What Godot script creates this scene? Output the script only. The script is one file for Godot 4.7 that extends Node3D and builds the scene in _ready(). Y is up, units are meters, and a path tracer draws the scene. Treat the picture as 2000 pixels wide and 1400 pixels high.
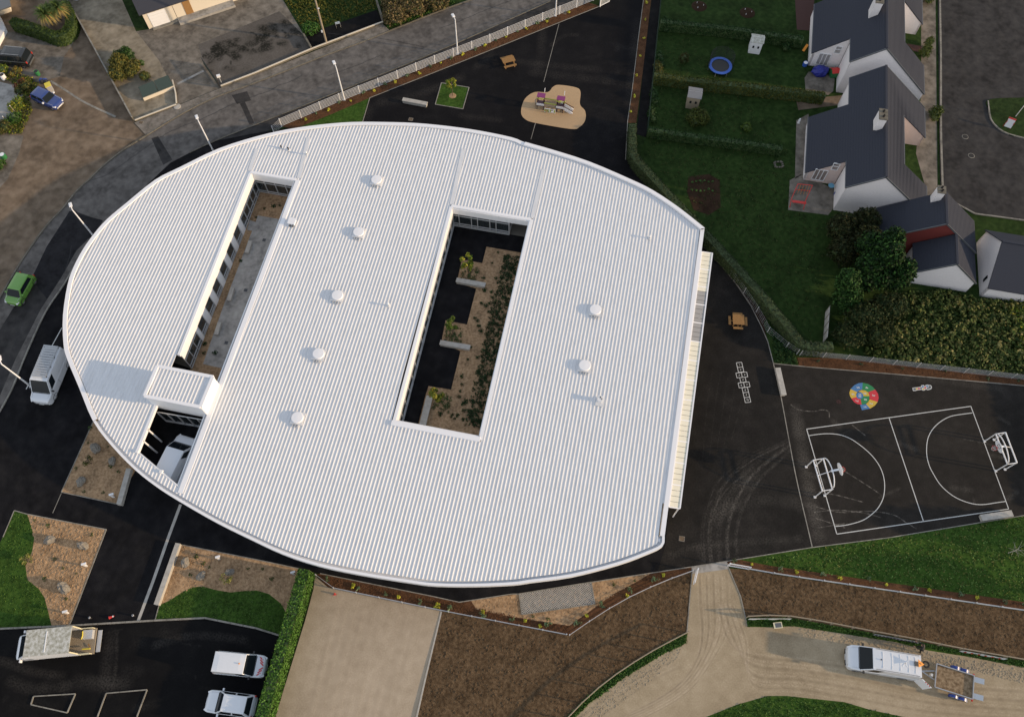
extends Node3D

# ---------------------------------------------------------------- camera model
const FOC := 1570.0          # focal length in photo pixels (photo 2000 x 1400)
const CAM_H := 70.0          # metres above the ground
const PITCH := 64.0          # degrees below the horizon
var FW := Vector3(0, -sin(deg_to_rad(PITCH)), -cos(deg_to_rad(PITCH)))
var UPV := Vector3(0, cos(deg_to_rad(PITCH)), -sin(deg_to_rad(PITCH)))
# site axes: the school's ribs and the houses share them
var VX := Vector3(0.98, 0, 0.2).normalized()
var UZ := Vector3(-0.2, 0, 0.98).normalized()
var SITE_YAW := -atan2(0.2, 0.98)
var M := {}
var names := {}
var rng := RandomNumberGenerator.new()

func W(px: float, py: float, h := 0.0) -> Vector3:
	var d := Vector3.RIGHT * (px - 1000.0) - UPV * (py - 700.0) + FW * FOC
	return Vector3(0, CAM_H, 0) + d * ((h - CAM_H) / d.y)

func W2(px: float, py: float, h := 0.0) -> Vector2:
	var p := W(px, py, h)
	return Vector2(p.x, p.z)

func PP(a: Array, h := 0.0) -> PackedVector2Array:      # flat list x,y,x,y of photo pixels -> ground points
	var o := PackedVector2Array()
	for i in range(0, a.size(), 2):
		o.append(W2(a[i], a[i + 1], h))
	return o

func v3(p: Vector2, y: float) -> Vector3:
	return Vector3(p.x, y, p.y)

func site(v: float, y: float, u: float) -> Vector3:      # site axes -> world
	return VX * v + UZ * u + Vector3(0, y, 0)

func lin(r: float, g: float, b: float) -> Color:
	return Color(r, g, b).linear_to_srgb()

# ---------------------------------------------------------------- mesh building
class MB:
	var v := PackedVector3Array()
	var n := PackedVector3Array()
	var c := PackedColorArray()
	var t := PackedVector2Array()
	var col := Color.WHITE
	func tri(a: Vector3, b: Vector3, d: Vector3) -> void:      # counter-clockwise seen from outside
		var nn := (b - a).cross(d - a).normalized()
		trin(a, b, d, nn, nn, nn)
	func trin(a: Vector3, b: Vector3, d: Vector3, na: Vector3, nb: Vector3, nd: Vector3) -> void:
		if (b - a).cross(d - a).dot(na) < 0:
			var s := b; b = d; d = s
			var ns := nb; nb = nd; nd = ns
		v.append(a); v.append(d); v.append(b)
		n.append(na); n.append(nd); n.append(nb)
		for k in 3: c.append(col)
		t.append(Vector2(a.x, a.z)); t.append(Vector2(d.x, d.z)); t.append(Vector2(b.x, b.z))
	func quad(a: Vector3, b: Vector3, d: Vector3, e: Vector3) -> void:
		tri(a, b, d); tri(a, d, e)
	func quadn(a: Vector3, b: Vector3, d: Vector3, e: Vector3, na: Vector3, nb: Vector3, nd: Vector3, ne: Vector3) -> void:
		trin(a, b, d, na, nb, nd); trin(a, d, e, na, nd, ne)
	func hexa(p: Array) -> void:      # p[0..3] bottom (x-,z-)(x+,z-)(x+,z+)(x-,z+), p[4..7] top
		quad(p[4], p[7], p[6], p[5]); quad(p[0], p[1], p[2], p[3])
		quad(p[3], p[2], p[6], p[7]); quad(p[1], p[0], p[4], p[5])
		quad(p[2], p[1], p[5], p[6]); quad(p[0], p[3], p[7], p[4])
	func box(o: Vector3, s: Vector3, ax := Vector3.RIGHT, up := Vector3.UP) -> void:      # o = centre
		var az := ax.cross(up).normalized()
		var x := ax.normalized() * s.x / 2; var y := up.normalized() * s.y / 2; var z := az * s.z / 2
		hexa([o - x - y - z, o + x - y - z, o + x - y + z, o - x - y + z, o - x + y - z, o + x + y - z, o + x + y + z, o - x + y + z])
	func bar(a: Vector3, b: Vector3, w: float, h: float, up := Vector3.UP) -> void:
		var d := b - a
		if d.length() < 0.0001: return
		var side := d.cross(up).normalized()
		if side.length() < 0.1: side = Vector3.RIGHT
		box((a + b) / 2, Vector3(d.length(), h, w), d, side.cross(d).normalized())
	func tube(pts: Array, r: float, sides := 8, r2 := -1.0) -> void:
		var rings := []
		var prev := Vector3.UP
		for i in pts.size():
			var p: Vector3 = pts[i]
			var d: Vector3 = (pts[mini(i + 1, pts.size() - 1)] - pts[maxi(i - 1, 0)]).normalized()
			var s := d.cross(Vector3.UP if absf(d.y) < 0.9 else Vector3.RIGHT).normalized()
			var e := s.cross(d).normalized()
			var ring := []
			var rr := r if r2 < 0 else lerpf(r, r2, float(i) / maxf(1, pts.size() - 1))
			for k in sides:
				var a := TAU * k / sides
				ring.append([p + (s * cos(a) + e * sin(a)) * rr, s * cos(a) + e * sin(a)])
			rings.append(ring)
		for i in pts.size() - 1:
			for k in sides:
				var a = rings[i][k]; var b = rings[i][(k + 1) % sides]; var cc = rings[i + 1][(k + 1) % sides]; var dd = rings[i + 1][k]
				quadn(a[0], dd[0], cc[0], b[0], a[1], dd[1], cc[1], b[1])
		for k in range(1, sides - 1):
			tri(rings[0][0][0], rings[0][k][0], rings[0][k + 1][0])
			tri(rings[-1][0][0], rings[-1][k + 1][0], rings[-1][k][0])
	func lathe(o: Vector3, prof: Array, sides := 20) -> void:      # prof: Vector2(radius, y), bottom to top
		for i in prof.size() - 1:
			var a: Vector2 = prof[i]; var b: Vector2 = prof[i + 1]
			var sl := (b - a).normalized()
			for k in sides:
				var t0 := TAU * k / sides; var t1 := TAU * (k + 1) / sides
				var c0 := Vector3(cos(t0), 0, sin(t0)); var c1 := Vector3(cos(t1), 0, sin(t1))
				var n0 := (c0 * sl.y + Vector3.UP * -sl.x).normalized(); var n1 := (c1 * sl.y + Vector3.UP * -sl.x).normalized()
				quadn(o + c0 * a.x + Vector3.UP * a.y, o + c0 * b.x + Vector3.UP * b.y, o + c1 * b.x + Vector3.UP * b.y, o + c1 * a.x + Vector3.UP * a.y, n0, n0, n1, n1)
	func flat(poly: PackedVector2Array, y: float) -> void:
		var ix := Geometry2D.triangulate_polygon(poly)
		for i in range(0, ix.size(), 3):
			var a := poly[ix[i]]; var b := poly[ix[i + 1]]; var d := poly[ix[i + 2]]
			var cr := (b - a).cross(d - a)
			if cr > 0: var s := b; b = d; d = s
			trin(Vector3(a.x, y, a.y), Vector3(b.x, y, b.y), Vector3(d.x, y, d.y), Vector3.UP, Vector3.UP, Vector3.UP)
	func prism(poly: PackedVector2Array, y0: float, y1: float) -> void:
		flat(poly, y1)
		var p := poly
		if Geometry2D.is_polygon_clockwise(p): p.reverse()
		for i in p.size():
			var a := p[i]; var b := p[(i + 1) % p.size()]
			quad(Vector3(a.x, y0, a.y), Vector3(a.x, y1, a.y), Vector3(b.x, y1, b.y), Vector3(b.x, y0, b.y))
	func ribbon(pts: PackedVector2Array, w: float, y: float) -> void:
		var l := PackedVector2Array(); var r := PackedVector2Array()
		for i in pts.size():
			var d := (pts[mini(i + 1, pts.size() - 1)] - pts[maxi(i - 1, 0)]).normalized()
			var s := Vector2(-d.y, d.x) * w / 2
			l.append(pts[i] + s); r.append(pts[i] - s)
		for i in pts.size() - 1:
			var q := PackedVector2Array([l[i], l[i + 1], r[i + 1], r[i]])
			quad(Vector3(q[0].x, y, q[0].y), Vector3(q[1].x, y, q[1].y), Vector3(q[2].x, y, q[2].y), Vector3(q[3].x, y, q[3].y))
	func mesh() -> ArrayMesh:
		var a := []
		a.resize(Mesh.ARRAY_MAX)
		a[Mesh.ARRAY_VERTEX] = v; a[Mesh.ARRAY_NORMAL] = n; a[Mesh.ARRAY_COLOR] = c; a[Mesh.ARRAY_TEX_UV] = t
		var m := ArrayMesh.new()
		m.add_surface_from_arrays(Mesh.PRIMITIVE_TRIANGLES, a)
		return m

func numbered(called: String) -> String:
	var k: int = names.get(called, -1) + 1
	names[called] = k
	return called if k == 0 else "%s_%03d" % [called, k]

func put(b: MB, called: String, m: Material, parent: Node = self) -> MeshInstance3D:
	var o := MeshInstance3D.new()
	o.mesh = b.mesh()
	o.material_override = m
	o.name = numbered(called) if parent == self else called
	parent.add_child(o, true)
	return o

func shared(mesh: Mesh, called: String, m: Material, parent: Node, tf: Transform3D) -> MeshInstance3D:
	var o := MeshInstance3D.new()
	o.mesh = mesh; o.material_override = m; o.name = called; o.transform = tf
	parent.add_child(o, true)
	return o

func tag(o: Node, label: String, category: String, group := "") -> Node:
	o.set_meta("label", label); o.set_meta("category", category)
	if group: o.set_meta("group", group)
	return o

func thing(called: String, label: String, category: String, at := Vector3.ZERO, yaw := 0.0, group := "") -> Node3D:
	var o := Node3D.new()
	o.name = numbered(called); add_child(o)
	o.position = at; o.rotation.y = yaw
	tag(o, label, category, group)
	return o

func struct(b: MB, called: String, m: Material) -> MeshInstance3D:
	var o := put(b, called, m)
	o.set_meta("kind", "structure")
	return o

func lay(called: String, px: Array, level: float, m: Material) -> MeshInstance3D:      # a ground sheet from photo pixels
	var b := MB.new()
	b.flat(PP(px), level * 0.004)
	return struct(b, called, m)

func along(pts: PackedVector2Array, step: float) -> PackedVector2Array:      # resample a polyline evenly
	var o := PackedVector2Array([pts[0]])
	var carry := 0.0
	for i in pts.size() - 1:
		var d := pts[i].distance_to(pts[i + 1])
		var s := step - carry
		while s <= d:
			o.append(pts[i].lerp(pts[i + 1], s / d)); s += step
		carry = d - (s - step)
	if o[-1].distance_to(pts[-1]) > step * 0.3: o.append(pts[-1])
	return o

func smooth(pts: PackedVector2Array, n := 6) -> PackedVector2Array:      # Catmull-Rom through the points
	var o := PackedVector2Array()
	for i in pts.size() - 1:
		var a := pts[maxi(i - 1, 0)]; var b := pts[i]; var c := pts[i + 1]; var d := pts[mini(i + 2, pts.size() - 1)]
		for k in n:
			o.append(b.cubic_interpolate(c, a, d, float(k) / n))
	o.append(pts[-1])
	return o

func closed_smooth(pts: PackedVector2Array, n := 6) -> PackedVector2Array:
	var o := PackedVector2Array()
	var s := pts.size()
	for i in s:
		for k in n:
			o.append(pts[i].cubic_interpolate(pts[(i + 1) % s], pts[(i + s - 1) % s], pts[(i + 2) % s], float(k) / n))
	return o

# ---------------------------------------------------------------- materials
func plain(c: Color, rough := 0.7, metal := 0.0, spec := 0.5) -> StandardMaterial3D:
	var m := StandardMaterial3D.new()
	m.albedo_color = c; m.roughness = rough; m.metallic = metal; m.metallic_specular = spec
	return m

func paint(c: Color, rough := 0.25) -> StandardMaterial3D:
	var m := plain(c, rough)
	m.clearcoat_enabled = true; m.clearcoat = 0.6; m.clearcoat_roughness = 0.08
	return m

func noise_bytes(sd: int, freq: float, size: int, oct := 4, type := FastNoiseLite.TYPE_SIMPLEX_SMOOTH) -> PackedByteArray:
	var f := FastNoiseLite.new()
	f.seed = sd; f.frequency = freq; f.noise_type = type; f.fractal_octaves = oct
	var im := f.get_seamless_image(size, size, false, false, 0.15, true)
	im.convert(Image.FORMAT_L8)
	return im.get_data()

func ramp_lut(cols: Array) -> PackedByteArray:      # linear colours spread over 0..255 -> sRGB bytes
	var o := PackedByteArray()
	for i in 256:
		var x := i / 255.0 * (cols.size() - 1)
		var k := mini(int(x), cols.size() - 2)
		var a: Color = cols[k]; var b: Color = cols[k + 1]
		var c := a.lerp(b, x - k).linear_to_srgb()
		o.append(int(c.r * 255)); o.append(int(c.g * 255)); o.append(int(c.b * 255))
	return o

func grain_image(sd: int, cols: Array, coarse: float, fine: float, mix: float, size := 512) -> Array:      # [colour image, height bytes]
	var a := noise_bytes(sd, coarse, size, 3)
	var b := noise_bytes(sd + 7, fine, size, 3)
	var lut := ramp_lut(cols)
	var o := PackedByteArray(); o.resize(size * size * 3)
	var hh := PackedByteArray(); hh.resize(size * size)
	for i in size * size:
		var x := clampi(int(a[i] * (1.0 - mix) + b[i] * mix), 0, 255)
		x = clampi(128 + int((x - 128) * 1.35), 0, 255)
		hh[i] = b[i]
		o[i * 3] = lut[x * 3]; o[i * 3 + 1] = lut[x * 3 + 1]; o[i * 3 + 2] = lut[x * 3 + 2]
	return [Image.create_from_data(size, size, false, Image.FORMAT_RGB8, o), hh]

func normal_tex(hh: PackedByteArray, size: int, strength: float) -> ImageTexture:
	var im := Image.create_from_data(size, size, false, Image.FORMAT_L8, hh)
	im.convert(Image.FORMAT_RGBA8)
	im.bump_map_to_normal_map(strength)
	return ImageTexture.create_from_image(im)

func macro_tex() -> ImageTexture:
	if not M.has("_macro"):
		M["_macro"] = ImageTexture.create_from_image(grain_image(91, [Color(0.48, 0.48, 0.48), Color(0.82, 0.82, 0.82), Color(1, 1, 1)], 0.012, 0.05, 0.4, 512)[0])
	return M["_macro"]

func earth(sd: int, cols: Array, tile: float, coarse: float, fine: float, mix: float, bump := 0.0, rough := 0.95, macro := 31.0) -> StandardMaterial3D:
	var g := grain_image(sd, cols, coarse, fine, mix)
	var m := plain(Color.WHITE, rough, 0.0, 0.2)
	m.albedo_texture = ImageTexture.create_from_image(g[0])
	m.uv1_triplanar = true; m.uv1_world_triplanar = true
	m.uv1_scale = Vector3.ONE / tile
	if bump > 0:
		m.normal_enabled = true; m.normal_texture = normal_tex(g[1], 512, bump); m.normal_scale = 1.0
	if macro > 0:
		m.detail_enabled = true; m.detail_albedo = macro_tex(); m.detail_blend_mode = BaseMaterial3D.BLEND_MODE_MUL
		m.detail_uv_layer = BaseMaterial3D.DETAIL_UV_2
		m.uv2_triplanar = true; m.uv2_world_triplanar = true; m.uv2_scale = Vector3.ONE / macro
	return m

# a ground picture over a rectangle of the site: grain, then strokes of dust, tar or damp [points px, width m, linear colour, strength]
func marked(called: String, px: Array, level: float, sd: int, cols: Array, grain: float, strokes: Array, res := 0.04, bump := 2.0, rough := 0.92) -> MeshInstance3D:
	var poly := PP(px)
	var lo := poly[0]; var hi := poly[0]
	for p in poly: lo = lo.min(p); hi = hi.max(p)
	var w := mini(2048, int((hi.x - lo.x) / res) + 2); var h := mini(2048, int((hi.y - lo.y) / res) + 2)
	var sc := Vector2(w, h) / (hi - lo)
	var t := 512
	var a := noise_bytes(sd, grain * 0.12, t, 4); var b := noise_bytes(sd + 3, grain, t, 3); var big := noise_bytes(sd + 5, 0.008, t, 3)
	var buf := PackedFloat32Array(); buf.resize(w * h * 3)
	var n := cols.size() - 1
	for y in h:
		for x in w:
			var i := (y % t) * t + x % t
			var j := ((y * 3 / 8) % t) * t + (x * 3 / 8) % t
			var f := clampf((a[i] * 0.3 + b[i] * 0.35 + big[j] * 0.35) / 255.0 * 1.5 - 0.25, 0, 0.999) * n
			var k := int(f)
			var c: Color = cols[k].lerp(cols[k + 1], f - k)
			var q := (y * w + x) * 3
			buf[q] = c.r; buf[q + 1] = c.g; buf[q + 2] = c.b
	for s in strokes:
		var pts := along(smooth(PP(s[0]), 5), maxf(0.06, s[1] * 0.3))
		var r := maxf(1.2, s[1] * 0.5 * sc.x)
		var c: Color = s[2]
		for p in pts:
			var o := (p - lo) * sc
			var al: float = s[3] * (0.55 + 0.45 * sin(p.x * 7.1 + p.y * 5.3) * sin(p.x * 2.3 - p.y * 3.1))
			for y in range(maxi(0, int(o.y - r)), mini(h, int(o.y + r) + 1)):
				for x in range(maxi(0, int(o.x - r)), mini(w, int(o.x + r) + 1)):
					var d := Vector2(x, y).distance_to(o) / r
					if d < 1.0:
						var k := al * (1.0 - d * d) * (b[(y % t) * t + x % t] / 128.0 - 0.25) * 0.5
						if k > 0:
							var q := (y * w + x) * 3
							buf[q] += (c.r - buf[q]) * k; buf[q + 1] += (c.g - buf[q + 1]) * k; buf[q + 2] += (c.b - buf[q + 2]) * k
	var o8 := PackedByteArray(); o8.resize(w * h * 3)
	var lut := PackedByteArray()
	for i in 1024: lut.append(int(Color(i / 2047.0, 0, 0).linear_to_srgb().r * 255.0 + 0.5))
	for i in w * h * 3: o8[i] = lut[clampi(int(buf[i] * 2047.0), 0, 1023)]
	var m := plain(Color.WHITE, rough, 0.0, 0.2)
	m.albedo_texture = ImageTexture.create_from_image(Image.create_from_data(w, h, false, Image.FORMAT_RGB8, o8))
	m.texture_repeat = false
	var mb := MB.new()
	mb.flat(poly, level * 0.004)
	for i in mb.t.size(): mb.t[i] = (mb.t[i] - lo) / (hi - lo)
	return struct(mb, called, m)

func _ready() -> void:
	rng.seed = 20240
	var cam := Camera3D.new()
	cam.name = "camera"; cam.position = Vector3(0, CAM_H, 0); cam.rotation_degrees = Vector3(-PITCH, 0, 0)
	cam.fov = rad_to_deg(2.0 * atan(700.0 / FOC)); cam.near = 0.5; cam.far = 900.0
	add_child(cam); cam.current = true
	var env := Environment.new()
	var sky := Sky.new()
	var sm := ProceduralSkyMaterial.new()
	sm.sky_top_color = Color(0.50, 0.56, 0.65); sm.sky_horizon_color = Color(1.0, 1.0, 0.99); sm.sky_curve = 0.5
	sm.ground_bottom_color = Color(0.20, 0.20, 0.18); sm.ground_horizon_color = Color(0.6, 0.6, 0.58)
	sky.sky_material = sm
	env.background_mode = Environment.BG_SKY; env.sky = sky
	env.background_energy_multiplier = 1.35
	env.tonemap_mode = Environment.TONE_MAPPER_LINEAR
	env.tonemap_exposure = 1.0
	env.sdfgi_enabled = true; env.ssao_enabled = true; env.ssil_enabled = true
	var we := WorldEnvironment.new()
	we.name = "world_environment"; we.environment = env
	add_child(we)
	var sun := DirectionalLight3D.new()
	sun.name = "sun"
	var el := deg_to_rad(14.0); var az := deg_to_rad(11.0)
	var to_sun := Vector3(cos(el) * cos(az), sin(el), cos(el) * sin(az))
	add_child(sun)
	sun.look_at_from_position(to_sun * 100.0, Vector3.ZERO)
	sun.light_energy = 1.5; sun.light_color = Color(1.0, 0.87, 0.70); sun.light_angular_distance = 0.9
	sun.shadow_enabled = true
	make_materials()
	make_ground()
	make_school()
	make_yard()
	make_vegetation()
	make_houses()
	make_vehicles()
	make_small()

func make_materials() -> void:
	M.roof = plain(Color.WHITE, 0.45, 0.0, 0.5)
	M.roof.albedo_texture = ImageTexture.create_from_image(grain_image(580, [Color(0.57, 0.58, 0.595), Color(0.645, 0.66, 0.685), Color(0.68, 0.695, 0.72)], 0.02, 0.09, 0.45)[0])
	M.roof.uv1_scale = Vector3(1 / 5.0, 1 / 24.0, 1)
	M.white = plain(lin(0.74, 0.75, 0.77), 0.5)
	M.coping = plain(lin(0.78, 0.79, 0.82), 0.4)
	M.render_wall = earth(501, [Color(0.70, 0.67, 0.67), Color(0.80, 0.77, 0.78)], 3.0, 0.02, 0.2, 0.5, 0.4, 0.9, 0.0)
	M.pink_wall = earth(502, [Color(0.52, 0.42, 0.39), Color(0.60, 0.50, 0.47)], 3.0, 0.02, 0.2, 0.5, 0.4, 0.9, 0.0)
	M.red_wall = plain(lin(0.16, 0.025, 0.02), 0.85)
	M.cream_wall = plain(lin(0.62, 0.56, 0.46), 0.9)
	M.concrete = earth(503, [Color(0.30, 0.285, 0.26), Color(0.40, 0.385, 0.355), Color(0.47, 0.455, 0.42)], 2.6, 0.01, 0.12, 0.45, 0.6, 0.9, 0.0)
	M.kerb = earth(504, [Color(0.24, 0.23, 0.20), Color(0.36, 0.345, 0.31)], 1.9, 0.01, 0.12, 0.5, 0.5, 0.9, 9.0)
	M.old_kerb = earth(505, [Color(0.13, 0.12, 0.095), Color(0.26, 0.24, 0.20)], 1.7, 0.01, 0.12, 0.5, 0.5, 0.9, 9.0)
	M.frame = plain(lin(0.55, 0.56, 0.57), 0.4, 0.3)
	M.dark_frame = plain(lin(0.12, 0.13, 0.14), 0.4, 0.3)
	var g := plain(Color(0.20, 0.24, 0.26, 0.34), 0.03, 0.0, 0.6)
	g.transparency = BaseMaterial3D.TRANSPARENCY_ALPHA
	M.glass = g
	M.car_glass = plain(lin(0.010, 0.014, 0.018), 0.08, 0.0, 0.3)
	M.interior = plain(lin(0.16, 0.15, 0.13), 0.8)
	M.canopy_pane = plain(lin(0.70, 0.68, 0.57), 0.25)
	M.canopy_grey = plain(lin(0.30, 0.30, 0.30), 0.25)
	M.rubber = plain(lin(0.018, 0.018, 0.019), 0.85)
	M.black = plain(lin(0.02, 0.02, 0.022), 0.6)
	M.steel = plain(lin(0.45, 0.46, 0.47), 0.35, 0.7)
	M.rim = plain(lin(0.35, 0.35, 0.36), 0.4, 0.6)
	M.lamp_glass = plain(lin(0.75, 0.76, 0.78), 0.15)
	M.red_lamp = plain(lin(0.45, 0.03, 0.02), 0.25)
	M.green_metal = plain(lin(0.012, 0.03, 0.022), 0.6)
	M.red_paint = plain(lin(0.55, 0.035, 0.03), 0.5)
	M.faded_red = plain(lin(0.10, 0.035, 0.035), 0.9)
	M.plum = plain(lin(0.19, 0.018, 0.13), 0.6)
	M.plum_dark = plain(lin(0.035, 0.012, 0.028), 0.6)
	M.lime = plain(lin(0.33, 0.40, 0.03), 0.55)
	var fo := SystemFont.new()
	fo.font_names = PackedStringArray(["Droid Sans"]); fo.font_weight = 700
	M._font = fo
	M.orange = plain(lin(0.75, 0.27, 0.02), 0.5)
	M.yellow = plain(lin(0.68, 0.55, 0.05), 0.5)
	M.cream_frame = plain(lin(0.66, 0.62, 0.44), 0.6)
	M.blue_plastic = plain(lin(0.02, 0.05, 0.24), 0.35)
	M.dirty_white = earth(560, [Color(0.22, 0.21, 0.16), Color(0.42, 0.42, 0.37), Color(0.66, 0.67, 0.66)], 2.6, 0.014, 0.08, 0.35, 0.0, 0.7, 0.0)
	M.muddy_wood = earth(561, [Color(0.07, 0.045, 0.025), Color(0.22, 0.16, 0.10), Color(0.34, 0.26, 0.17)], 2.2, 0.012, 0.07, 0.35, 0.5, 0.9, 0.0)
	M.green_sheet = plain(lin(0.035, 0.055, 0.045), 0.6)
	M.green_plastic = plain(lin(0.03, 0.17, 0.06), 0.5)
	M.blue_pad = plain(lin(0.03, 0.10, 0.42), 0.5)
	M.blue_tarp = plain(lin(0.012, 0.02, 0.22), 0.5)
	M.pale_blue = plain(lin(0.12, 0.33, 0.48), 0.4)
	M.grey_felt = plain(lin(0.17, 0.18, 0.20), 0.85)
	M.red_paving = plain(lin(0.055, 0.022, 0.018), 0.9)
	M.banner_white = plain(lin(0.6, 0.62, 0.64), 0.6)
	M.purple = plain(lin(0.05, 0.03, 0.10), 0.7)
	M.line = earth(562, [Color(0.34, 0.34, 0.33), Color(0.56, 0.57, 0.56), Color(0.62, 0.63, 0.62)], 1.5, 0.03, 0.2, 0.5, 0.0, 0.85, 0.0)
	M.asphalt_new = earth(510, [Color(0.008, 0.008, 0.0095), Color(0.013, 0.013, 0.015), Color(0.024, 0.023, 0.024)], 7.0, 0.008, 0.16, 0.45, 0.8, 0.88, 23.0)
	M.asphalt_car = earth(511, [Color(0.007, 0.007, 0.008), Color(0.011, 0.011, 0.012), Color(0.022, 0.020, 0.019)], 7.0, 0.008, 0.16, 0.4, 0.8, 0.85, 19.0)
	M.asphalt_old = earth(512, [Color(0.09, 0.084, 0.079), Color(0.15, 0.14, 0.132), Color(0.21, 0.195, 0.182)], 6.0, 0.01, 0.2, 0.5, 0.8, 0.92, 17.0)
	M.asphalt_mid = earth(513, [Color(0.035, 0.034, 0.035), Color(0.055, 0.053, 0.053), Color(0.078, 0.073, 0.069)], 6.0, 0.01, 0.2, 0.5, 0.8, 0.92, 21.0)
	M.asphalt_patch = earth(514, [Color(0.022, 0.022, 0.025), Color(0.034, 0.034, 0.037)], 5.0, 0.01, 0.2, 0.5, 0.6, 0.92, 11.0)
	M.tar = plain(lin(0.014, 0.014, 0.016), 0.6)
	M.gravel_brown = earth(520, [Color(0.125, 0.093, 0.064), Color(0.215, 0.165, 0.12), Color(0.33, 0.26, 0.195)], 6.5, 0.008, 0.22, 0.55, 3.0, 0.97, 27.0)
	M.gravel_pale = earth(521, [Color(0.20, 0.17, 0.125), Color(0.31, 0.27, 0.205), Color(0.41, 0.36, 0.285)], 5.5, 0.008, 0.2, 0.55, 3.0, 0.97, 19.0)
	M.gravel_grey = earth(522, [Color(0.13, 0.12, 0.105), Color(0.23, 0.21, 0.185), Color(0.34, 0.31, 0.28)], 4.5, 0.01, 0.25, 0.6, 3.0, 0.97, 13.0)
	M.slab = earth(523, [Color(0.34, 0.33, 0.31), Color(0.45, 0.435, 0.41)], 5.0, 0.01, 0.15, 0.4, 0.5, 0.9, 12.0)
	M.slab_old = earth(524, [Color(0.12, 0.105, 0.088), Color(0.20, 0.178, 0.15), Color(0.27, 0.24, 0.205)], 6.0, 0.008, 0.12, 0.4, 0.6, 0.93, 15.0)
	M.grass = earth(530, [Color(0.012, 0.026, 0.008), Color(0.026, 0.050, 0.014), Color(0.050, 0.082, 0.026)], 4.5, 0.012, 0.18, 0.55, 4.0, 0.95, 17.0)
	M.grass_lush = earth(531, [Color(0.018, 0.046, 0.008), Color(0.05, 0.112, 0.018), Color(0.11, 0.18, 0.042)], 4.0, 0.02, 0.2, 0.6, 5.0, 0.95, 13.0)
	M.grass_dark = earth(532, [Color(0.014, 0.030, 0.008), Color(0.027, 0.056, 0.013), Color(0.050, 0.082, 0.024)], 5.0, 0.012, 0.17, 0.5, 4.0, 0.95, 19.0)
	M.sand_bed = earth(540, [Color(0.22, 0.138, 0.074), Color(0.46, 0.305, 0.178), Color(0.66, 0.46, 0.28)], 3.6, 0.02, 0.10, 0.55, 6.0, 0.97, 9.0)
	M.bark = earth(541, [Color(0.05, 0.024, 0.012), Color(0.125, 0.062, 0.033), Color(0.25, 0.135, 0.075)], 2.4, 0.04, 0.16, 0.65, 6.0, 0.97, 7.0)
	M.soil = earth(542, [Color(0.055, 0.034, 0.018), Color(0.135, 0.090, 0.052), Color(0.25, 0.175, 0.105)], 4.2, 0.02, 0.11, 0.55, 7.0, 0.98, 11.0)
	M.dark_soil = earth(543, [Color(0.03, 0.018, 0.012), Color(0.07, 0.042, 0.027)], 3.0, 0.03, 0.14, 0.6, 5.0, 0.98, 9.0)
	M.sand_pale = earth(545, [Color(0.27, 0.22, 0.155), Color(0.40, 0.335, 0.245)], 2.0, 0.03, 0.2, 0.6, 2.0, 0.97, 0.0)
	M.play_mat = earth(544, [Color(0.38, 0.265, 0.155), Color(0.50, 0.355, 0.215)], 3.0, 0.03, 0.3, 0.7, 1.0, 0.95, 0.0)
	M.slate = earth(550, [Color(0.038, 0.042, 0.056), Color(0.056, 0.060, 0.074)], 2.0, 0.03, 0.12, 0.5, 0.3, 0.5, 0.0)
	M.slate.metallic_specular = 0.1
	M.wood = earth(551, [Color(0.16, 0.085, 0.032), Color(0.29, 0.165, 0.068), Color(0.38, 0.23, 0.105)], 1.2, 0.03, 0.1, 0.5, 0.8, 0.85, 0.0)
	M.grey_wood = earth(552, [Color(0.22, 0.18, 0.13), Color(0.36, 0.31, 0.24)], 1.5, 0.03, 0.1, 0.5, 0.8, 0.9, 0.0)
	M.rock = earth(553, [Color(0.09, 0.085, 0.075), Color(0.22, 0.205, 0.18), Color(0.40, 0.375, 0.33)], 1.3, 0.02, 0.08, 0.4, 4.0, 0.9, 0.0)
	var lf := plain(Color.WHITE, 0.75, 0.0, 0.3)
	lf.vertex_color_use_as_albedo = true; lf.cull_mode = BaseMaterial3D.CULL_DISABLED
	lf.backlight_enabled = true; lf.backlight = Color(0.25, 0.3, 0.12)
	M.leaf = lf
	var vc := plain(Color.WHITE, 0.7)
	vc.vertex_color_use_as_albedo = true
	M.tinted = vc

# ---------------------------------------------------------------- ground
const KERB_OUT := [-60, 690, 0, 580, 35, 520, 65, 475, 95, 435, 120, 410, 150, 372, 175, 350, 200, 325, 242, 292, 285, 265, 350, 225, 420, 190, 500, 161, 625, 112, 707, 82, 762, 60, 850, 25, 925, -2, 1010, -36]
const KERB_IN := [-50, 890, 0, 802, 25, 755, 47, 700, 87, 612, 125, 555, 150, 512, 178, 470, 215, 427, 260, 385, 332, 318, 370, 298, 420, 275, 500, 243, 600, 203, 717, 156, 862, 97, 1000, 36, 1090, -6]
const FENCE_BASE := [550, 247, 625, 215, 672, 195, 737, 170, 842, 127, 950, 86, 1000, 65, 1085, 31, 1150, 5, 1180, -8]

func rev(a: Array) -> Array:
	var o := []
	for i in range(a.size() - 2, -1, -2): o.append(a[i]); o.append(a[i + 1])
	return o

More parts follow.
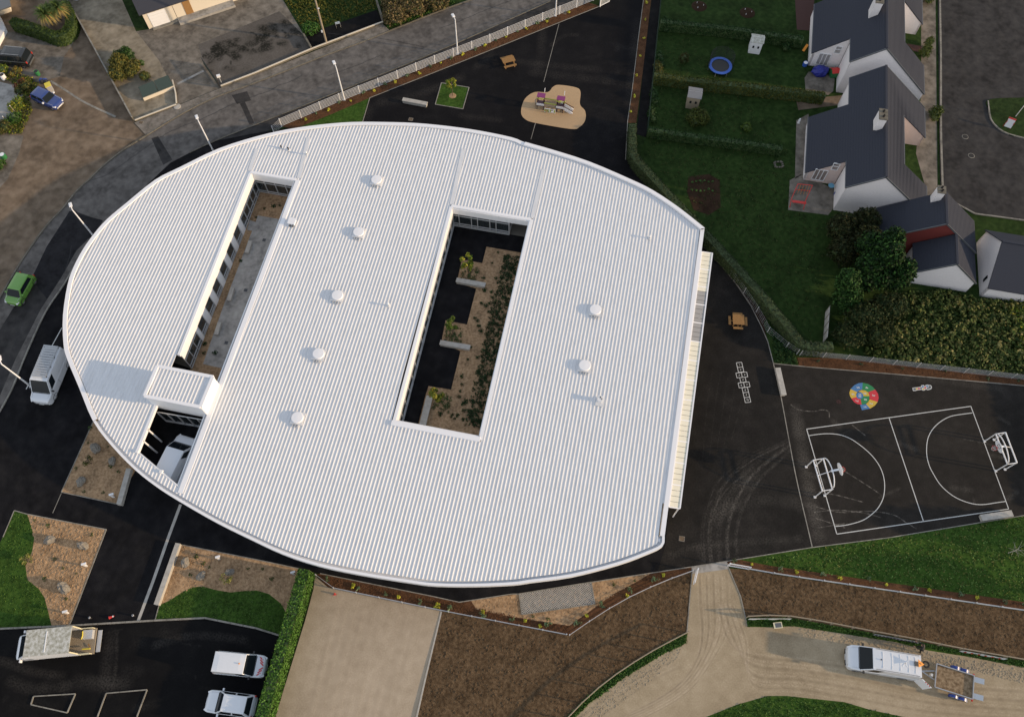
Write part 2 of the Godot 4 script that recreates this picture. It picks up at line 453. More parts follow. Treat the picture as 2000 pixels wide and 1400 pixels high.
func kerb_row(called: String, px: Array, stone: float, w: float, h: float, m: Material, curved := true) -> void:
	var root := Node3D.new()
	root.name = numbered(called); add_child(root); root.set_meta("kind", "structure")
	var pts := PackedVector2Array()
	if curved: pts = along(smooth(PP(px), 5), stone)
	else:
		var pc := PP(px)
		for i in pc.size() - 1:
			var n := maxi(1, int(pc[i].distance_to(pc[i + 1]) / stone))
			for k in n: pts.append(pc[i].lerp(pc[i + 1], float(k) / n))
		pts.append(pc[-1])
	for i in pts.size() - 1:
		var b := MB.new()
		var a := pts[i]; var c := pts[i + 1]
		var d := (c - a).normalized()
		a += d * 0.012; c -= d * 0.012
		var hh := h + rng.randf_range(-0.006, 0.006)
		b.bar(v3(a, hh / 2 - 0.05), v3(c, hh / 2 - 0.05), w, hh + 0.1)
		put(b, "kerb_stone", m, root)

func make_ground() -> void:
	var b := MB.new()
	b.flat(PackedVector2Array([Vector2(-400, -420), Vector2(400, -420), Vector2(400, 250), Vector2(-400, 250)]), -0.012)
	struct(b, "ground", M.grass)
	# road and pavements
	var road: Array = KERB_OUT + rev(KERB_IN)
	lay("road", road, 0, M.asphalt_old)
	lay("road_surface_repair", [-60, 745, 0, 642, 50, 560, 85, 500, 122, 447, 140, 407, 152, 415, 200, 432, 178, 470, 150, 512, 125, 555, 87, 612, 47, 700, 0, 802, -50, 880], 1, M.asphalt_mid)
	lay("road_surface_repair", [60, 545, 90, 482, 135, 412, 160, 420, 200, 430, 160, 490, 122, 542, 96, 590], 2, M.asphalt_patch)
	lay("road_surface_repair", [295, 270, 308, 266, 336, 312, 318, 322], 1, M.asphalt_mid)
	lay("road_surface_repair", [452, 186, 482, 178, 490, 196, 462, 203], 1, M.asphalt_mid)
	lay("road_surface_repair", [468, 202, 478, 199, 496, 240, 487, 244], 1, M.asphalt_mid)
	lay("pavement", [30, 700, 78, 605, 120, 540, 148, 490, 172, 466, 178, 470, 150, 512, 125, 555, 87, 612, 47, 700, 0, 802, -20, 820, 0, 770], 3, M.asphalt_old)
	var fb := FENCE_BASE.duplicate()
	lay("pavement", [420, 275, 500, 243, 600, 203, 717, 156, 862, 97, 1000, 36, 1090, -6] + rev(fb) + [520, 256], 1, M.asphalt_mid)
	for cr in [[175, 352, 210, 340, 260, 305, 330, 258, 395, 232, 450, 205, 500, 186], [500, 186, 525, 178, 545, 166], [640, 148, 690, 130, 745, 107], [640, 65, 700, 70, 760, 78, 830, 92], [860, 55, 900, 40, 960, 15, 1000, 0], [300, 270, 330, 315], [545, 166, 570, 158, 590, 146], [20, 690, 40, 640, 60, 600], [120, 545, 130, 520, 140, 480]]:
		b = MB.new()
		var pts := along(smooth(PP(cr), 6), 0.25)
		for i in pts.size(): pts[i] += Vector2(rng.randf_range(-0.05, 0.05), rng.randf_range(-0.05, 0.05))
		b.ribbon(pts, 0.045, 0.017)
		struct(b, "road_tar_seam", M.tar)
	kerb_row("kerb", [-20, 615, 0, 580, 35, 520, 65, 475, 95, 435, 120, 410, 150, 372, 175, 350, 200, 325, 242, 292, 285, 265], 1.0, 0.16, 0.1, M.old_kerb)
	kerb_row("kerb", [285, 265, 350, 225, 420, 190, 500, 161, 625, 112, 707, 82, 762, 60, 850, 25, 925, -2], 1.0, 0.14, 0.09, M.old_kerb)
	kerb_row("kerb", [-20, 836, 0, 802, 25, 755, 47, 700, 87, 612, 125, 555, 150, 512, 178, 470], 1.0, 0.14, 0.1, M.kerb)
	kerb_row("kerb", [370, 298, 420, 275, 500, 243, 600, 203, 717, 156, 862, 97, 1000, 36, 1075, 2], 1.0, 0.12, 0.06, M.old_kerb)
	# top left private plots
	lay("gravel_yard", [-90, 730, -60, 690, 0, 580, 35, 520, 65, 475, 95, 435, 120, 410, 150, 372, 175, 350, 200, 325, 242, 292, 285, 265, 262, 238, 131, 0, 115, -40, -90, -40], 1, M.gravel_brown)
	lay("concrete_apron", [-40, 62, 28, 62, 90, 80, 152, 62, 138, 92, 124, 110, 116, 150, 60, 162, -40, 140], 2, M.slab_old)
	lay("concrete_apron", [-40, 150, 48, 172, 40, 205, 20, 245, -40, 260], 2, M.slab)
	lay("concrete_apron", [-60, 258, 45, 265, 36, 300, 14, 350, -60, 430], 2, M.slab_old)
	b = MB.new()
	b.ribbon(smooth(PP([98, 158, 130, 178, 165, 200, 225, 228]), 5), 0.25, 0.012)
	struct(b, "concrete_gutter", M.kerb)
	lay("gravel_drive", [131, 0, 238, 0, 265, 61, 310, 118, 326, 150, 340, 166, 345, 206, 262, 237], 1, M.gravel_pale)
	lay("gravel_drive", [131, 0, 115, -40, 225, -40, 238, 0], 1, M.gravel_pale)
	lay("forecourt", [265, 61, 290, 57, 347, 38, 455, -12, 545, -12, 595, 71, 608, 99, 432, 171, 346, 205, 340, 166, 326, 150, 310, 118], 1, M.slab_old)
	b = MB.new()
	b.flat(PP([262, 240, 345, 207, 432, 172, 500, 146, 747, 47, 760, 59, 707, 82, 625, 112, 500, 161, 420, 190, 350, 225, 285, 265]), 0.06)
	struct(b, "footpath", M.gravel_grey)
	var mossy := []
	for k in 90:
		var q := Vector2(rng.randf_range(405, 590), 0)
		q.y = lerpf(95, 30, (q.x - 400) / 190.0) + rng.randf_range(0, 1) * rng.randf_range(8, 62)
		mossy.append([[q.x, q.y, q.x + rng.randf_range(-14, 14), q.y + rng.randf_range(-9, 9)], rng.randf_range(0.3, 1.5), Color(0.016, 0.016, 0.013), 1.8])
	marked("forecourt_old_asphalt", [387, 87, 545, 22, 595, 71, 608, 99, 428, 167, 398, 125], 3, 71, [Color(0.06, 0.055, 0.048), Color(0.10, 0.09, 0.08), Color(0.13, 0.12, 0.11)], 0.15, mossy, 0.05)
	lay("garden_lawn", [545, -40, 745, -40, 738, 18, 640, 50, 597, 71, 545, -12], 1, M.grass_dark)
	lay("weed_cloth", [597, 72, 637, 53, 736, 19, 748, 46, 608, 98], 2, M.asphalt_car)
	lay("grass_verge", [748, 46, 760, 59, 850, 24, 925, -2, 960, -20, 745, -20], 1, M.grass_dark)
	# the school's asphalt
	lay("school_yard", [-80, 960, -50, 890, 0, 802, 25, 755, 47, 700, 87, 612, 125, 555, 150, 512, 178, 470, 215, 427, 260, 385, 332, 318, 370, 298, 420, 275, 520, 256, 560, 250, 722, 190, 1172, 12, 1258, -40, 1257, 0, 1247, 75, 1235, 175, 1226, 237, 1222, 310, 1262, 352, 1375, 482, 1412, 522, 1440, 557, 1467, 597, 1487, 637, 1500, 667, 1511, 710, 1587, 1069, 1420, 1096, 1351, 1107, 1155, 1137, 1000, 1160, 897, 1176, 842, 1164, 625, 1120, 585, 1112, 497, 1092, 355, 1064, 300, 1212, 269, 1215, 135, 1222, 0, 1228, -80, 1232], 0, M.asphalt_new)
	var dust := Color(0.20, 0.185, 0.165)
	var st := []
	for tr in [[0, 0.9, 0.30], [34, 1.0, 0.34], [-14, 0.7, 0.18], [52, 0.8, 0.2], [18, 1.6, 0.10]]:
		var o: float = tr[0]
		for j in 3:
			st.append([[1386 + o + j * 2.5, 1100, 1383 + o + j * 2.5, 1040, 1394 + o * 1.1 + j * 2.5, 985, 1424 + o * 1.2, 930 + j * 2.5, 1480 + o, 886 + j * 3, 1545 + o * 0.3, 856 + j * 3]  if j != 1 or o > 20 else [1388 + o, 1100, 1384 + o, 1050, 1392 + o, 1000, 1420 + o, 955, 1450 + o, 930], 0.16 * tr[1] + j * 0.04, dust, tr[2] * 0.8])
	for k in 5:
		st.append([[1372 + k * 14, 900 - k * 10, 1380 + k * 16, 800, 1392 + k * 15, 720 + k * 8], 0.07, dust, 0.14])
	st.append([[1400, 1010, 1440, 985, 1500, 975, 1560, 985], 1.6, dust, 0.12])
	st.append([[1380, 1090, 1400, 1000, 1470, 930], 2.4, dust, 0.14])
	st.append([[1310, 1085, 1350, 1070, 1440, 1060, 1560, 1052], 0.9, dust, 0.14])
	marked("school_yard_dusty_part", [1300, 1064, 1308, 985, 1330, 830, 1352, 690, 1370, 580, 1390, 510, 1412, 522, 1440, 557, 1467, 597, 1487, 637, 1500, 667, 1511, 710, 1587, 1069, 1420, 1096, 1351, 1107, 1285, 1116], 2, 72, [Color(0.010, 0.0097, 0.009), Color(0.019, 0.018, 0.017), Color(0.036, 0.033, 0.030)], 0.2, st, 0.04)
	st = []
	var scr := Color(0.19, 0.175, 0.155)
	for s in [[1545, 790, 1560, 800, 1590, 803, 1605, 800, 1618, 803, 1620, 815], [1590, 988, 1640, 1000, 1700, 998, 1745, 1005, 1770, 1020, 1790, 1032], [1590, 1000, 1630, 996, 1680, 1000, 1720, 1010], [1600, 960, 1640, 968, 1685, 980], [1594, 1012, 1620, 1020, 1650, 1030], [1600, 1030, 1650, 1022], [1650, 920, 1690, 945, 1720, 965], [1665, 830, 1690, 850]]:
		st.append([s, 0.13, Color(0.30, 0.28, 0.25), 0.95])
	st.append([[1555, 800, 1570, 900, 1590, 1000, 1600, 1050], 1.6, scr, 0.4])
	st.append([[1750, 735, 1850, 745, 1960, 760], 1.0, scr, 0.14])
	for k in 14:
		var q := Vector2(rng.randf_range(1560, 1980), rng.randf_range(790, 1000))
		st.append([[q.x, q.y, q.x + rng.randf_range(-60, 60), q.y + rng.randf_range(-20, 20)], rng.randf_range(0.06, 0.9), scr, 0.22])
	marked("sports_court", [1511, 710, 1582, 717, 1750, 731, 2045, 757, 2045, 999, 1925, 1019, 1737, 1050, 1587, 1069], 3, 73, [Color(0.014, 0.013, 0.012), Color(0.024, 0.022, 0.020), Color(0.040, 0.036, 0.033)], 0.22, st, 0.035)
	st = []
	for q in [[215, 1240, 208, 1290, 205, 1345, 220, 1345], [150, 1330, 190, 1335, 250, 1330], [228, 1235, 226, 1290, 220, 1340], [20, 1330, 60, 1345, 130, 1340], [300, 1260, 380, 1240, 480, 1250], [0, 1290, 60, 1310, 120, 1320]]:
		st.append([q, rng.randf_range(0.4, 1.6), Color(0.085, 0.078, 0.07), 0.32])
	for k in 26:
		var q := Vector2(rng.randf_range(0, 500), rng.randf_range(1235, 1400))
		st.append([[q.x, q.y, q.x + rng.randf_range(-50, 50), q.y + rng.randf_range(-15, 15)], rng.randf_range(0.08, 1.4), Color(0.07, 0.066, 0.06), rng.randf_range(0.08, 0.25)])
	marked("car_park", [-80, 1232, 0, 1228, 135, 1222, 300, 1212, 400, 1207, 500, 1227, 545, 1241, 500, 1430, -80, 1430], 1, 76, [Color(0.005, 0.005, 0.0055), Color(0.0075, 0.0075, 0.0082), Color(0.015, 0.0145, 0.014)], 0.22, st, 0.04, 2.0, 0.88)
	st = []
	for q in [[1000, 118, 1080, 128, 1170, 136], [1040, 140, 1120, 150, 1190, 158], [740, 200, 770, 196, 830, 180, 900, 150], [720, 205, 716, 235], [1060, 60, 1052, 130], [1075, 90, 1100, 70, 1130, 68], [1245, 40, 1236, 140, 1230, 210], [930, 130, 960, 105], [900, 225, 980, 235]]:
		st.append([q, rng.randf_range(0.5, 1.8), Color(0.075, 0.068, 0.06), 0.26])
	for k in 30:
		var q := Vector2(rng.randf_range(740, 1220), rng.randf_range(60, 280))
		st.append([[q.x, q.y, q.x + rng.randf_range(-50, 50), q.y + rng.randf_range(-12, 12)], rng.randf_range(0.08, 1.2), Color(0.06, 0.056, 0.052), rng.randf_range(0.06, 0.2)])
	marked("school_yard_playground", [708, 245, 722, 191, 1172, 12, 1258, -40, 1257, 0, 1247, 75, 1235, 175, 1226, 237, 1222, 310, 1240, 345, 1150, 330, 1000, 285, 850, 258], 2, 77, [Color(0.005, 0.005, 0.006), Color(0.008, 0.008, 0.0095), Color(0.016, 0.0155, 0.016)], 0.2, st, 0.045, 2.0, 0.9)
	b = MB.new()
	b.ribbon(PP([1092, 46, 1062, 160]), 0.06, 0.013)
	b.ribbon(PP([1046, 240, 1037, 272]), 0.06, 0.013)
	struct(b, "asphalt_joint", M.kerb)
	b = MB.new()
	b.ribbon(smooth(PP([1511, 710, 1526, 775, 1554, 925, 1582, 1047, 1587, 1069]), 5), 0.09, 0.018)
	struct(b, "asphalt_joint", M.kerb)
	# beds
	lay("mulch_bed", [550, 247, 625, 215, 672, 195, 737, 170, 842, 127, 950, 86, 1000, 65, 1085, 31, 1150, 5, 1172, 12, 1000, 81, 900, 121, 750, 180, 722, 191, 640, 226, 575, 252], 3, M.bark)
	lay("lawn", [575, 252, 640, 226, 722, 191, 708, 240, 690, 262, 560, 272], 3, M.grass_lush)
	lay("mulch_bed", [1258, -20, 1275, -20, 1272, 0, 1258, 120, 1243, 240, 1226, 240, 1235, 175, 1247, 75], 3, M.bark)
	lay("dark_path", [1275, -20, 1292, -20, 1290, 0, 1262, 268, 1243, 262, 1258, 120], 2, M.asphalt_car)
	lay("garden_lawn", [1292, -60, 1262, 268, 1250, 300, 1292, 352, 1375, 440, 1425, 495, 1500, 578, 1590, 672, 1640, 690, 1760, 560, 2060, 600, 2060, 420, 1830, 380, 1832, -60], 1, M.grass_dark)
	lay("mulch_bed", [1222, 312, 1262, 352, 1337, 424, 1376, 474, 1415, 508, 1475, 577, 1500, 618, 1556, 690, 1511, 710, 1500, 667, 1487, 637, 1467, 597, 1440, 557, 1412, 522, 1375, 482, 1262, 356], 2, M.dark_soil)
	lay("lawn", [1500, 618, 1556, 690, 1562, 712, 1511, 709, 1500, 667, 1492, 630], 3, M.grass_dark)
	lay("mulch_bed", [1556, 698, 1652, 700, 2045, 744, 2045, 757, 1750, 731, 1582, 717, 1560, 714], 3, M.bark)
	lay("car_park", [1832, -60, 1834, 120, 1836, 300, 1838, 385, 1905, 418, 2070, 440, 2070, -60], 2, M.asphalt_mid)
	b = MB.new()
	b.prism(closed_smooth(PP([1930, 196, 1990, 192, 2060, 196, 2060, 272, 1990, 268, 1960, 258, 1938, 238, 1932, 215]), 4), 0.0, 0.1)
	struct(b, "grass_island", M.grass)
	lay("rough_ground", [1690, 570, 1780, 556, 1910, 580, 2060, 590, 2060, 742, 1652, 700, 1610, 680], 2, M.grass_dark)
	# south side
	lay("sand_bed", [185, 815, 119, 961, 226, 984, 268, 912, 225, 850], 2, M.sand_bed)
	lay("lawn", [-40, 1128, 5, 1049, 27, 997, 52, 1004, 60, 1027, 66, 1050, 62, 1077, 49, 1105, 52, 1132, 75, 1150, 86, 1167, 92, 1190, 100, 1223, 0, 1228, -40, 1230], 3, M.grass_lush)
	lay("sand_bed", [52, 1004, 207, 1034, 135, 1221, 100, 1223, 92, 1190, 86, 1167, 75, 1150, 52, 1132, 49, 1105, 62, 1077, 66, 1050, 60, 1027], 2, M.sand_bed)
	lay("sand_bed", [355, 1064, 497, 1092, 600, 1114, 566, 1200, 540, 1240, 500, 1227, 400, 1207, 302, 1212, 310, 1182], 2, M.sand_bed)
	lay("lawn", [310, 1182, 332, 1172, 355, 1156, 375, 1147, 395, 1145, 420, 1152, 450, 1157, 475, 1154, 500, 1153, 525, 1160, 550, 1180, 562, 1205, 545, 1240, 500, 1227, 400, 1207, 302, 1212], 3, M.grass_lush)
	lay("mulch_bed", [615, 1122, 625, 1120, 842, 1164, 897, 1176, 1000, 1160, 1155, 1137, 1275, 1117, 1351, 1107, 1352, 1116, 1310, 1131, 1262, 1151, 1215, 1174, 1170, 1201, 1112, 1241, 1000, 1221, 862, 1193, 640, 1147], 2, M.bark)
	lay("sand_bed", [920, 1173, 1014, 1160, 1155, 1138, 1272, 1119, 1240, 1138, 1195, 1162, 1150, 1195, 1112, 1222, 1000, 1205, 930, 1190], 3, M.sand_bed)
	st = []
	for k in 12:
		var x := 640.0 + k * 17
		st.append([[x + 8, 1170 + k * 2, x - 20, 1280, x - 45, 1400], rng.randf_range(0.1, 0.5), Color(0.46, 0.37, 0.27), 0.35])
	for k in 10:
		var x := 650.0 + k * 18
		st.append([[x, 1200, x - 25, 1300, x - 50, 1400], rng.randf_range(0.3, 0.9), Color(0.17, 0.135, 0.105), 0.18])
	marked("sand_pitch", [615, 1124, 640, 1147, 862, 1193, 850, 1245, 832, 1320, 812, 1430, 528, 1430, 596, 1210, 612, 1150], 1, 74, [Color(0.27, 0.215, 0.152), Color(0.37, 0.302, 0.222), Color(0.46, 0.382, 0.29)], 0.25, st, 0.04)
	lay("soil_field", [862, 1193, 1000, 1221, 1112, 1241, 1170, 1201, 1215, 1174, 1262, 1151, 1310, 1131, 1352, 1116, 1342, 1236, 1290, 1264, 1200, 1320, 1150, 1360, 1080, 1430, 808, 1430, 832, 1320, 850, 1245], 1, M.soil)
	lay("grass_verge", [1342, 1236, 1340, 1256, 1300, 1274, 1262, 1298, 1220, 1322, 1180, 1350, 1150, 1374, 1095, 1430, 1076, 1430, 1150, 1358, 1200, 1318, 1290, 1262], 3, M.grass_lush)
	st = []
	var pale := Color(0.46, 0.38, 0.28); var deep := Color(0.16, 0.125, 0.09)
	for k in 15:
		var o := k * 4.4
		var ss: Color = pale if k % 3 != 1 else deep
		st.append([[1362 + o, 1122, 1364 + o, 1180, 1368 + o * 0.9, 1230, 1362 + o * 0.6, 1280, 1330 + o * 0.3, 1330 + o * 0.3, 1270, 1372 + o * 0.4, 1180, 1412 + o * 0.3], rng.randf_range(0.1, 0.26), ss, 0.75])
	for k in 12:
		var o := k * 6.0
		var ss: Color = pale if k % 3 != 1 else deep
		st.append([[1400 + o * 0.5, 1180, 1420 + o * 0.6, 1250, 1470, 1275 + o, 1560, 1285 + o, 1680, 1300 + o * 1.1, 1820, 1330 + o, 2000, 1345 + o], rng.randf_range(0.12, 0.3), ss, 0.55])
	for k in 6:
		var o := k * 9.0
		st.append([[1125 + o, 1400, 1180 + o, 1360, 1240 + o, 1322, 1300 + o * 0.7, 1292 + o * 0.2], 0.3, deep if k % 2 else pale, 0.3])
	marked("stone_dust_track", [1352, 1120, 1424, 1110, 1447, 1165, 1460, 1222, 1500, 1223, 1550, 1221, 1650, 1236, 1750, 1252, 1812, 1268, 1900, 1282, 2045, 1310, 2045, 1430, 1790, 1430, 1775, 1402, 1700, 1386, 1650, 1371, 1537, 1359, 1500, 1359, 1440, 1376, 1375, 1402, 1330, 1430, 1095, 1430, 1150, 1374, 1220, 1322, 1300, 1274, 1340, 1256, 1342, 1236], 1, 75, [Color(0.23, 0.182, 0.12), Color(0.325, 0.265, 0.18), Color(0.42, 0.35, 0.25)], 0.25, st, 0.04)
	lay("concrete_threshold", [1351, 1107, 1420, 1096, 1425, 1111, 1352, 1121], 4, M.slab)
	lay("lawn", [1330, 1430, 1375, 1402, 1440, 1376, 1500, 1359, 1537, 1359, 1650, 1371, 1700, 1386, 1775, 1402, 1790, 1430], 2, M.grass_lush)
	lay("soil_field", [1424, 1110, 1462, 1113, 1525, 1124, 2045, 1200, 2045, 1298, 1870, 1268, 1792, 1252, 1700, 1235, 1542, 1206, 1458, 1206, 1447, 1165], 1, M.soil)
	lay("grass_verge", [1458, 1206, 1542, 1206, 1700, 1235, 1792, 1252, 1870, 1268, 2045, 1298, 2045, 1312, 1900, 1284, 1812, 1270, 1750, 1254, 1650, 1238, 1550, 1223, 1500, 1225, 1460, 1224], 2, M.grass_lush)
	lay("mulch_bed", [1420, 1096, 1445, 1093, 1500, 1104, 2045, 1182, 2045, 1198, 1525, 1122, 1462, 1111, 1424, 1106], 3, M.bark)
	lay("lawn", [1420, 1096, 1587, 1069, 1737, 1050, 1925, 1019, 2045, 999, 2045, 1182, 1500, 1104, 1445, 1093], 2, M.grass_lush)
	# thin concrete edgings
	for e in [[722, 191, 750, 180, 900, 121, 1000, 81, 1172, 12], [722, 191, 708, 238], [1257, 0, 1247, 75, 1235, 175, 1226, 237, 1222, 312], [1375, 482, 1412, 522, 1440, 557, 1467, 597, 1487, 637, 1500, 667, 1511, 710, 1582, 717, 1750, 731, 2030, 756], [2030, 1002, 1925, 1019, 1737, 1050, 1587, 1069, 1420, 1096, 1351, 1107, 1155, 1137], [1014, 1160, 1000, 1160, 897, 1176, 842, 1164, 625, 1120], [600, 1114, 497, 1092, 355, 1064], [119, 961, 226, 984], [182, 822, 119, 961], [5, 1049, 27, 997, 52, 1004, 207, 1034, 135, 1221], [310, 1182, 302, 1212], [1342, 1236, 1352, 1118], [1424, 1110, 1447, 1165, 1460, 1222]]:
		b = MB.new()
		var ep := PP(e)
		for i in ep.size() - 1: b.bar(v3(ep[i], 0.012), v3(ep[i + 1], 0.012 + i * 0.0004), 0.075, 0.05)
		struct(b, "edging_strip", M.kerb)
	kerb_row("car_park_kerb", [-20, 1229, 0, 1228, 135, 1222, 300, 1212, 400, 1207, 500, 1227, 545, 1241], 1.0, 0.14, 0.11, M.kerb, false)
	kerb_row("planter_kerb", [65, 1360, 147, 1355, 131, 1392, 60, 1376, 65, 1360], 1.0, 0.085, 0.1, M.kerb, false)
	kerb_row("planter_kerb", [190, 1400, 207, 1354, 287, 1347, 267, 1400], 1.0, 0.085, 0.1, M.kerb, false)
	kerb_row("car_park_kerb", [1836, -10, 1838, 120, 1838, 250, 1842, 380], 1.0, 0.2, 0.12, M.kerb)
	kerb_row("island_kerb", [2010, 272, 1990, 268, 1960, 258, 1938, 238, 1932, 215, 1930, 196], 0.7, 0.14, 0.13, M.kerb)
	kerb_row("car_park_kerb", [1842, 384, 1905, 418, 2010, 432], 1.0, 0.16, 0.12, M.kerb, false)
	# concrete gutter strip down the entrance lane
	b = MB.new()
	b.ribbon(PP([352, 985, 328, 1050, 300, 1130, 269, 1213]), 0.26, 0.010)
	struct(b, "concrete_gutter", M.concrete)
	# courtyard floors
	var hole2 := PP([880, 402, 1036, 428, 937, 853, 769, 822], 3.2)
	for pl in Geometry2D.intersect_polygons(PP([950, 482, 1060, 501, 1060, 900, 800, 880, 817, 827, 831, 772, 837, 754, 881, 761, 896, 700, 899, 686, 862, 668, 870, 626, 912, 634, 930, 564, 892, 552, 902, 507, 942, 514]), hole2):
		b = MB.new(); b.flat(pl, 0.02)
		struct(b, "courtyard_bed", M.sand_bed)
	var hole1 := PP([487, 333, 578, 349, 430, 742, 335, 722], 3.2)
	b = MB.new(); b.flat(hole1, 0.012); struct(b, "courtyard_bed", M.sand_bed)
	for pl in Geometry2D.intersect_polygons(PP([503, 421, 580, 434, 580, 470, 470, 728, 396, 711, 411, 668, 435, 600, 492, 451, 482, 449, 487, 430, 499, 434]), hole1):
		b = MB.new(); b.flat(pl, 0.03); struct(b, "courtyard_paving", M.slab)

# ---------------------------------------------------------------- school
const ROOF_Y := 3.1
const OUTLINE := [1377, 445, 1325, 404, 1275, 371, 1230, 349, 1150, 315, 1075, 291, 1026, 277, 1000, 267, 937, 254, 875, 245, 812, 239, 750, 237, 687, 237, 625, 242, 562, 251, 500, 265, 425, 289, 350, 325, 301, 350, 245, 395, 207, 427, 182, 455, 160, 486, 142, 520, 130, 555, 121, 615, 122, 670, 129, 700, 152, 755, 180, 822, 217, 871, 262, 917, 307, 952, 355, 982, 420, 1019, 487, 1052, 550, 1081, 620, 1104, 700, 1121, 800, 1137, 850, 1143, 925, 1144, 1000, 1141, 1037, 1136, 1117, 1125, 1207, 1102, 1262, 1082, 1295, 1066, 1299, 1047]

func glazing(parent: Node, a: Vector2, b: Vector2, y0: float, y1: float, cuts: Array, rails: Array, out: Vector2, fr: Material = null) -> void:
	# frame bars and one pane per field between a and b; cuts and rails are shares of the length and the height
	if fr == null: fr = M.frame
	var n3 := Vector3(out.x, 0, out.y)
	var cs := [0.0] + cuts + [1.0]
	var rs := [0.0] + rails + [1.0]
	var f := MB.new()
	for c in cs: f.box(v3(a.lerp(b, c), (y0 + y1) / 2) + n3 * 0.03, Vector3(0.07, y1 - y0, 0.08), v3(b - a, 0))
	for r in rs:
		var y := lerpf(y0, y1, r)
		f.bar(v3(a, y) + n3 * 0.027, v3(b, y) + n3 * 0.027, 0.07, 0.07)
	put(f, "window_frame", fr, parent)
	for i in cs.size() - 1:
		for j in rs.size() - 1:
			var p := MB.new()
			var q0 := a.lerp(b, cs[i]); var q1 := a.lerp(b, cs[i + 1])
			var h0 := lerpf(y0, y1, rs[j]); var h1 := lerpf(y0, y1, rs[j + 1])
			p.bar(v3(q0, (h0 + h1) / 2), v3(q1, (h0 + h1) / 2), 0.02, h1 - h0)
			put(p, "pane", M.glass, parent)

func profile(kind: int) -> Array:      # one rib of the steel deck: [v, y]
	return [[0.0, 0.0], [0.195, 0.0], [0.23, 0.035], [0.295, 0.035], [0.335, 0.0]]

func spans(poly: PackedVector2Array, v: float) -> Array:      # where the line at site coordinate v lies inside a polygon given in (v, u)
	var xs := []
	for i in poly.size():
		var a := poly[i]; var b := poly[(i + 1) % poly.size()]
		if (a.x <= v) != (b.x <= v): xs.append(a.y + (b.y - a.y) * (v - a.x) / (b.x - a.x))
	xs.sort()
	return xs

func to_vu(p: PackedVector2Array) -> PackedVector2Array:
	var o := PackedVector2Array()
	for q in p: o.append(Vector2(q.x * VX.x + q.y * VX.z, q.x * UZ.x + q.y * UZ.z))
	return o

func deck(parent: Node, poly: PackedVector2Array, holes: Array, y: float) -> void:      # ribbed sheets, three ribs each, cut to an outline
	var P0 := to_vu(poly)
	var H := []
	for h in holes: H.append(to_vu(h))
	var lo := 1e9; var hi := -1e9
	for q in P0: lo = minf(lo, q.x); hi = maxf(hi, q.x)
	var pr := profile(0)
	var pitch := 0.335
	var v := lo
	while v < hi:
		var comps := []      # [mesh, u from, u to]: a sheet cut by an opening becomes separate sheets
		for r in 3:
			for k in pr.size() - 1:
				var va: float = v + r * pitch + pr[k][0]; var vb: float = v + r * pitch + pr[k + 1][0]
				if vb > hi: continue
				var ya: float = y + pr[k][1]; var yb: float = y + pr[k + 1][1]
				var xa := cut(P0, H, va + 0.001); var xb := cut(P0, H, vb - 0.001); var xm := cut(P0, H, (va + vb) / 2)
				if xa.size() != xm.size(): xa = xm
				if xb.size() != xm.size(): xb = xm
				for s in range(0, xm.size() - 1, 2):
					var home = null
					for c in comps:
						if xm[s] < c[2] and xm[s + 1] > c[1]: home = c
					if home == null:
						home = [MB.new(), xm[s], xm[s + 1]]; comps.append(home)
					home[1] = minf(home[1], xm[s]); home[2] = maxf(home[2], xm[s + 1])
					home[0].quad(site(va, ya, xa[s]), site(va, ya, xa[s + 1]), site(vb, yb, xb[s + 1]), site(vb, yb, xb[s]))
		for c in comps:
			var mb: MB = c[0]
			for i in mb.t.size(): mb.t[i] = Vector2(mb.t[i].x * VX.x + mb.t[i].y * VX.z, mb.t[i].x * UZ.x + mb.t[i].y * UZ.z) + Vector2(0, v * 3.7)
			put(mb, "roof_sheet", M.roof, parent)
		v += pitch * 3

func cut(P0: PackedVector2Array, H: Array, v: float) -> Array:
	var x := spans(P0, v)
	for h in H:
		var y := spans(h, v)
		for k in range(0, y.size() - 1, 2):
			var o := []
			for s in range(0, x.size() - 1, 2):
				if y[k + 1] <= x[s] or y[k] >= x[s + 1]:
					o.append(x[s]); o.append(x[s + 1])
				else:
					if y[k] > x[s]: o.append(x[s]); o.append(y[k])
					if y[k + 1] < x[s + 1]: o.append(y[k + 1]); o.append(x[s + 1])
			x = o
	return x

func inset(p: PackedVector2Array, d: float) -> PackedVector2Array:
	var o := PackedVector2Array()
	for i in p.size():
		var a := (p[i] - p[(i + p.size() - 1) % p.size()]).normalized(); var b := (p[(i + 1) % p.size()] - p[i]).normalized()
		var n := (Vector2(-a.y, a.x) + Vector2(-b.y, b.x)).normalized()
		var k := d / maxf(0.5, n.dot(Vector2(-a.y, a.x)))
		o.append(p[i] - n * k)
	return o

func rim(parent: Node, called: String, outer: PackedVector2Array, inner: PackedVector2Array, i0: int, i1: int, step: int, y0: float, y1: float, m: Material) -> void:
	var n := outer.size()
	var i := i0
	while i < i1:
		var j := mini(i + step, i1)
		var b := MB.new()
		for k in range(i, j):
			var a := outer[k % n]; var c := outer[(k + 1) % n]; var d := inner[(k + 1) % n]; var e := inner[k % n]
			if k == j - 1: c = c.move_toward(a, 0.004); d = d.move_toward(e, 0.004)
			b.quad(v3(e, y1), v3(d, y1), v3(c, y1), v3(a, y1)) if (d - e).cross(a - e) < 0 else b.quad(v3(a, y1), v3(c, y1), v3(d, y1), v3(e, y1))
			b.quad(v3(a, y0), v3(c, y0), v3(c, y1), v3(a, y1)); b.quad(v3(d, y0), v3(e, y0), v3(e, y1), v3(d, y1))
		put(b, called, m, parent)
		i = j

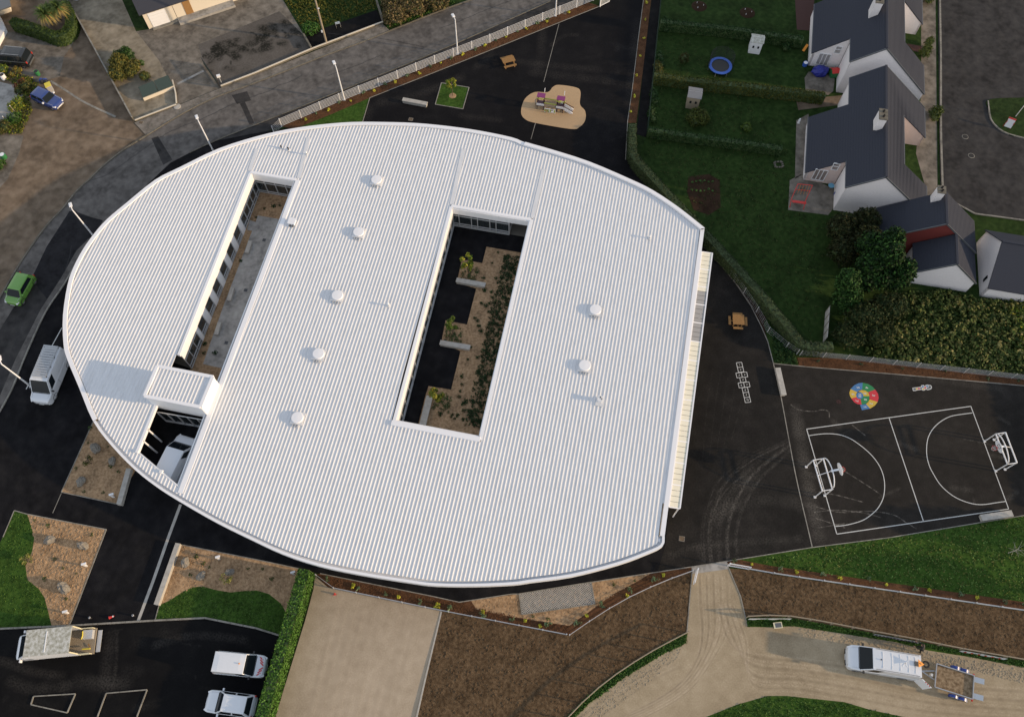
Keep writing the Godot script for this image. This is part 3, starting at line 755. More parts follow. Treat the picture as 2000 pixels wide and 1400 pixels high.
func wall_run(parent: Node, called: String, a: Vector2, b: Vector2, y0: float, y1: float, th: float, m: Material, step := 0.0) -> void:
	var L := a.distance_to(b)
	if L < 0.02: return
	var n := 1 if step <= 0 else maxi(1, int(L / step))
	for i in n:
		var q := MB.new()
		var g := 0.0 if n == 1 else 0.006 / L
		q.bar(v3(a.lerp(b, float(i) / n + g), (y0 + y1) / 2), v3(a.lerp(b, float(i + 1) / n - g), (y0 + y1) / 2), th, y1 - y0)
		put(q, called, m, parent)

func make_school() -> void:
	var T := thing("school_building", "large white school with curved ribbed metal roof and two courtyards", "building")
	var raw := PP(OUTLINE, 3.35)
	var cor := raw.size() - 1      # the straight east side runs from the last point back to the first
	var curve := smooth(raw, 3)
	var out := PackedVector2Array(curve)
	if not Geometry2D.is_polygon_clockwise(out): pass
	var in1 := Geometry2D.offset_polygon(out, -0.30)[0]
	# rim pieces: parapet coping along the north and west, gutter lip along the south
	var sgn := 1.0
	var tst := inset(out, 0.4)
	if not Geometry2D.is_point_in_polygon(tst[30], out): sgn = -1.0
	var o1 := inset(out, 0.38 * sgn); var o2 := inset(out, 0.2 * sgn); var o3 := inset(out, 0.52 * sgn)
	var west := 29 * 3      # the step at the west where coping turns to gutter
	var n := out.size()
	rim(T, "coping", out, o1, 0, 18, 3, ROOF_Y - 0.5, ROOF_Y + 0.26, M.coping)
	rim(T, "coping", out, o1, 18, west, 4, ROOF_Y - 0.5, ROOF_Y + 0.16, M.coping)
	rim(T, "coping", out, o1, n - 1, n, 1, ROOF_Y - 0.5, ROOF_Y + 0.10, M.coping)
	rim(T, "gutter_lip", out, o2, west, n - 1, 4, ROOF_Y - 0.45, ROOF_Y + 0.12, M.coping)
	var gf := MB.new()
	for k in range(west, n - 1):
		gf.quad(v3(o2[k], ROOF_Y - 0.13), v3(o2[(k + 1) % n], ROOF_Y - 0.13), v3(o3[(k + 1) % n], ROOF_Y - 0.13), v3(o3[k], ROOF_Y - 0.13))
	put(gf, "gutter", M.roof, T)
	# openings
	var hole1 := PP([488, 334, 577, 349, 346, 950, 265, 881.5], 3.3)
	var hole2 := PP([881, 402.5, 1036, 428, 937.5, 853, 770, 821], 3.3)
	var big2 := PP([879, 396.5, 1040, 424.5, 937.5, 862, 759, 828], 3.3)
	var area := Geometry2D.offset_polygon(out, -0.42)[0]
	# roof sheets stop short of the gutter on the south side; the coping covers their edge elsewhere
	deck(T, area, [hole1, big2], ROOF_Y)
	# flat flashing strips where the sheets change beside the openings
	for f in [[501, 290, 487, 332], [602, 268, 583, 347], [905, 290, 882, 398], [1062, 330, 1040, 424]]:
		var b := MB.new()
		var q := PP(f, 3.2)
		b.bar(v3(q[0], ROOF_Y + 0.03), v3(q[1], ROOF_Y + 0.03), 0.42, 0.05)
		put(b, "flashing", M.roof, T)
	# coping round the openings
	for e in [[[488, 334, 346.5, 692], 0.26, 3.17], [[304.5, 783, 265, 881.5], 0.26, 3.17], [[488, 334, 577, 349], 0.3, 3.2], [[581, 350, 350, 962], 0.44, 3.19], [[881, 401, 768, 825], 0.3, 3.17], [[881, 400, 1038, 427], 0.32, 3.2], [[1038, 427, 938, 858], 0.3, 3.18], [[764, 824.5, 937.5, 857.5], 0.46, 3.28]]:
		var q := PP(e[0], 3.3)
		var L := q[0].distance_to(q[1])
		var cnt := maxi(1, int(L / 4.0))
		for i in cnt:
			var b := MB.new()
			b.bar(v3(q[0].lerp(q[1], float(i) / cnt), e[2] - 0.17), v3(q[0].lerp(q[1], (i + 1.0) / cnt - 0.004 / L), e[2] - 0.17), e[1], 0.34)
			put(b, "coping", M.coping, T)
	# valley sheet and edge of the narrow roof strip beyond the porch opening
	for e in [[266, 880, 347, 949]]:
		var q := PP(e, 3.2)
		var b := MB.new()
		b.bar(v3(q[0], ROOF_Y - 0.15), v3(q[1], ROOF_Y - 0.15), 0.12, 0.36)
		put(b, "edge_beam", M.white, T)
		for t in [0.02, 0.6]:
			b = MB.new(); b.box(v3(q[0].lerp(q[1], t), ROOF_Y + 0.1), Vector3(0.25, 0.22, 0.3), VX); put(b, "rafter_end", M.white, T)
	# courtyard walls: upper cladding panels, then glazing down to a low plinth
	var inward := Vector2(VX.x, VX.z); var south := Vector2(UZ.x, UZ.z)
	# first courtyard, west wall
	var a := W2(488, 334, 3.3) + inward * 0.12; var b2 := W2(347, 690, 3.3) + inward * 0.12
	wall_run(T, "cladding_panel", a, b2, 2.15, ROOF_Y - 0.01, 0.1, M.white, 1.2)
	var span := a.distance_to(b2)
	var t0 := 0.0
	var fields := [[0.0, 0.235, 5], [0.275, 0.335, 2], [0.375, 0.435, 2], [0.475, 0.535, 2], [0.575, 0.635, 2], [0.675, 0.735, 2], [0.775, 0.835, 2], [0.86, 1.0, 3]]
	var last := 0.0
	for fl in fields:
		if fl[0] > last: wall_run(T, "wall_pier", a.lerp(b2, last), a.lerp(b2, fl[0]), 0.0, 2.15, 0.1, M.white)
		last = fl[1]
		var cuts := []
		for k in range(1, fl[2]): cuts.append(float(k) / fl[2])
		glazing(T, a.lerp(b2, fl[0]), a.lerp(b2, fl[1]), 0.12, 2.12, cuts if fl[2] != 2 else [], [0.22, 0.85] if fl[2] != 2 else [0.12, 0.3], inward)
	# first courtyard, north wall
	var c := W2(577, 349, 3.3) + south * 0.12
	a += south * 0.12
	wall_run(T, "cladding_panel", a, c, 2.15, ROOF_Y - 0.01, 0.1, M.white, 0.9)
	glazing(T, a, c, 0.12, 2.12, [0.22, 0.46, 0.7, 0.92], [0.14, 0.84], south)
	wall_run(T, "courtyard_wall", c - inward * 0.12, W2(346, 950, 3.3) - inward * 0.12, 0.0, ROOF_Y, 0.12, M.white)
	# porch: west columns and the glazed end under the roof box
	for q in [[284.5, 828, 315, 862.5], [275.5, 860, 306, 884]]:
		var p0 := W(q[2], q[3], 0.0)
		var b := MB.new()
		b.lathe(p0, [Vector2(0.08, 0), Vector2(0.08, ROOF_Y)], 12)
		put(b, "column", M.white, T)
	var pa := W2(293, 817, 0.05); var pb := W2(395, 835, 0.05)
	glazing(T, W2(302, 795, 3.0) + south * 0.2, W2(401, 812, 3.0) + south * 0.2, 0.1, 2.4, [0.2, 0.4, 0.6, 0.8], [0.1], south)
	# raised roof box
	var bt := [W(282, 773.5, 4.85), W(391, 795, 4.85), W(415.5, 736, 4.85), W(307, 715, 4.85)]
	var bp := PackedVector2Array()
	for q in bt: bp.append(Vector2(q.x, q.z))
	for i in 4: wall_run(T, "box_wall", bp[i], bp[(i + 1) % 4], 2.3 if i == 0 else ROOF_Y - 0.2, 4.8, 0.08, M.white, 1.0 if i == 0 else 0.0)
	deck(T, Geometry2D.offset_polygon(bp, -0.06)[0], [], 4.8)
	for i in 4:
		var b := MB.new()
		b.bar(v3(bp[i], 4.87 - (0.04 if i == 2 else 0.0)), v3(bp[(i + 1) % 4], 4.872 - (0.04 if i == 2 else 0.0)), 0.3 - i * 0.004, 0.16)
		put(b, "coping", M.coping, T)
	# second courtyard
	a = W2(881, 402.5, 3.3) + inward * 0.1; b2 = W2(770, 821, 3.3) + inward * 0.1
	wall_run(T, "cladding_panel", a, b2, 2.2, ROOF_Y - 0.01, 0.1, M.white, 1.5)
	var cc := []
	for k in range(1, 18): cc.append(k / 18.0)
	glazing(T, a, b2, 0.15, 2.18, cc, [0.2, 0.84], inward)
	c = W2(1036, 428, 3.3) + south * 0.1
	a += south * 0.1
	wall_run(T, "cladding_panel", a, c, 2.3, ROOF_Y - 0.01, 0.1, M.white, 0.8)
	var ce := a.lerp(c, 0.73)
	glazing(T, a, ce, 0.15, 2.28, [0.11, 0.33, 0.44, 0.66, 0.77], [0.1, 0.24, 0.86], south)
	glazing(T, ce, ce - south * 3.0, 0.15, 2.28, [0.5], [0.24, 0.86], inward)
	wall_run(T, "courtyard_wall", c - inward * 0.1, W2(937.5, 853, 3.3) - inward * 0.1, 0.0, ROOF_Y, 0.12, M.white)
	wall_run(T, "courtyard_wall", W2(770, 821, 3.3) - south * 0.1, W2(937.5, 853, 3.3) - south * 0.1, 0.0, ROOF_Y, 0.12, M.white)
	for q in [[878, 420], [768, 815]]: pass
	# outer wall and the floor behind the glass
	var ow := Geometry2D.offset_polygon(out, -0.75)[0]
	ow = Geometry2D.clip_polygons(ow, PP([346, 952, 265, 881, 180, 960, 300, 1060], 3.3))[0]
	for i in ow.size():
		wall_run(T, "outer_wall", ow[i], ow[(i + 1) % ow.size()], 0.0, ROOF_Y - 0.06, 0.2, M.white)
	var fl := MB.new()
	for strip in [PP([330, 360, 488, 334, 347, 690, 200, 640], 3.3), PP([577, 349, 880, 402, 769, 821, 430, 742], 3.3), PP([488, 334, 577, 349, 595, 300, 503, 288], 3.3), PP([880, 402, 1036, 428, 1055, 350, 899, 325], 3.3)]:
		fl.flat(strip, 0.05)
	put(fl, "interior_floor", M.interior, T)
	# glazed canopy on the east side
	var K := thing("glass_canopy", "long narrow glazed canopy with cream panes along the straight school wall", "canopy")
	var ca := W2(1371, 492, 2.9); var cb := W2(1306.5, 990, 2.9)
	var da := W2(1391.5, 495, 2.75); var db := W2(1328, 993.5, 2.75)
	var bays := 13
	for i in bays + 1:
		var t := float(i) / bays
		var b := MB.new(); b.bar(v3(ca.lerp(cb, t), 2.92), v3(da.lerp(db, t), 2.77), 0.09, 0.1); put(b, "rafter", M.coping, K)
		if i % 3 == 0 or i == bays:
			b = MB.new(); b.box(v3(da.lerp(db, t) - inward * 0.1, 1.36), Vector3(0.09, 2.72, 0.09), VX); put(b, "post", M.coping, K)
	for s in [[da, db, 2.79], [ca, cb, 2.93]]:
		var b := MB.new(); b.bar(v3(s[0], s[2]), v3(s[1], s[2]), 0.12, 0.14); put(b, "beam", M.coping, K)
	for i in bays * 4:
		var t := (i + 0.03) / (bays * 4.0); var tt := (i + 0.97) / (bays * 4.0)
		var b := MB.new()
		var y := 2.945
		b.quad(v3(ca.lerp(cb, t), y), v3(ca.lerp(cb, tt), y), v3(da.lerp(db, tt), y - 0.15), v3(da.lerp(db, t), y - 0.15))
		put(b, "pane", M.canopy_grey if i > 8 and i < 20 else M.canopy_pane, K)
	# things standing on the roof
	roof_gear()

func roof_gear() -> void:
	var dome := MB.new()
	dome.lathe(Vector3.ZERO, [Vector2(0.42, 0), Vector2(0.42, 0.12), Vector2(0.52, 0.12), Vector2(0.54, 0.15), Vector2(0.54, 0.27), Vector2(0.51, 0.30), Vector2(0.0, 0.32)], 28)
	var dm := dome.mesh()
	var foot := MB.new(); foot.box(Vector3(0, 0.06, 0), Vector3(1.15, 0.1, 1.2))
	var fm := foot.mesh()
	var where := ["nearest the street edge", "second along the row beside the narrow courtyard", "in the middle of the row of five", "fourth along the row from the street", "at the entrance end of the row of five"]
	var sp := [[735, 350], [700, 452], [658.5, 576], [621.5, 690], [580, 815], [1163.5, 604], [1142.5, 713]]
	for i in sp.size():
		var lab: String = "round white roof vent cowl, " + where[i] if i < 5 else ("round white roof vent cowl east of the planted courtyard, farther from the playing court" if i == 5 else "round white roof vent cowl east of the planted courtyard, nearer the square flue")
		var t := thing("roof_vent", lab, "roof vent", W(sp[i][0], sp[i][1], 3.42) * Vector3(1, 0, 1) + Vector3(0, ROOF_Y + 0.045, 0), SITE_YAW, "round vents on the school roof")
		shared(dm, "cowl", M.coping, t, Transform3D())
		shared(fm, "flashing", M.roof, t, Transform3D())
		var lg := MB.new()
		for k in 3: lg.box(Vector3(0.25 - k * 0.25, 0.06, 0.72), Vector3(0.07, 0.12, 0.3))
		put(lg, "drip_cover", M.frame, t)
	var t := thing("vent_box", "square white vent box beside the narrow courtyard coping", "vent", W(569, 430, 3.6) * Vector3(1, 0, 1) + Vector3(0, ROOF_Y + 0.045, 0), SITE_YAW)
	var b := MB.new(); b.box(Vector3(0, 0.16, 0), Vector3(0.62, 0.32, 0.62)); put(b, "housing", M.coping, t)
	b = MB.new(); b.box(Vector3(0, 0.35, 0), Vector3(0.74, 0.06, 0.74)); put(b, "cap", M.coping, t)
	b = MB.new(); b.box(Vector3(-0.15, 0.08, 0.42), Vector3(0.12, 0.16, 0.2)); b.box(Vector3(0.15, 0.08, 0.42), Vector3(0.12, 0.16, 0.2)); put(b, "outlet", M.dark_frame, t)
	t = thing("square_flue", "small square metal flue with twin outlets near the glass canopy", "flue", W(1173, 776, 3.9) * Vector3(1, 0, 1) + Vector3(0, ROOF_Y + 0.045, 0), SITE_YAW)
	b = MB.new(); b.box(Vector3(0, 0.26, 0), Vector3(0.34, 0.52, 0.4)); put(b, "shaft", M.coping, t)
	b = MB.new(); b.box(Vector3(0, 0.54, 0), Vector3(0.46, 0.05, 0.52)); put(b, "cap", M.lamp_glass, t)
	b = MB.new(); b.box(Vector3(0.0, 0.58, -0.1), Vector3(0.12, 0.05, 0.12)); b.box(Vector3(0.14, 0.58, 0.05), Vector3(0.1, 0.05, 0.1)); put(b, "outlet", M.black, t)
	b = MB.new(); b.box(Vector3(0, 0.03, 0.1), Vector3(0.7, 0.05, 0.9)); put(b, "flashing", M.roof, t)
	for q in [[597, 297, "slim metal flue pipe north of the narrow courtyard", 1], [757.5, 593, "lone slim metal flue pipe between the courtyards", 1], [1270, 461, "lone slim metal flue pipe near the roof's pointed east corner", 1], [547.5, 284, "left one of two short black vent pipes near the street edge", 0], [561.5, 288, "right one of two short black vent pipes near the street edge", 0]]:
		t = thing("flue_pipe" if q[3] else "vent_pipe", q[2], "pipe", W(q[0], q[1], 3.5) * Vector3(1, 0, 1) + Vector3(0, ROOF_Y + 0.045, 0))
		b = MB.new(); b.lathe(Vector3.ZERO, [Vector2(0.07, 0), Vector2(0.07, 0.32), Vector2(0.0, 0.32)], 10); put(b, "pipe", M.steel if q[3] else M.black, t)
		b = MB.new(); b.lathe(Vector3(0, 0.29, 0), [Vector2(0.0, 0), Vector2(0.13, 0.02), Vector2(0.1, 0.14), Vector2(0, 0.18)] if q[3] else [Vector2(0.085, 0), Vector2(0.085, 0.05), Vector2(0, 0.06)], 12); put(b, "cap", M.lamp_glass if q[3] else M.black, t)
		b = MB.new(); b.lathe(Vector3.ZERO, [Vector2(0.2, 0), Vector2(0.08, 0.06)], 10); put(b, "flashing", M.roof, t)

# ---------------------------------------------------------------- foliage helpers
func leaves(b: MB, o: Vector3, rad: Vector3, n: int, size: float, cols: Array, r: RandomNumberGenerator, inner := 0.6, flatness := 0.4) -> void:
	for i in n:
		var d := Vector3(r.randfn(), r.randfn(), r.randfn()).normalized()
		var k := lerpf(inner, 1.0, sqrt(r.randf()))
		leaf(b, o + d * rad * k, (d + Vector3(r.randfn(), r.randfn(), r.randfn()) * 0.5 + Vector3.UP * flatness).normalized(), size * r.randf_range(0.6, 1.4), cols, r)

func leaf(b: MB, p: Vector3, nn: Vector3, s: float, cols: Array, r: RandomNumberGenerator) -> void:
	var t := nn.cross(Vector3(r.randfn(), r.randfn(), r.randfn())).normalized()
	var w := nn.cross(t).normalized() * s * 0.42
	t *= s * 0.75
	var c: Color = cols[r.randi() % cols.size()]
	var j := r.randf_range(0.72, 1.3)
	b.col = Color(c.r * j, c.g * j * r.randf_range(0.94, 1.06), c.b * j)
	var bow := nn * s * 0.12
	b.trin(p - t, p + w + bow, p + t, nn, nn, nn)
	b.trin(p - t, p + t, p - w + bow, nn, nn, nn)

func lump(b: MB, o: Vector3, rad: Vector3, sd: int, rough := 0.25, seg := 9, c := Color(0.05, 0.08, 0.024)) -> void:      # an uneven closed body
	var f := FastNoiseLite.new(); f.seed = sd; f.frequency = 0.8
	var ring := []
	for i in seg + 1:
		var row := []
		for k in seg * 2:
			var th := PI * i / seg; var ph := TAU * k / (seg * 2)
			var d := Vector3(sin(th) * cos(ph), cos(th), sin(th) * sin(ph))
			row.append(o + d * rad * (1.0 + rough * f.get_noise_3dv(d * 1.7)))
		ring.append(row)
	b.col = c
	for i in seg:
		for k in seg * 2:
			var k2 := (k + 1) % (seg * 2)
			b.quad(ring[i][k], ring[i][k2], ring[i + 1][k2], ring[i + 1][k])

const LAUREL := [Color(0.030, 0.075, 0.012), Color(0.045, 0.105, 0.018), Color(0.022, 0.052, 0.010), Color(0.065, 0.13, 0.03)]
const DARKGREEN := [Color(0.012, 0.034, 0.010), Color(0.020, 0.05, 0.014), Color(0.03, 0.064, 0.018)]
const OLIVE := [Color(0.055, 0.062, 0.014), Color(0.085, 0.085, 0.022), Color(0.04, 0.05, 0.014), Color(0.11, 0.09, 0.03)]
const YELLOW := [Color(0.42, 0.40, 0.035), Color(0.55, 0.50, 0.06), Color(0.28, 0.32, 0.04)]
const LIME := [Color(0.11, 0.17, 0.02), Color(0.19, 0.22, 0.03), Color(0.07, 0.12, 0.015), Color(0.26, 0.24, 0.03)]
const SAGE := [Color(0.10, 0.15, 0.08), Color(0.15, 0.20, 0.11), Color(0.07, 0.11, 0.055)]

func hedge(called: String, label: String, px: Array, width: float, h: float, cols: Array, dens := 110.0, ls := 0.12, group := "") -> Node3D:
	var pts := smooth(PP(px, h), 4)
	var root := thing(called, label, "hedge", v3(pts[0], 0), 0.0, group)
	var core := MB.new()
	var off := v3(pts[0], 0)
	var lf := MB.new()
	var r := RandomNumberGenerator.new(); r.seed = int(px[0] * 13 + px[1])
	core.col = Color(0.05, 0.08, 0.024)
	for i in pts.size() - 1:
		var a := v3(pts[i], 0) - off; var c := v3(pts[i + 1], 0) - off
		var d := (c - a).normalized()
		var s := Vector3(-d.z, 0, d.x)
		core.bar(a - d * 0.05 + Vector3.UP * (h - 0.08) / 2, c + d * 0.05 + Vector3.UP * (h - 0.08) / 2, width - 0.14, h - 0.08)
		var L := a.distance_to(c)
		var n := int(L * (width + 2 * h) * dens)
		for k in n:
			var t := r.randf() * (width + 2 * h)
			var q := a.lerp(c, r.randf())
			var jig := r.randf_range(-0.06, 0.07)
			var nn := Vector3.UP
			if t < h: q += s * (-width / 2 - jig) + Vector3.UP * t; nn = -s
			elif t < h + width: q += s * (t - h - width / 2) + Vector3.UP * (h + jig)
			else: q += s * (width / 2 + jig) + Vector3.UP * (t - h - width); nn = s
			leaf(lf, q, (nn + Vector3(r.randfn(), r.randfn(), r.randfn()) * 0.55).normalized(), ls * r.randf_range(0.6, 1.4), cols, r)
	put(core, "branches", M.tinted, root)
	put(lf, "foliage", M.leaf, root)
	return root

func small_tree(label: String, at: Vector3, h: float, spread: float, cols: Array, n: int, sd: int, ls := 0.16, called := "young_tree", group := "") -> Node3D:
	var root := thing(called, label, "tree", at, 0.0, group)
	var r := RandomNumberGenerator.new(); r.seed = sd
	var tr := MB.new(); tr.col = Color(0.11, 0.085, 0.06)
	tr.tube([Vector3.ZERO, Vector3(r.randfn() * 0.03, h * 0.5, r.randfn() * 0.03), Vector3(r.randfn() * 0.08, h, r.randfn() * 0.08)], 0.05, 7, 0.015)
	var lf := MB.new()
	for i in 11:
		var y := h * r.randf_range(0.42, 0.92)
		var a := r.randf() * TAU
		var e := Vector3(cos(a) * spread * r.randf_range(0.5, 1.0), y + h * r.randf_range(0.05, 0.22), sin(a) * spread * r.randf_range(0.5, 1.0))
		tr.tube([Vector3(0, y, 0), Vector3(0, y, 0).lerp(e, 0.5) + Vector3.UP * 0.04, e], 0.018, 5, 0.006)
		leaves(lf, Vector3(0, y, 0).lerp(e, 0.75), Vector3(0.34, 0.24, 0.34) * spread, n / 11, ls, cols, r, 0.0)
	put(tr, "trunk", M.tinted, root)
	put(lf, "crown", M.leaf, root)
	return root

func crown_tree(called: String, label: String, category: String, at: Vector3, blobs: Array, cols: Array, dens: float, ls: float, sd: int, trunk_h := 1.5, group := "") -> Node3D:      # blobs: [centre, radii]
	var root := thing(called, label, category, at, 0.0, group)
	var r := RandomNumberGenerator.new(); r.seed = sd
	var tr := MB.new(); tr.col = Color(0.07, 0.055, 0.04)
	var lf := MB.new(); var core := MB.new()
	for k in blobs.size():
		var o: Vector3 = blobs[k][0]; var rad: Vector3 = blobs[k][1]
		tr.tube([Vector3.ZERO, Vector3(o.x * 0.4, o.y * 0.5, o.z * 0.4), o], 0.12, 6, 0.03)
		lump(core, o, rad * 0.72, sd + k, 0.45, 7)
		var area := 4.0 * PI * pow((pow(rad.x * rad.y, 1.6) + pow(rad.x * rad.z, 1.6) + pow(rad.y * rad.z, 1.6)) / 3.0, 1.0 / 1.6)
		var m := int(area * dens / 9.0)
		for j in m:      # clumps of nine leaves
			var d := Vector3(r.randfn(), r.randfn(), r.randfn()).normalized()
			if d.y < -0.5: d.y = -d.y
			leaves(lf, o + d * rad * r.randf_range(0.72, 1.04), Vector3.ONE * ls * 1.7, 9, ls, cols, r, 0.1)
	put(tr, "trunk", M.tinted, root)
	put(core, "inner_branches", M.tinted, root)
	put(lf, "crown", M.leaf, root)
	return root

# ---------------------------------------------------------------- the school yard
func lamp_post(px: float, py: float, label: String) -> void:
	var t := thing("street_lamp", label, "street lamp", W(px, py), 0.0, "white street lamps along the road")
	var b := MB.new(); b.tube([Vector3.ZERO, Vector3(0, 5.0, 0)], 0.085, 10, 0.055); put(b, "post", M.white, t)
	b = MB.new(); b.box(Vector3(0, 0.03, 0), Vector3(0.3, 0.05, 0.3)); put(b, "base_plate", M.steel, t)
	var dir := Vector3(-0.42, 0.0, -0.9).normalized()
	b = MB.new(); b.tube([Vector3(0, 4.95, 0), Vector3(0, 5.05, 0) + dir * 0.12, Vector3(0, 5.1, 0) + dir * 0.34], 0.045, 8); put(b, "arm", M.white, t)
	b = MB.new(); b.box(Vector3(0, 5.12, 0) + dir * 0.56, Vector3(0.52, 0.09, 0.3), dir); b.box(Vector3(0, 5.18, 0) + dir * 0.5, Vector3(0.32, 0.05, 0.2), dir)
	var hd := put(b, "lamp_head", M.white, t)
	b = MB.new(); b.box(Vector3(0, 5.068, 0) + dir * 0.6, Vector3(0.34, 0.012, 0.22), dir); put(b, "lens", M.lamp_glass, hd)

func slat_fence(label: String, px: Array, step: float, h: float, n: int, m: Material, rail := 0.05, gap0 := 0.12, group := "") -> Node3D:
	var pts := along(PP(px), step)
	var off := v3(pts[0], 0)
	var t := thing("fence", label, "fence", off, 0.0, group)
	for i in pts.size():
		var b := MB.new(); b.box(v3(pts[i], h / 2) - off, Vector3(0.07, h, 0.07), Vector3(1, 0, -0.4)); b.box(v3(pts[i], h + 0.01) - off, Vector3(0.085, 0.02, 0.085), Vector3(1, 0, -0.4)); put(b, "post", m, t)
		if i < pts.size() - 1:
			for k in n:
				b = MB.new()
				var y := gap0 + (h - gap0 - 0.06) * k / (n - 1.0)
				b.bar(v3(pts[i], y) - off, v3(pts[i + 1], y) - off, 0.02, rail); put(b, "rail", m, t)
	return t

func mesh_fence(label: String, px: Array, step: float, h: float, m: Material, wires := 5, uprights := 0.16, group := "") -> Node3D:
	var pts := along(PP(px), step)
	var off := v3(pts[0], 0)
	var t := thing("fence", label, "fence", off, 0.0, group)
	for i in pts.size():
		var b := MB.new(); b.box(v3(pts[i], h / 2 + 0.03) - off, Vector3(0.06, h + 0.06, 0.05)); put(b, "post", m, t)
		if i < pts.size() - 1:
			b = MB.new()
			for k in wires: b.bar(v3(pts[i], 0.06 + (h - 0.06) * k / (wires - 1.0)) - off, v3(pts[i + 1], 0.06 + (h - 0.06) * k / (wires - 1.0)) - off, 0.008, 0.01)
			var n := int(pts[i].distance_to(pts[i + 1]) / uprights)
			for k in n:
				var q := pts[i].lerp(pts[i + 1], (k + 0.5) / n)
				b.box(v3(q, h / 2 + 0.03) - off, Vector3(0.007, h - 0.06, 0.007))
			put(b, "mesh_panel", m, t)
	return t

func bench_block(label: String, a: Array, w: float, h: float, group := "") -> void:
	var p := PP(a, h)
	var o := (p[0] + p[1]) / 2
	var d := p[1] - p[0]
	var t := thing("concrete_bench", label, "bench", v3(o, 0), atan2(-d.y, d.x), group)
	var b := MB.new(); b.box(Vector3(0, h - 0.06, 0), Vector3(d.length(), 0.12, w)); put(b, "seat_slab", M.concrete, t)
	b = MB.new(); b.box(Vector3(0, (h - 0.12) / 2, 0), Vector3(d.length() - 0.12, h - 0.121, w - 0.08)); put(b, "plinth", M.concrete, t)

func boulder(label: String, px: float, py: float, w: float, h: float, sd: int) -> void:
	var o := W(px, py, h * 0.4); o.y = 0
	var t := thing("boulder", label, "boulder", o, sd * 0.7, "boulders in the sand beds")
	var f := FastNoiseLite.new(); f.seed = sd; f.frequency = 0.9
	var b := MB.new()
	var seg := 8
	var ring := []
	for i in seg + 1:
		var row := []
		for k in 14:
			var th := PI * i / seg; var ph := TAU * k / 14
			var d := Vector3(sin(th) * cos(ph), cos(th), sin(th) * sin(ph))
			var q := d * Vector3(w / 2, h * 0.75, w / 2 * 0.7) * (1.0 + 0.55 * f.get_noise_3dv(d * 1.4))
			row.append(q + Vector3.UP * h * 0.3)
		ring.append(row)
	for i in seg:
		for k in 14: b.quad(ring[i][k], ring[i][(k + 1) % 14], ring[i + 1][(k + 1) % 14], ring[i + 1][k])
	put(b, "stone", M.rock, t)

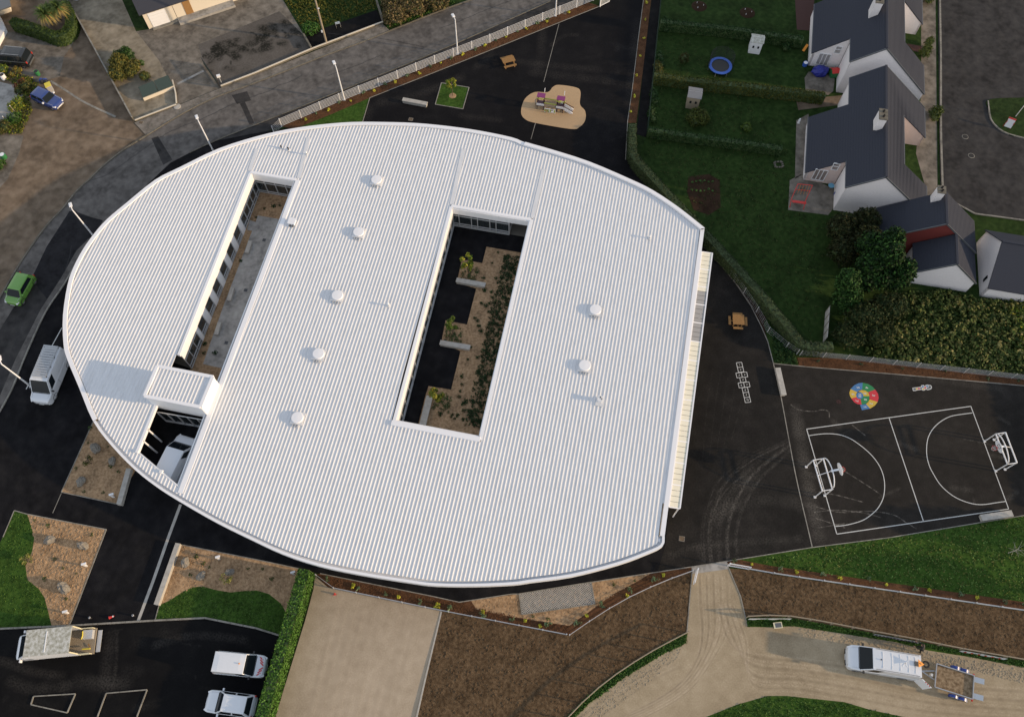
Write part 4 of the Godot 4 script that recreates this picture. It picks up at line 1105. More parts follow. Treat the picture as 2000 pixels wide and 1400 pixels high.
func make_yard() -> void:
	var i := 0
	for l in [[894, 105, "white street lamp behind the fence nearest the timber picnic table"], [672.5, 195, "white street lamp behind the fence by the small lawn triangle"], [1085, 31, "white street lamp behind the fence nearest the fence's far gate"], [418, 299, "white street lamp at the roof edge where the road patches cross"], [186, 466, "white street lamp at the roof edge above the dark repaired road"], [60, 755, "white street lamp standing beside the parked van with roof rack"]]:
		lamp_post(l[0], l[1], l[2])
	slat_fence("long white slatted fence between the road and the bark mulch bed", FENCE_BASE, 2.43, 1.25, 7, M.white, 0.03)
	mesh_fence("short white fence panel turning back towards the school at the street", [550, 248, 534, 262], 1.2, 1.2, M.white, 6, 0.12)
	mesh_fence("low pale fence of wire panels between court mulch and overgrown plot", [1562, 694, 1652, 702, 2030, 745], 2.23, 1.0, M.frame, 9, 0.09)
	mesh_fence("wire fence with thin pale posts along the foot of the curved hedge", [1340, 442, 1380, 487, 1412, 520, 1440, 555, 1470, 597, 1505, 660, 1556, 692], 2.4, 1.0, M.frame, 4, 0.45)
	mesh_fence("dark green wire fence beside the narrow black path and gardens", [1291, -10, 1263, 262], 2.4, 1.5, M.green_metal, 9, 0.1)
	slat_fence("white railing along the bark bed above the sand pitch and soil field", [618, 1124, 641, 1147, 862, 1193, 1112, 1241], 2.0, 0.55, 4, M.frame, 0.03, 0.1)
	slat_fence("white railing curving up along the soil field to the open gate", [1112, 1241, 1170, 1201, 1215, 1174, 1262, 1151, 1310, 1131, 1352, 1116], 2.0, 0.55, 4, M.frame, 0.03, 0.1)
	slat_fence("long white railing between the clover lawn mulch and the soil strip", [1462, 1112, 1525, 1123, 2035, 1198], 2.1, 0.5, 4, M.frame, 0.03, 0.1)
	# gates
	for g in [[[1422, 1105, 1462, 1112], "open white gate leaf folded along the railing by the clover lawn", 0.9], [[1360, 1115, 1354, 1141], "open white gate leaf standing at the stone dust track", 0.9], [[1172, 13, 1190, 4], "closed pale gate panel at the top end of the street fence", 1.3]]:
		var p := PP(g[0])
		var t := thing("gate", g[1], "gate", v3(p[0], 0))
		var d := v3(p[1] - p[0], 0)
		var b := MB.new(); b.box(Vector3(0, g[2] / 2 + 0.05, 0), Vector3(0.1, g[2] + 0.1, 0.1), d); put(b, "post", M.white, t)
		b = MB.new()
		for y in [0.12, g[2]]: b.bar(Vector3(0, y, 0), d + Vector3(0, y, 0), 0.06, 0.06)
		b.box(d + Vector3(0, g[2] / 2 + 0.06, 0), Vector3(0.06, g[2], 0.06), d)
		var lf := put(b, "leaf_frame", M.white, t)
		b = MB.new()
		for k in range(1, 14): b.box(d * k / 14.0 + Vector3(0, g[2] / 2 + 0.06, 0), Vector3(0.025, g[2] - 0.1, 0.02), d)
		put(b, "bars", M.white, lf)
	# benches
	bench_block("long concrete bench on black asphalt near the square tree bed", [786, 193, 834, 202], 0.5, 0.45)
	bench_block("long concrete bench at the court's corner beside the yard joint", [1520, 718, 1532, 771], 0.5, 0.45)
	bench_block("long concrete bench between the court line and the clover lawn", [1918, 1011, 1979, 1002], 0.55, 0.45)
	bench_block("concrete bench at the northern planter of the dark courtyard", [891, 546, 948, 556], 0.5, 0.45, "benches in the planted courtyard")
	bench_block("concrete bench at the middle planter of the dark courtyard", [859, 668, 918, 678], 0.5, 0.45, "benches in the planted courtyard")
	bench_block("concrete bench lying lengthwise along the courtyard's sand bed", [839, 773, 825, 829], 0.62, 0.45, "benches in the planted courtyard")
	for q in [[488, 470, 481, 493, "short concrete bench in the narrow courtyard nearest the glazed end"], [453, 562, 446, 586, "short concrete bench in the middle of the narrow paved courtyard"], [428, 629, 421, 653, "short concrete bench in the narrow courtyard nearest the roof box"]]:
		bench_block(q[4], [q[0], q[1], q[2], q[3]], 0.4, 0.42, "short benches in the narrow courtyard")
	for q in [[515.5, 469], [479.5, 567], [441.5, 669.5]]:
		var t := thing("floor_drain", "small black square floor drain in the narrow courtyard paving", "drain", W(q[0], q[1]) + Vector3(0, 0.031, 0), SITE_YAW, "drains in the narrow courtyard")
		var b := MB.new(); b.box(Vector3(0, 0.004, 0), Vector3(0.36, 0.008, 0.36)); put(b, "frame", M.dark_frame, t)
		b = MB.new()
		for k in 5: b.box(Vector3(0, 0.012, -0.12 + k * 0.06), Vector3(0.3, 0.008, 0.03))
		put(b, "grate", M.black, t)
	# low concrete walls
	for w in [[[251, 915, 231.5, 985], 0.45, 0.45, "low concrete wall between sand bed and porch lane"], [[347, 1061, 304.5, 1181], 0.42, 0.45, "low concrete wall edging the boulder bed beside the lane gutter"]]:
		var p := PP(w[0], w[2])
		var t := thing("low_wall", w[3], "wall", v3(p[0], 0))
		var d := v3(p[1] - p[0], 0)
		var b := MB.new(); b.bar(Vector3(0, w[2] / 2, 0), d + Vector3(0, w[2] / 2, 0), w[1] - 0.06, w[2]); put(b, "wall_body", M.concrete, t)
		b = MB.new(); b.bar(Vector3(0, w[2] + 0.03, 0), d + Vector3(0, w[2] + 0.03, 0), w[1], 0.06); put(b, "wall_cap", M.concrete, t)
	var lw := PP([862, 1194, 850, 1245, 832, 1320, 814, 1400, 806, 1430])
	var lt := thing("low_wall", "low concrete edge wall between the sand pitch and brown soil field", "wall", v3(lw[0], 0))
	for k in lw.size() - 1:
		var b := MB.new()
		var h0: float = [0.03, 0.05, 0.08, 0.11][k]
		var h1: float = [0.05, 0.08, 0.11, 0.13][k]
		var wa := lw[k] - lw[0]; var wb := lw[k + 1] - lw[0]
		var ws := (wb - wa).normalized().orthogonal() * 0.06
		b.hexa([v3(wa - ws, 0), v3(wb - ws, 0), v3(wb + ws, 0), v3(wa + ws, 0), v3(wa - ws, h0), v3(wb - ws, h1), v3(wb + ws, h1), v3(wa + ws, h0)]); put(b, "wall_section", M.concrete, lt)
	# square tree bed
	var tb := PP([862, 162, 916, 171, 904, 213, 850, 204])
	var bb := MB.new(); bb.flat(tb, 0.02); var gb := struct(bb, "tree_bed", M.grass_lush)
	bb = MB.new()
	for k in 4: bb.bar(v3(tb[k], 0.02), v3(tb[(k + 1) % 4], 0.021 + k * 0.001), 0.09, 0.06)
	put(bb, "edging", M.kerb, gb)
	bb = MB.new(); bb.lathe(W(884, 187) + Vector3(0, 0.02, 0), [Vector2(0.42, 0), Vector2(0.0, 0.05)], 16); put(bb, "mulch_ring", M.sand_bed, gb)
	small_tree("young yellow-green tree in the square grass bed on black asphalt", W(884, 187), 2.6, 0.75, LIME, 330, 5, 0.17)
	# play equipment
	var pm := closed_smooth(PP([1018, 222, 1020, 205, 1028, 190, 1045, 180, 1070, 180, 1080, 170, 1092, 166, 1125, 171, 1134, 180, 1133, 204, 1143, 217, 1143, 235, 1132, 248, 1115, 252, 1045, 240, 1026, 233]), 5)
	bb = MB.new(); bb.prism(pm, 0.0, 0.03); struct(bb, "play_surface", M.play_mat)
	play_frame()
	picnic_tables()
	markings()
	goals()
	# manholes and covers
	for q in [[1102, 25, 1], [1332, 1052, 0], [802, 233, 0], [275, 240, 2]]:
		var t := thing("utility_cover", ["square concrete access cover in the dusty yard asphalt" if q[0] > 1000 else "square brown access cover in the yard near the lawn triangle", "rectangular steel drain cover near the street gate", "square rusty access cover on the footpath corner"][q[2]], "cover", W(q[0], q[1]) + Vector3(0, 0.07 if q[2] == 2 else 0.012, 0), SITE_YAW)
		var b := MB.new(); b.box(Vector3(0, 0, 0), Vector3(0.5, 0.012, 0.45)); put(b, "frame", M.kerb, t)
		b = MB.new(); b.box(Vector3(0, 0.008, 0), Vector3(0.42, 0.012, 0.37)); put(b, "lid", M.gravel_brown, t)
	for q in [[1886, 267], [1898, 304]]:
		var t := thing("manhole_cover", "round dark manhole cover in the grey car park by the island", "manhole", W(q[0], q[1]) + Vector3(0, 0.012, 0), 0.0, "manhole covers in the grey car park")
		var b := MB.new(); b.lathe(Vector3.ZERO, [Vector2(0.36, 0), Vector2(0.34, 0.012), Vector2(0.30, 0.012)], 20); put(b, "ring", M.kerb, t)
		b = MB.new(); b.lathe(Vector3.ZERO, [Vector2(0.30, 0.0), Vector2(0.0, 0.01)], 20); put(b, "lid", M.rubber, t)
	# boulders
	var bl := [[185, 875, 1.1, 0.7, "long dark boulder in the sand bed beside the school's curved wall"], [218, 900, 0.85, 0.5, "pale boulder in the sand bed nearest the low lane wall"], [157, 940, 0.95, 0.55, "pale boulder at the southern end of the roof-side sand bed"], [96, 1055, 1.0, 0.7, "pale boulder on the lawn edge of the rippled sand bed"], [160, 1066, 0.95, 0.75, "boulder near the edging strip in the rippled sand bed"], [122, 1147, 1.15, 0.8, "large cracked boulder in the middle of the rippled sand bed"], [361, 1098, 0.95, 0.6, "boulder beside the long low concrete wall"], [392, 1124, 0.9, 0.45, "flat wedge boulder at the lawn curve near the low wall"], [447, 1117, 0.85, 0.5, "boulder behind the yellow shrub near the lawn curve"]]
	for q in bl:
		i += 1
		boulder(q[4], q[0], q[1], q[2], q[3], i * 17)
	# bollard lights
	var bo := [[160, 1102, "white bollard light in the rippled sand nearest the two upper boulders"], [123, 1195, "white bollard light in the rippled sand nearest the car park kerb"], [422, 1088, "white bollard light in the boulder bed near the school path"], [569, 1118, "white bollard light beside the laurel hedge end"], [214, 966, "white bollard light at the tip of the roof-side sand bed"]]
	for q in bo:
		var o := W(q[0], q[1], 0.8); o.y = 0
		var t := thing("bollard_light", q[2], "bollard", o, 0.3, "white bollard lights in the sand beds")
		var b := MB.new(); b.box(Vector3(0, 0.38, 0), Vector3(0.16, 0.76, 0.1)); put(b, "post", M.white, t)
		b = MB.new(); b.box(Vector3(0.1, 0.8, 0), Vector3(0.4, 0.09, 0.17)); put(b, "lamp_head", M.white, t)
	for q in [[177.5, 1207.5, "left"], [262, 1203, "right"]]:
		var t := thing("steel_bollard", "short round bollard across the entrance lane " + ("nearer the rippled sand bed" if q[2] == "left" else "nearer the lane gutter"), "bollard", W(q[0], q[1]), 0.0, "bollards across the entrance lane")
		var b := MB.new(); b.lathe(Vector3.ZERO, [Vector2(0.07, 0), Vector2(0.07, 0.35), Vector2(0.0, 0.37)], 14); put(b, "post", M.black, t)
		b = MB.new(); b.lathe(Vector3(0, 0.33, 0), [Vector2(0.075, 0), Vector2(0.082, 0.04), Vector2(0.055, 0.05)], 14); put(b, "ring", M.lamp_glass, t)
	var cn := thing("fallen_cone", "small red and white traffic cone lying across the entrance lane", "traffic cone", W(218, 1205) + Vector3(0, 0.12, 0), 0.4)
	var cb := MB.new(); cb.tube([Vector3(-0.2, 0, 0), Vector3(0.22, -0.03, 0)], 0.13, 12, 0.03); put(cb, "cone", M.red_paint, cn)
	cb = MB.new(); cb.tube([Vector3(0.08, -0.02, 0), Vector3(0.17, -0.026, 0)], 0.077, 12, 0.05); put(cb, "white_band", M.white, cn)
	# lattice pavers
	var gp := PP([1014, 1160, 1155, 1137, 1162, 1179, 1019, 1200])
	var gt := Node3D.new(); gt.name = "lattice_paving"; add_child(gt); gt.set_meta("kind", "structure")
	bb = MB.new(); bb.flat(gp, 0.016); put(bb, "paving_bed", M.dark_soil, gt)
	bb = MB.new()
	var G := func(s: float, r: float) -> Vector2: return gp[0].lerp(gp[1], s).lerp(gp[3].lerp(gp[2], s), r)
	for k in range(-10, 30):      # a diagonal lattice
		var s0 := k / 30.0
		for w in [[s0, 0.0, s0 + 10.0 / 30.0, 1.0, 0.03], [s0 + 10.0 / 30.0, 0.0, s0, 1.0, 0.031]]:
			var t0 := 0.0; var t1 := 1.0
			var ds: float = w[2] - w[0]
			for lim in [0.0, 1.0]:
				var tt: float = (lim - w[0]) / ds
				if (ds > 0) == (lim < 0.5): t0 = maxf(t0, tt)
				else: t1 = minf(t1, tt)
			if t1 - t0 > 0.02: bb.bar(v3(G.call(w[0] + ds * t0, t0), w[4]), v3(G.call(w[0] + ds * t1, t1), w[4]), 0.05, 0.03)
	var lat := put(bb, "paver_lattice", M.concrete, gt); lat.set_meta("kind", "stuff")
	bb = MB.new()
	for k in 4: bb.bar(v3(gp[k], 0.03), v3(gp[(k + 1) % 4], 0.032 + k * 0.001), 0.09, 0.08)
	put(bb, "edging", M.kerb, gt)

func picnic_tables() -> void:
	# timber table with two benches by the street fence
	var o := W(993, 119, 0.5); o.y = 0
	var t := thing("picnic_table", "timber picnic table with two side benches near the street fence", "picnic table", o, 0.32)
	for k in 6:
		var b := MB.new(); b.box(Vector3(0, 0.72, -0.34 + k * 0.135), Vector3(1.5, 0.04, 0.125)); put(b, "table_plank", M.wood, t)
	for s in [-1, 1]:
		for k in 2:
			var b := MB.new(); b.box(Vector3(0, 0.44, s * (0.66 + k * 0.14)), Vector3(1.5, 0.04, 0.13)); put(b, "bench_plank", M.wood, t)
	for x in [-0.55, 0.55]:
		var b := MB.new()
		b.bar(Vector3(x, 0.4, -0.78), Vector3(x, 0.4, 0.78), 0.05, 0.09)
		put(b, "bench_bearer", M.wood, t)
		for s in [-1, 1]:
			b = MB.new(); b.bar(Vector3(x + 0.03, 0.7, s * 0.2), Vector3(x + 0.03, 0.0, s * 0.62), 0.05, 0.09, Vector3.RIGHT); put(b, "leg", M.wood, t)
	# square table with four seats
	o = W(1442.5, 625, 0.6); o.y = 0
	t = thing("picnic_table", "square timber picnic table with separate seats by the curved yard edge", "picnic table", o, -0.08)
	for k in 9:
		var b := MB.new(); b.box(Vector3(-0.5 + k * 0.125, 0.72, 0), Vector3(0.115, 0.04, 1.12)); put(b, "table_plank", M.wood, t)
	for s in 4:
		var bs := Basis(Vector3.UP, s * PI / 2)
		for k in 2:
			var b := MB.new(); b.box(bs * Vector3(0, 0.44, 0.74 + k * 0.12), bs.inverse() * Vector3(0, 0, 0) + (Vector3(0.95, 0.04, 0.11) if s % 2 == 0 else Vector3(0.11, 0.04, 0.95))); put(b, "seat_plank", M.wood, t)
		var b := MB.new(); b.bar(bs * Vector3(0, 0.38, 0), bs * Vector3(0, 0.38, 0.84), 0.07, 0.07); put(b, "seat_bearer", M.wood, t)
	for x in [-0.4, 0.4]:
		for z in [-0.4, 0.4]:
			var b := MB.new(); b.box(Vector3(x, 0.35, z), Vector3(0.08, 0.7, 0.08)); put(b, "leg", M.wood, t)

func play_frame() -> void:
	var a := W(1056, 209, 0.0); var c := W(1094, 215, 0.0)
	var d := c - a
	var t := thing("climbing_playset", "children's climbing playset with two purple roofs, net bridge and white panels", "play equipment", (a + c) / 2, atan2(-d.z, d.x))
	var L := d.length() / 2
	for s in [-1, 1]:
		for x in [-0.36, 0.36]:
			for z in [-0.36, 0.36]:
				var b := MB.new(); b.box(Vector3(s * L + x, 0.85, z), Vector3(0.08, 1.7, 0.08)); put(b, "post", M.plum_dark, t)
		var b := MB.new(); b.box(Vector3(s * L, 0.6, 0), Vector3(0.8, 0.06, 0.8)); put(b, "deck", M.plum_dark, t)
		b = MB.new(); b.box(Vector3(s * L, 1.76, -0.1), Vector3(0.92, 0.05, 0.72), Vector3.RIGHT, Vector3(0, 1, -0.12)); put(b, "roof", M.plum, t)
		b = MB.new(); b.box(Vector3(s * L, 1.66, 0.36), Vector3(0.9, 0.12, 0.05), Vector3.RIGHT, Vector3(0, 1, 0.5)); put(b, "roof_edge", M.lime, t)
		b = MB.new(); b.box(Vector3(s * L, 0.85, 0.42), Vector3(0.86, 0.3, 0.04)); put(b, "side_panel", M.white, t)
		b = MB.new(); b.bar(Vector3(s * L - 0.05 + 0.35, 1.9, -0.5), Vector3(s * L + 0.3, 2.35, -0.62), 0.05, 0.16); put(b, "pennant", M.white, t)
	for z in [-0.34, 0.34]:
		var b := MB.new(); b.bar(Vector3(-L + 0.4, 1.1, z), Vector3(L - 0.4, 1.1, z), 0.06, 0.08); put(b, "handrail", M.lime, t)
		b = MB.new()
		for k in 14: b.bar(Vector3(-L + 0.42 + k * (2 * L - 0.84) / 13.0, 0.58, z), Vector3(-L + 0.42 + k * (2 * L - 0.84) / 13.0, 1.08, z), 0.012, 0.012, Vector3.RIGHT)
		for k in 3: b.bar(Vector3(-L + 0.4, 0.65 + k * 0.16, z), Vector3(L - 0.4, 0.65 + k * 0.16, z), 0.012, 0.012)
		put(b, "rope_net", M.plum_dark, t)
	var b := MB.new(); b.box(Vector3(0, 0.56, 0), Vector3(2 * L - 0.8, 0.05, 0.66)); put(b, "bridge_deck", M.grey_wood, t)
	# white front panels with lime shutters, a doorway and a window
	for p in [[-0.62, 0.0, 0.14, 0.6], [-0.16, 0.0, 0.14, 0.6], [-0.39, 0.48, 0.34, 0.14], [0.16, 0.0, 0.55, 0.26], [0.08, 0.26, 0.3, 0.36], [0.62, 0.0, 0.34, 0.62], [0.35, 0.5, 0.3, 0.12]]:
		b = MB.new(); b.box(Vector3(p[0] * 0.85, p[1] + p[3] / 2, 0.62), Vector3(p[2], p[3], 0.04)); put(b, "front_panel", M.white, t)
	for p in [-0.56, -0.18, 0.12, 0.62]:
		b = MB.new(); b.box(Vector3(p * 0.9, 0.32, 0.65), Vector3(0.13, 0.4, 0.03)); put(b, "shutter", M.lime, t)
	b = MB.new(); b.box(Vector3(0.34, 0.27, 0.68), Vector3(0.34, 0.05, 0.14)); put(b, "counter", M.white, t)
	# stair with white sides at the east end, climbing tube at the west, slide at the back
	for z in [-0.3, 0.3]:
		b = MB.new(); b.bar(Vector3(L + 0.4, 0.62, z), Vector3(L + 1.45, 0.02, z), 0.06, 0.3); put(b, "ramp_side", M.white, t)
		b = MB.new(); b.bar(Vector3(L + 0.4, 1.0, z), Vector3(L + 1.5, 0.4, z), 0.05, 0.06); put(b, "ramp_handrail", M.plum_dark, t)
	for k in 6:
		b = MB.new(); b.box(Vector3(L + 0.5 + k * 0.17, 0.52 - k * 0.09, 0), Vector3(0.15, 0.04, 0.56)); put(b, "step", M.frame, t)
	b = MB.new(); b.box(Vector3(L + 0.12, 0.4, -0.8), Vector3(0.42, 0.04, 1.0), Vector3.RIGHT, Vector3(0, 1, -0.7)); put(b, "slide", M.frame, t)
	for x in [-0.12, 0.36]:
		b = MB.new(); b.box(Vector3(L + x, 0.48, -0.8), Vector3(0.06, 0.18, 1.05), Vector3.RIGHT, Vector3(0, 1, -0.7)); put(b, "slide_side", M.lime, t)
	for k in 6:
		b = MB.new(); b.tube([Vector3(-L - 0.42 - 0.05 * k, 1.25, -0.4 + k * 0.13), Vector3(-L - 0.62, 0.65, -0.4 + k * 0.13), Vector3(-L - 0.62, 0.0, -0.4 + k * 0.13)], 0.018, 6); put(b, "climbing_bar", M.steel, t)

func painted(called: String, px: Array, w: float, y: float, m: Material, parent: Node) -> void:
	var b := MB.new(); b.ribbon(PP(px) if px.size() == 4 else smooth(PP(px), 6), w, y); put(b, called, m, parent)

func markings() -> void:
	var y := 0.019
	var t := thing("court_markings", "white painted ball court lines with two goal arcs on dark asphalt", "markings")
	for s in [[1576, 838, 1897, 793.5], [1897, 793.5, 1971, 994], [1971, 994, 1635, 1043], [1635, 1043, 1576, 838], [1737, 816, 1804, 1017]]: painted("line", s, 0.075, y, M.line, t)
	painted("goal_arc", [1579, 851, 1600, 848, 1620, 847, 1640, 849, 1660, 856, 1680, 869, 1700, 886, 1714, 903, 1723, 920, 1728, 940, 1728, 960, 1724, 977, 1714, 994, 1700, 1007, 1686, 1016, 1668, 1022, 1650, 1026, 1632, 1028], 0.07, y + 0.002, M.line, t)
	painted("goal_arc", [1900, 806.5, 1880, 809, 1858, 813, 1840, 822, 1825, 835, 1815, 851, 1811, 868, 1811, 890, 1816, 910, 1824, 926, 1836, 945, 1852, 961, 1870, 973, 1890, 981, 1908, 985, 1925, 985, 1945, 982, 1966, 979], 0.07, y + 0.002, M.line, t)
	# hopscotch
	t = thing("hopscotch", "white hopscotch grid of ten painted squares beside the school canopy", "markings")
	var o := W2(1430, 768)
	var e1 := (W2(1452, 775) - W2(1441, 713.5)); var n := 0
	var a0 := W2(1438.5, 708.5); var ux := (W2(1449, 707.5) - a0); var uy := (W2(1440.6, 717.8) - a0)
	var cells := [[0, 0], [0, 1], [-0.5, 2.1], [0.5, 2.1], [0, 3.1], [-0.5, 4.15], [0.5, 4.15], [0, 5.2], [0, 6.2], [0, 7.2]]
	ux = W2(1460, 776) - W2(1454, 777) if false else ux
	for c in cells:
		n += 1
		var k0: Vector2 = a0 + ux * c[0] + uy * c[1]
		var b := MB.new()
		var q := PackedVector2Array([k0, k0 + ux, k0 + ux + uy, k0 + uy, k0])
		for k in 4: b.ribbon(PackedVector2Array([q[k], q[k + 1]]), 0.055, 0.018 + k * 0.0006 + n * 0.0001)
		var sq := put(b, "square", M.line, t)
		var tm := TextMesh.new()
		tm.text = str(n if n < 10 else 10); tm.font = M._font; tm.font_size = 24; tm.pixel_size = 0.009; tm.depth = 0.004
		var ctr := k0 + ux * 0.5 + uy * 0.5
		shared(tm, "number", M.line, sq, Transform3D(Basis(Vector3.UP, SITE_YAW - 0.2) * Basis(Vector3.RIGHT, -PI / 2), v3(ctr, 0.019)))
	# number snail
	t = thing("number_snail", "round painted number snail of ten coloured numbered fields on the court", "markings")
	var blue := plain(lin(0.055, 0.165, 0.36), 0.85); var green := plain(lin(0.018, 0.19, 0.07), 0.85); var yel := plain(lin(0.52, 0.36, 0.05), 0.85); var red := plain(lin(0.50, 0.035, 0.05), 0.85)
	var S := func(x: float, yy: float) -> Array: return [1640 + x / 10.0, 730 + yy / 10.0]
	var fields := [["1", blue, [405, 605, 440, 710, 600, 680, 520, 592, 470, 602], [500, 645]], ["2", yel, [520, 592, 600, 680, 690, 625, 748, 550, 590, 500, 565, 550], [620, 580]], ["3", red, [590, 500, 748, 550, 768, 470, 755, 390, 700, 308, 560, 362, 590, 430], [668, 422]], ["4", green, [560, 362, 700, 308, 640, 245, 560, 200, 455, 175, 445, 312, 510, 330], [535, 270]], ["5", blue, [445, 312, 455, 175, 370, 185, 290, 225, 218, 298, 352, 360, 390, 322], [365, 270]], ["6", yel, [352, 360, 218, 298, 195, 370, 205, 430, 232, 480, 335, 455, 325, 400], [265, 398]], ["7", red, [335, 455, 232, 480, 290, 555, 350, 590, 435, 605, 415, 492, 370, 480], [340, 528]], ["8", green, [415, 492, 435, 605, 520, 585, 575, 530, 590, 435, 470, 437, 455, 470], [508, 505]], ["9", yel, [470, 437, 590, 435, 560, 362, 500, 325, 430, 318, 365, 345, 420, 362, 460, 395], [498, 385]], ["10", blue, [470, 425, 460, 465, 430, 488, 395, 492, 355, 480, 330, 440, 330, 405, 350, 372, 390, 358, 430, 368, 460, 395], [400, 422]]]
	for f in fields:
		var pl := PackedVector2Array()
		for k in range(0, f[2].size(), 2):
			var p = S.call(f[2][k], f[2][k + 1]); pl.append(W2(p[0], p[1]))
		var ctr := Vector2.ZERO
		for p in pl: ctr += p / pl.size()
		var b := MB.new(); b.flat(pl, 0.019 if f[0] != "10" else 0.021)
		var fld := put(b, "field", f[1], t)
		var tm := TextMesh.new()
		tm.text = f[0]; tm.font = M._font; tm.font_size = 40; tm.pixel_size = 0.0085; tm.depth = 0.004
		var p = S.call(f[3][0], f[3][1])
		shared(tm, "number", M.line, fld, Transform3D(Basis(Vector3.UP, -PI / 2 - 0.2) * Basis(Vector3.RIGHT, -PI / 2) * Basis.from_scale(Vector3(1.1, 1.1, 1)), W(p[0], p[1]) + Vector3(0, 0.021, 0)))
	# small coloured hopscotch
	t = thing("coloured_hopscotch", "small white-edged hopscotch with coloured squares near the court mulch", "markings")
	var H := func(x: float, yy: float) -> Vector2: return W2(1640 + x / 10.0, 730 + yy / 10.0)
	var sq := [[[1445, 285, 1490, 280, 1495, 318, 1450, 322], M.dark_frame], [[1495, 280, 1530, 277, 1533, 308, 1498, 311], yel], [[1536, 275, 1572, 272, 1574, 302, 1538, 305], red], [[1578, 268, 1612, 264, 1616, 297, 1582, 300], M.dark_frame], [[1612, 238, 1645, 234, 1650, 266, 1616, 270], blue], [[1627, 284, 1660, 280, 1664, 310, 1631, 314], yel], [[1660, 258, 1692, 254, 1696, 286, 1664, 290], red], [[1698, 230, 1730, 226, 1734, 258, 1702, 262], blue], [[1712, 272, 1745, 268, 1749, 300, 1716, 304], M.dark_frame], [[1742, 232, 1780, 235, 1795, 262, 1780, 290, 1752, 296], M.dark_frame]]
	for s in sq:
		var pl := PackedVector2Array()
		for k in range(0, s[0].size(), 2): pl.append(H.call(s[0][k], s[0][k + 1]))
		var wide := Geometry2D.offset_polygon(pl, 0.075)[0]
		n += 1
		var b := MB.new(); b.flat(wide, 0.018 + n * 0.0001); var w0 := put(b, "white_border", M.line, t)
		b = MB.new(); b.flat(pl, 0.0235); put(b, "square", s[1], w0)
	# faint daisy ring
	t = thing("faded_flower", "faint worn reddish flower mark painted left of the number snail", "markings")
	for k in 6:
		var b := MB.new(); var ring := PackedVector2Array()
		var cc := W2(1638.5, 784.5) + Vector2(cos(k * TAU / 6), sin(k * TAU / 6)) * 0.13
		for j in 9: ring.append(cc + Vector2(cos(j * TAU / 8), sin(j * TAU / 8)) * 0.07)
		b.ribbon(ring, 0.02, 0.0185 + k * 0.0002); put(b, "petal", M.faded_red, t)

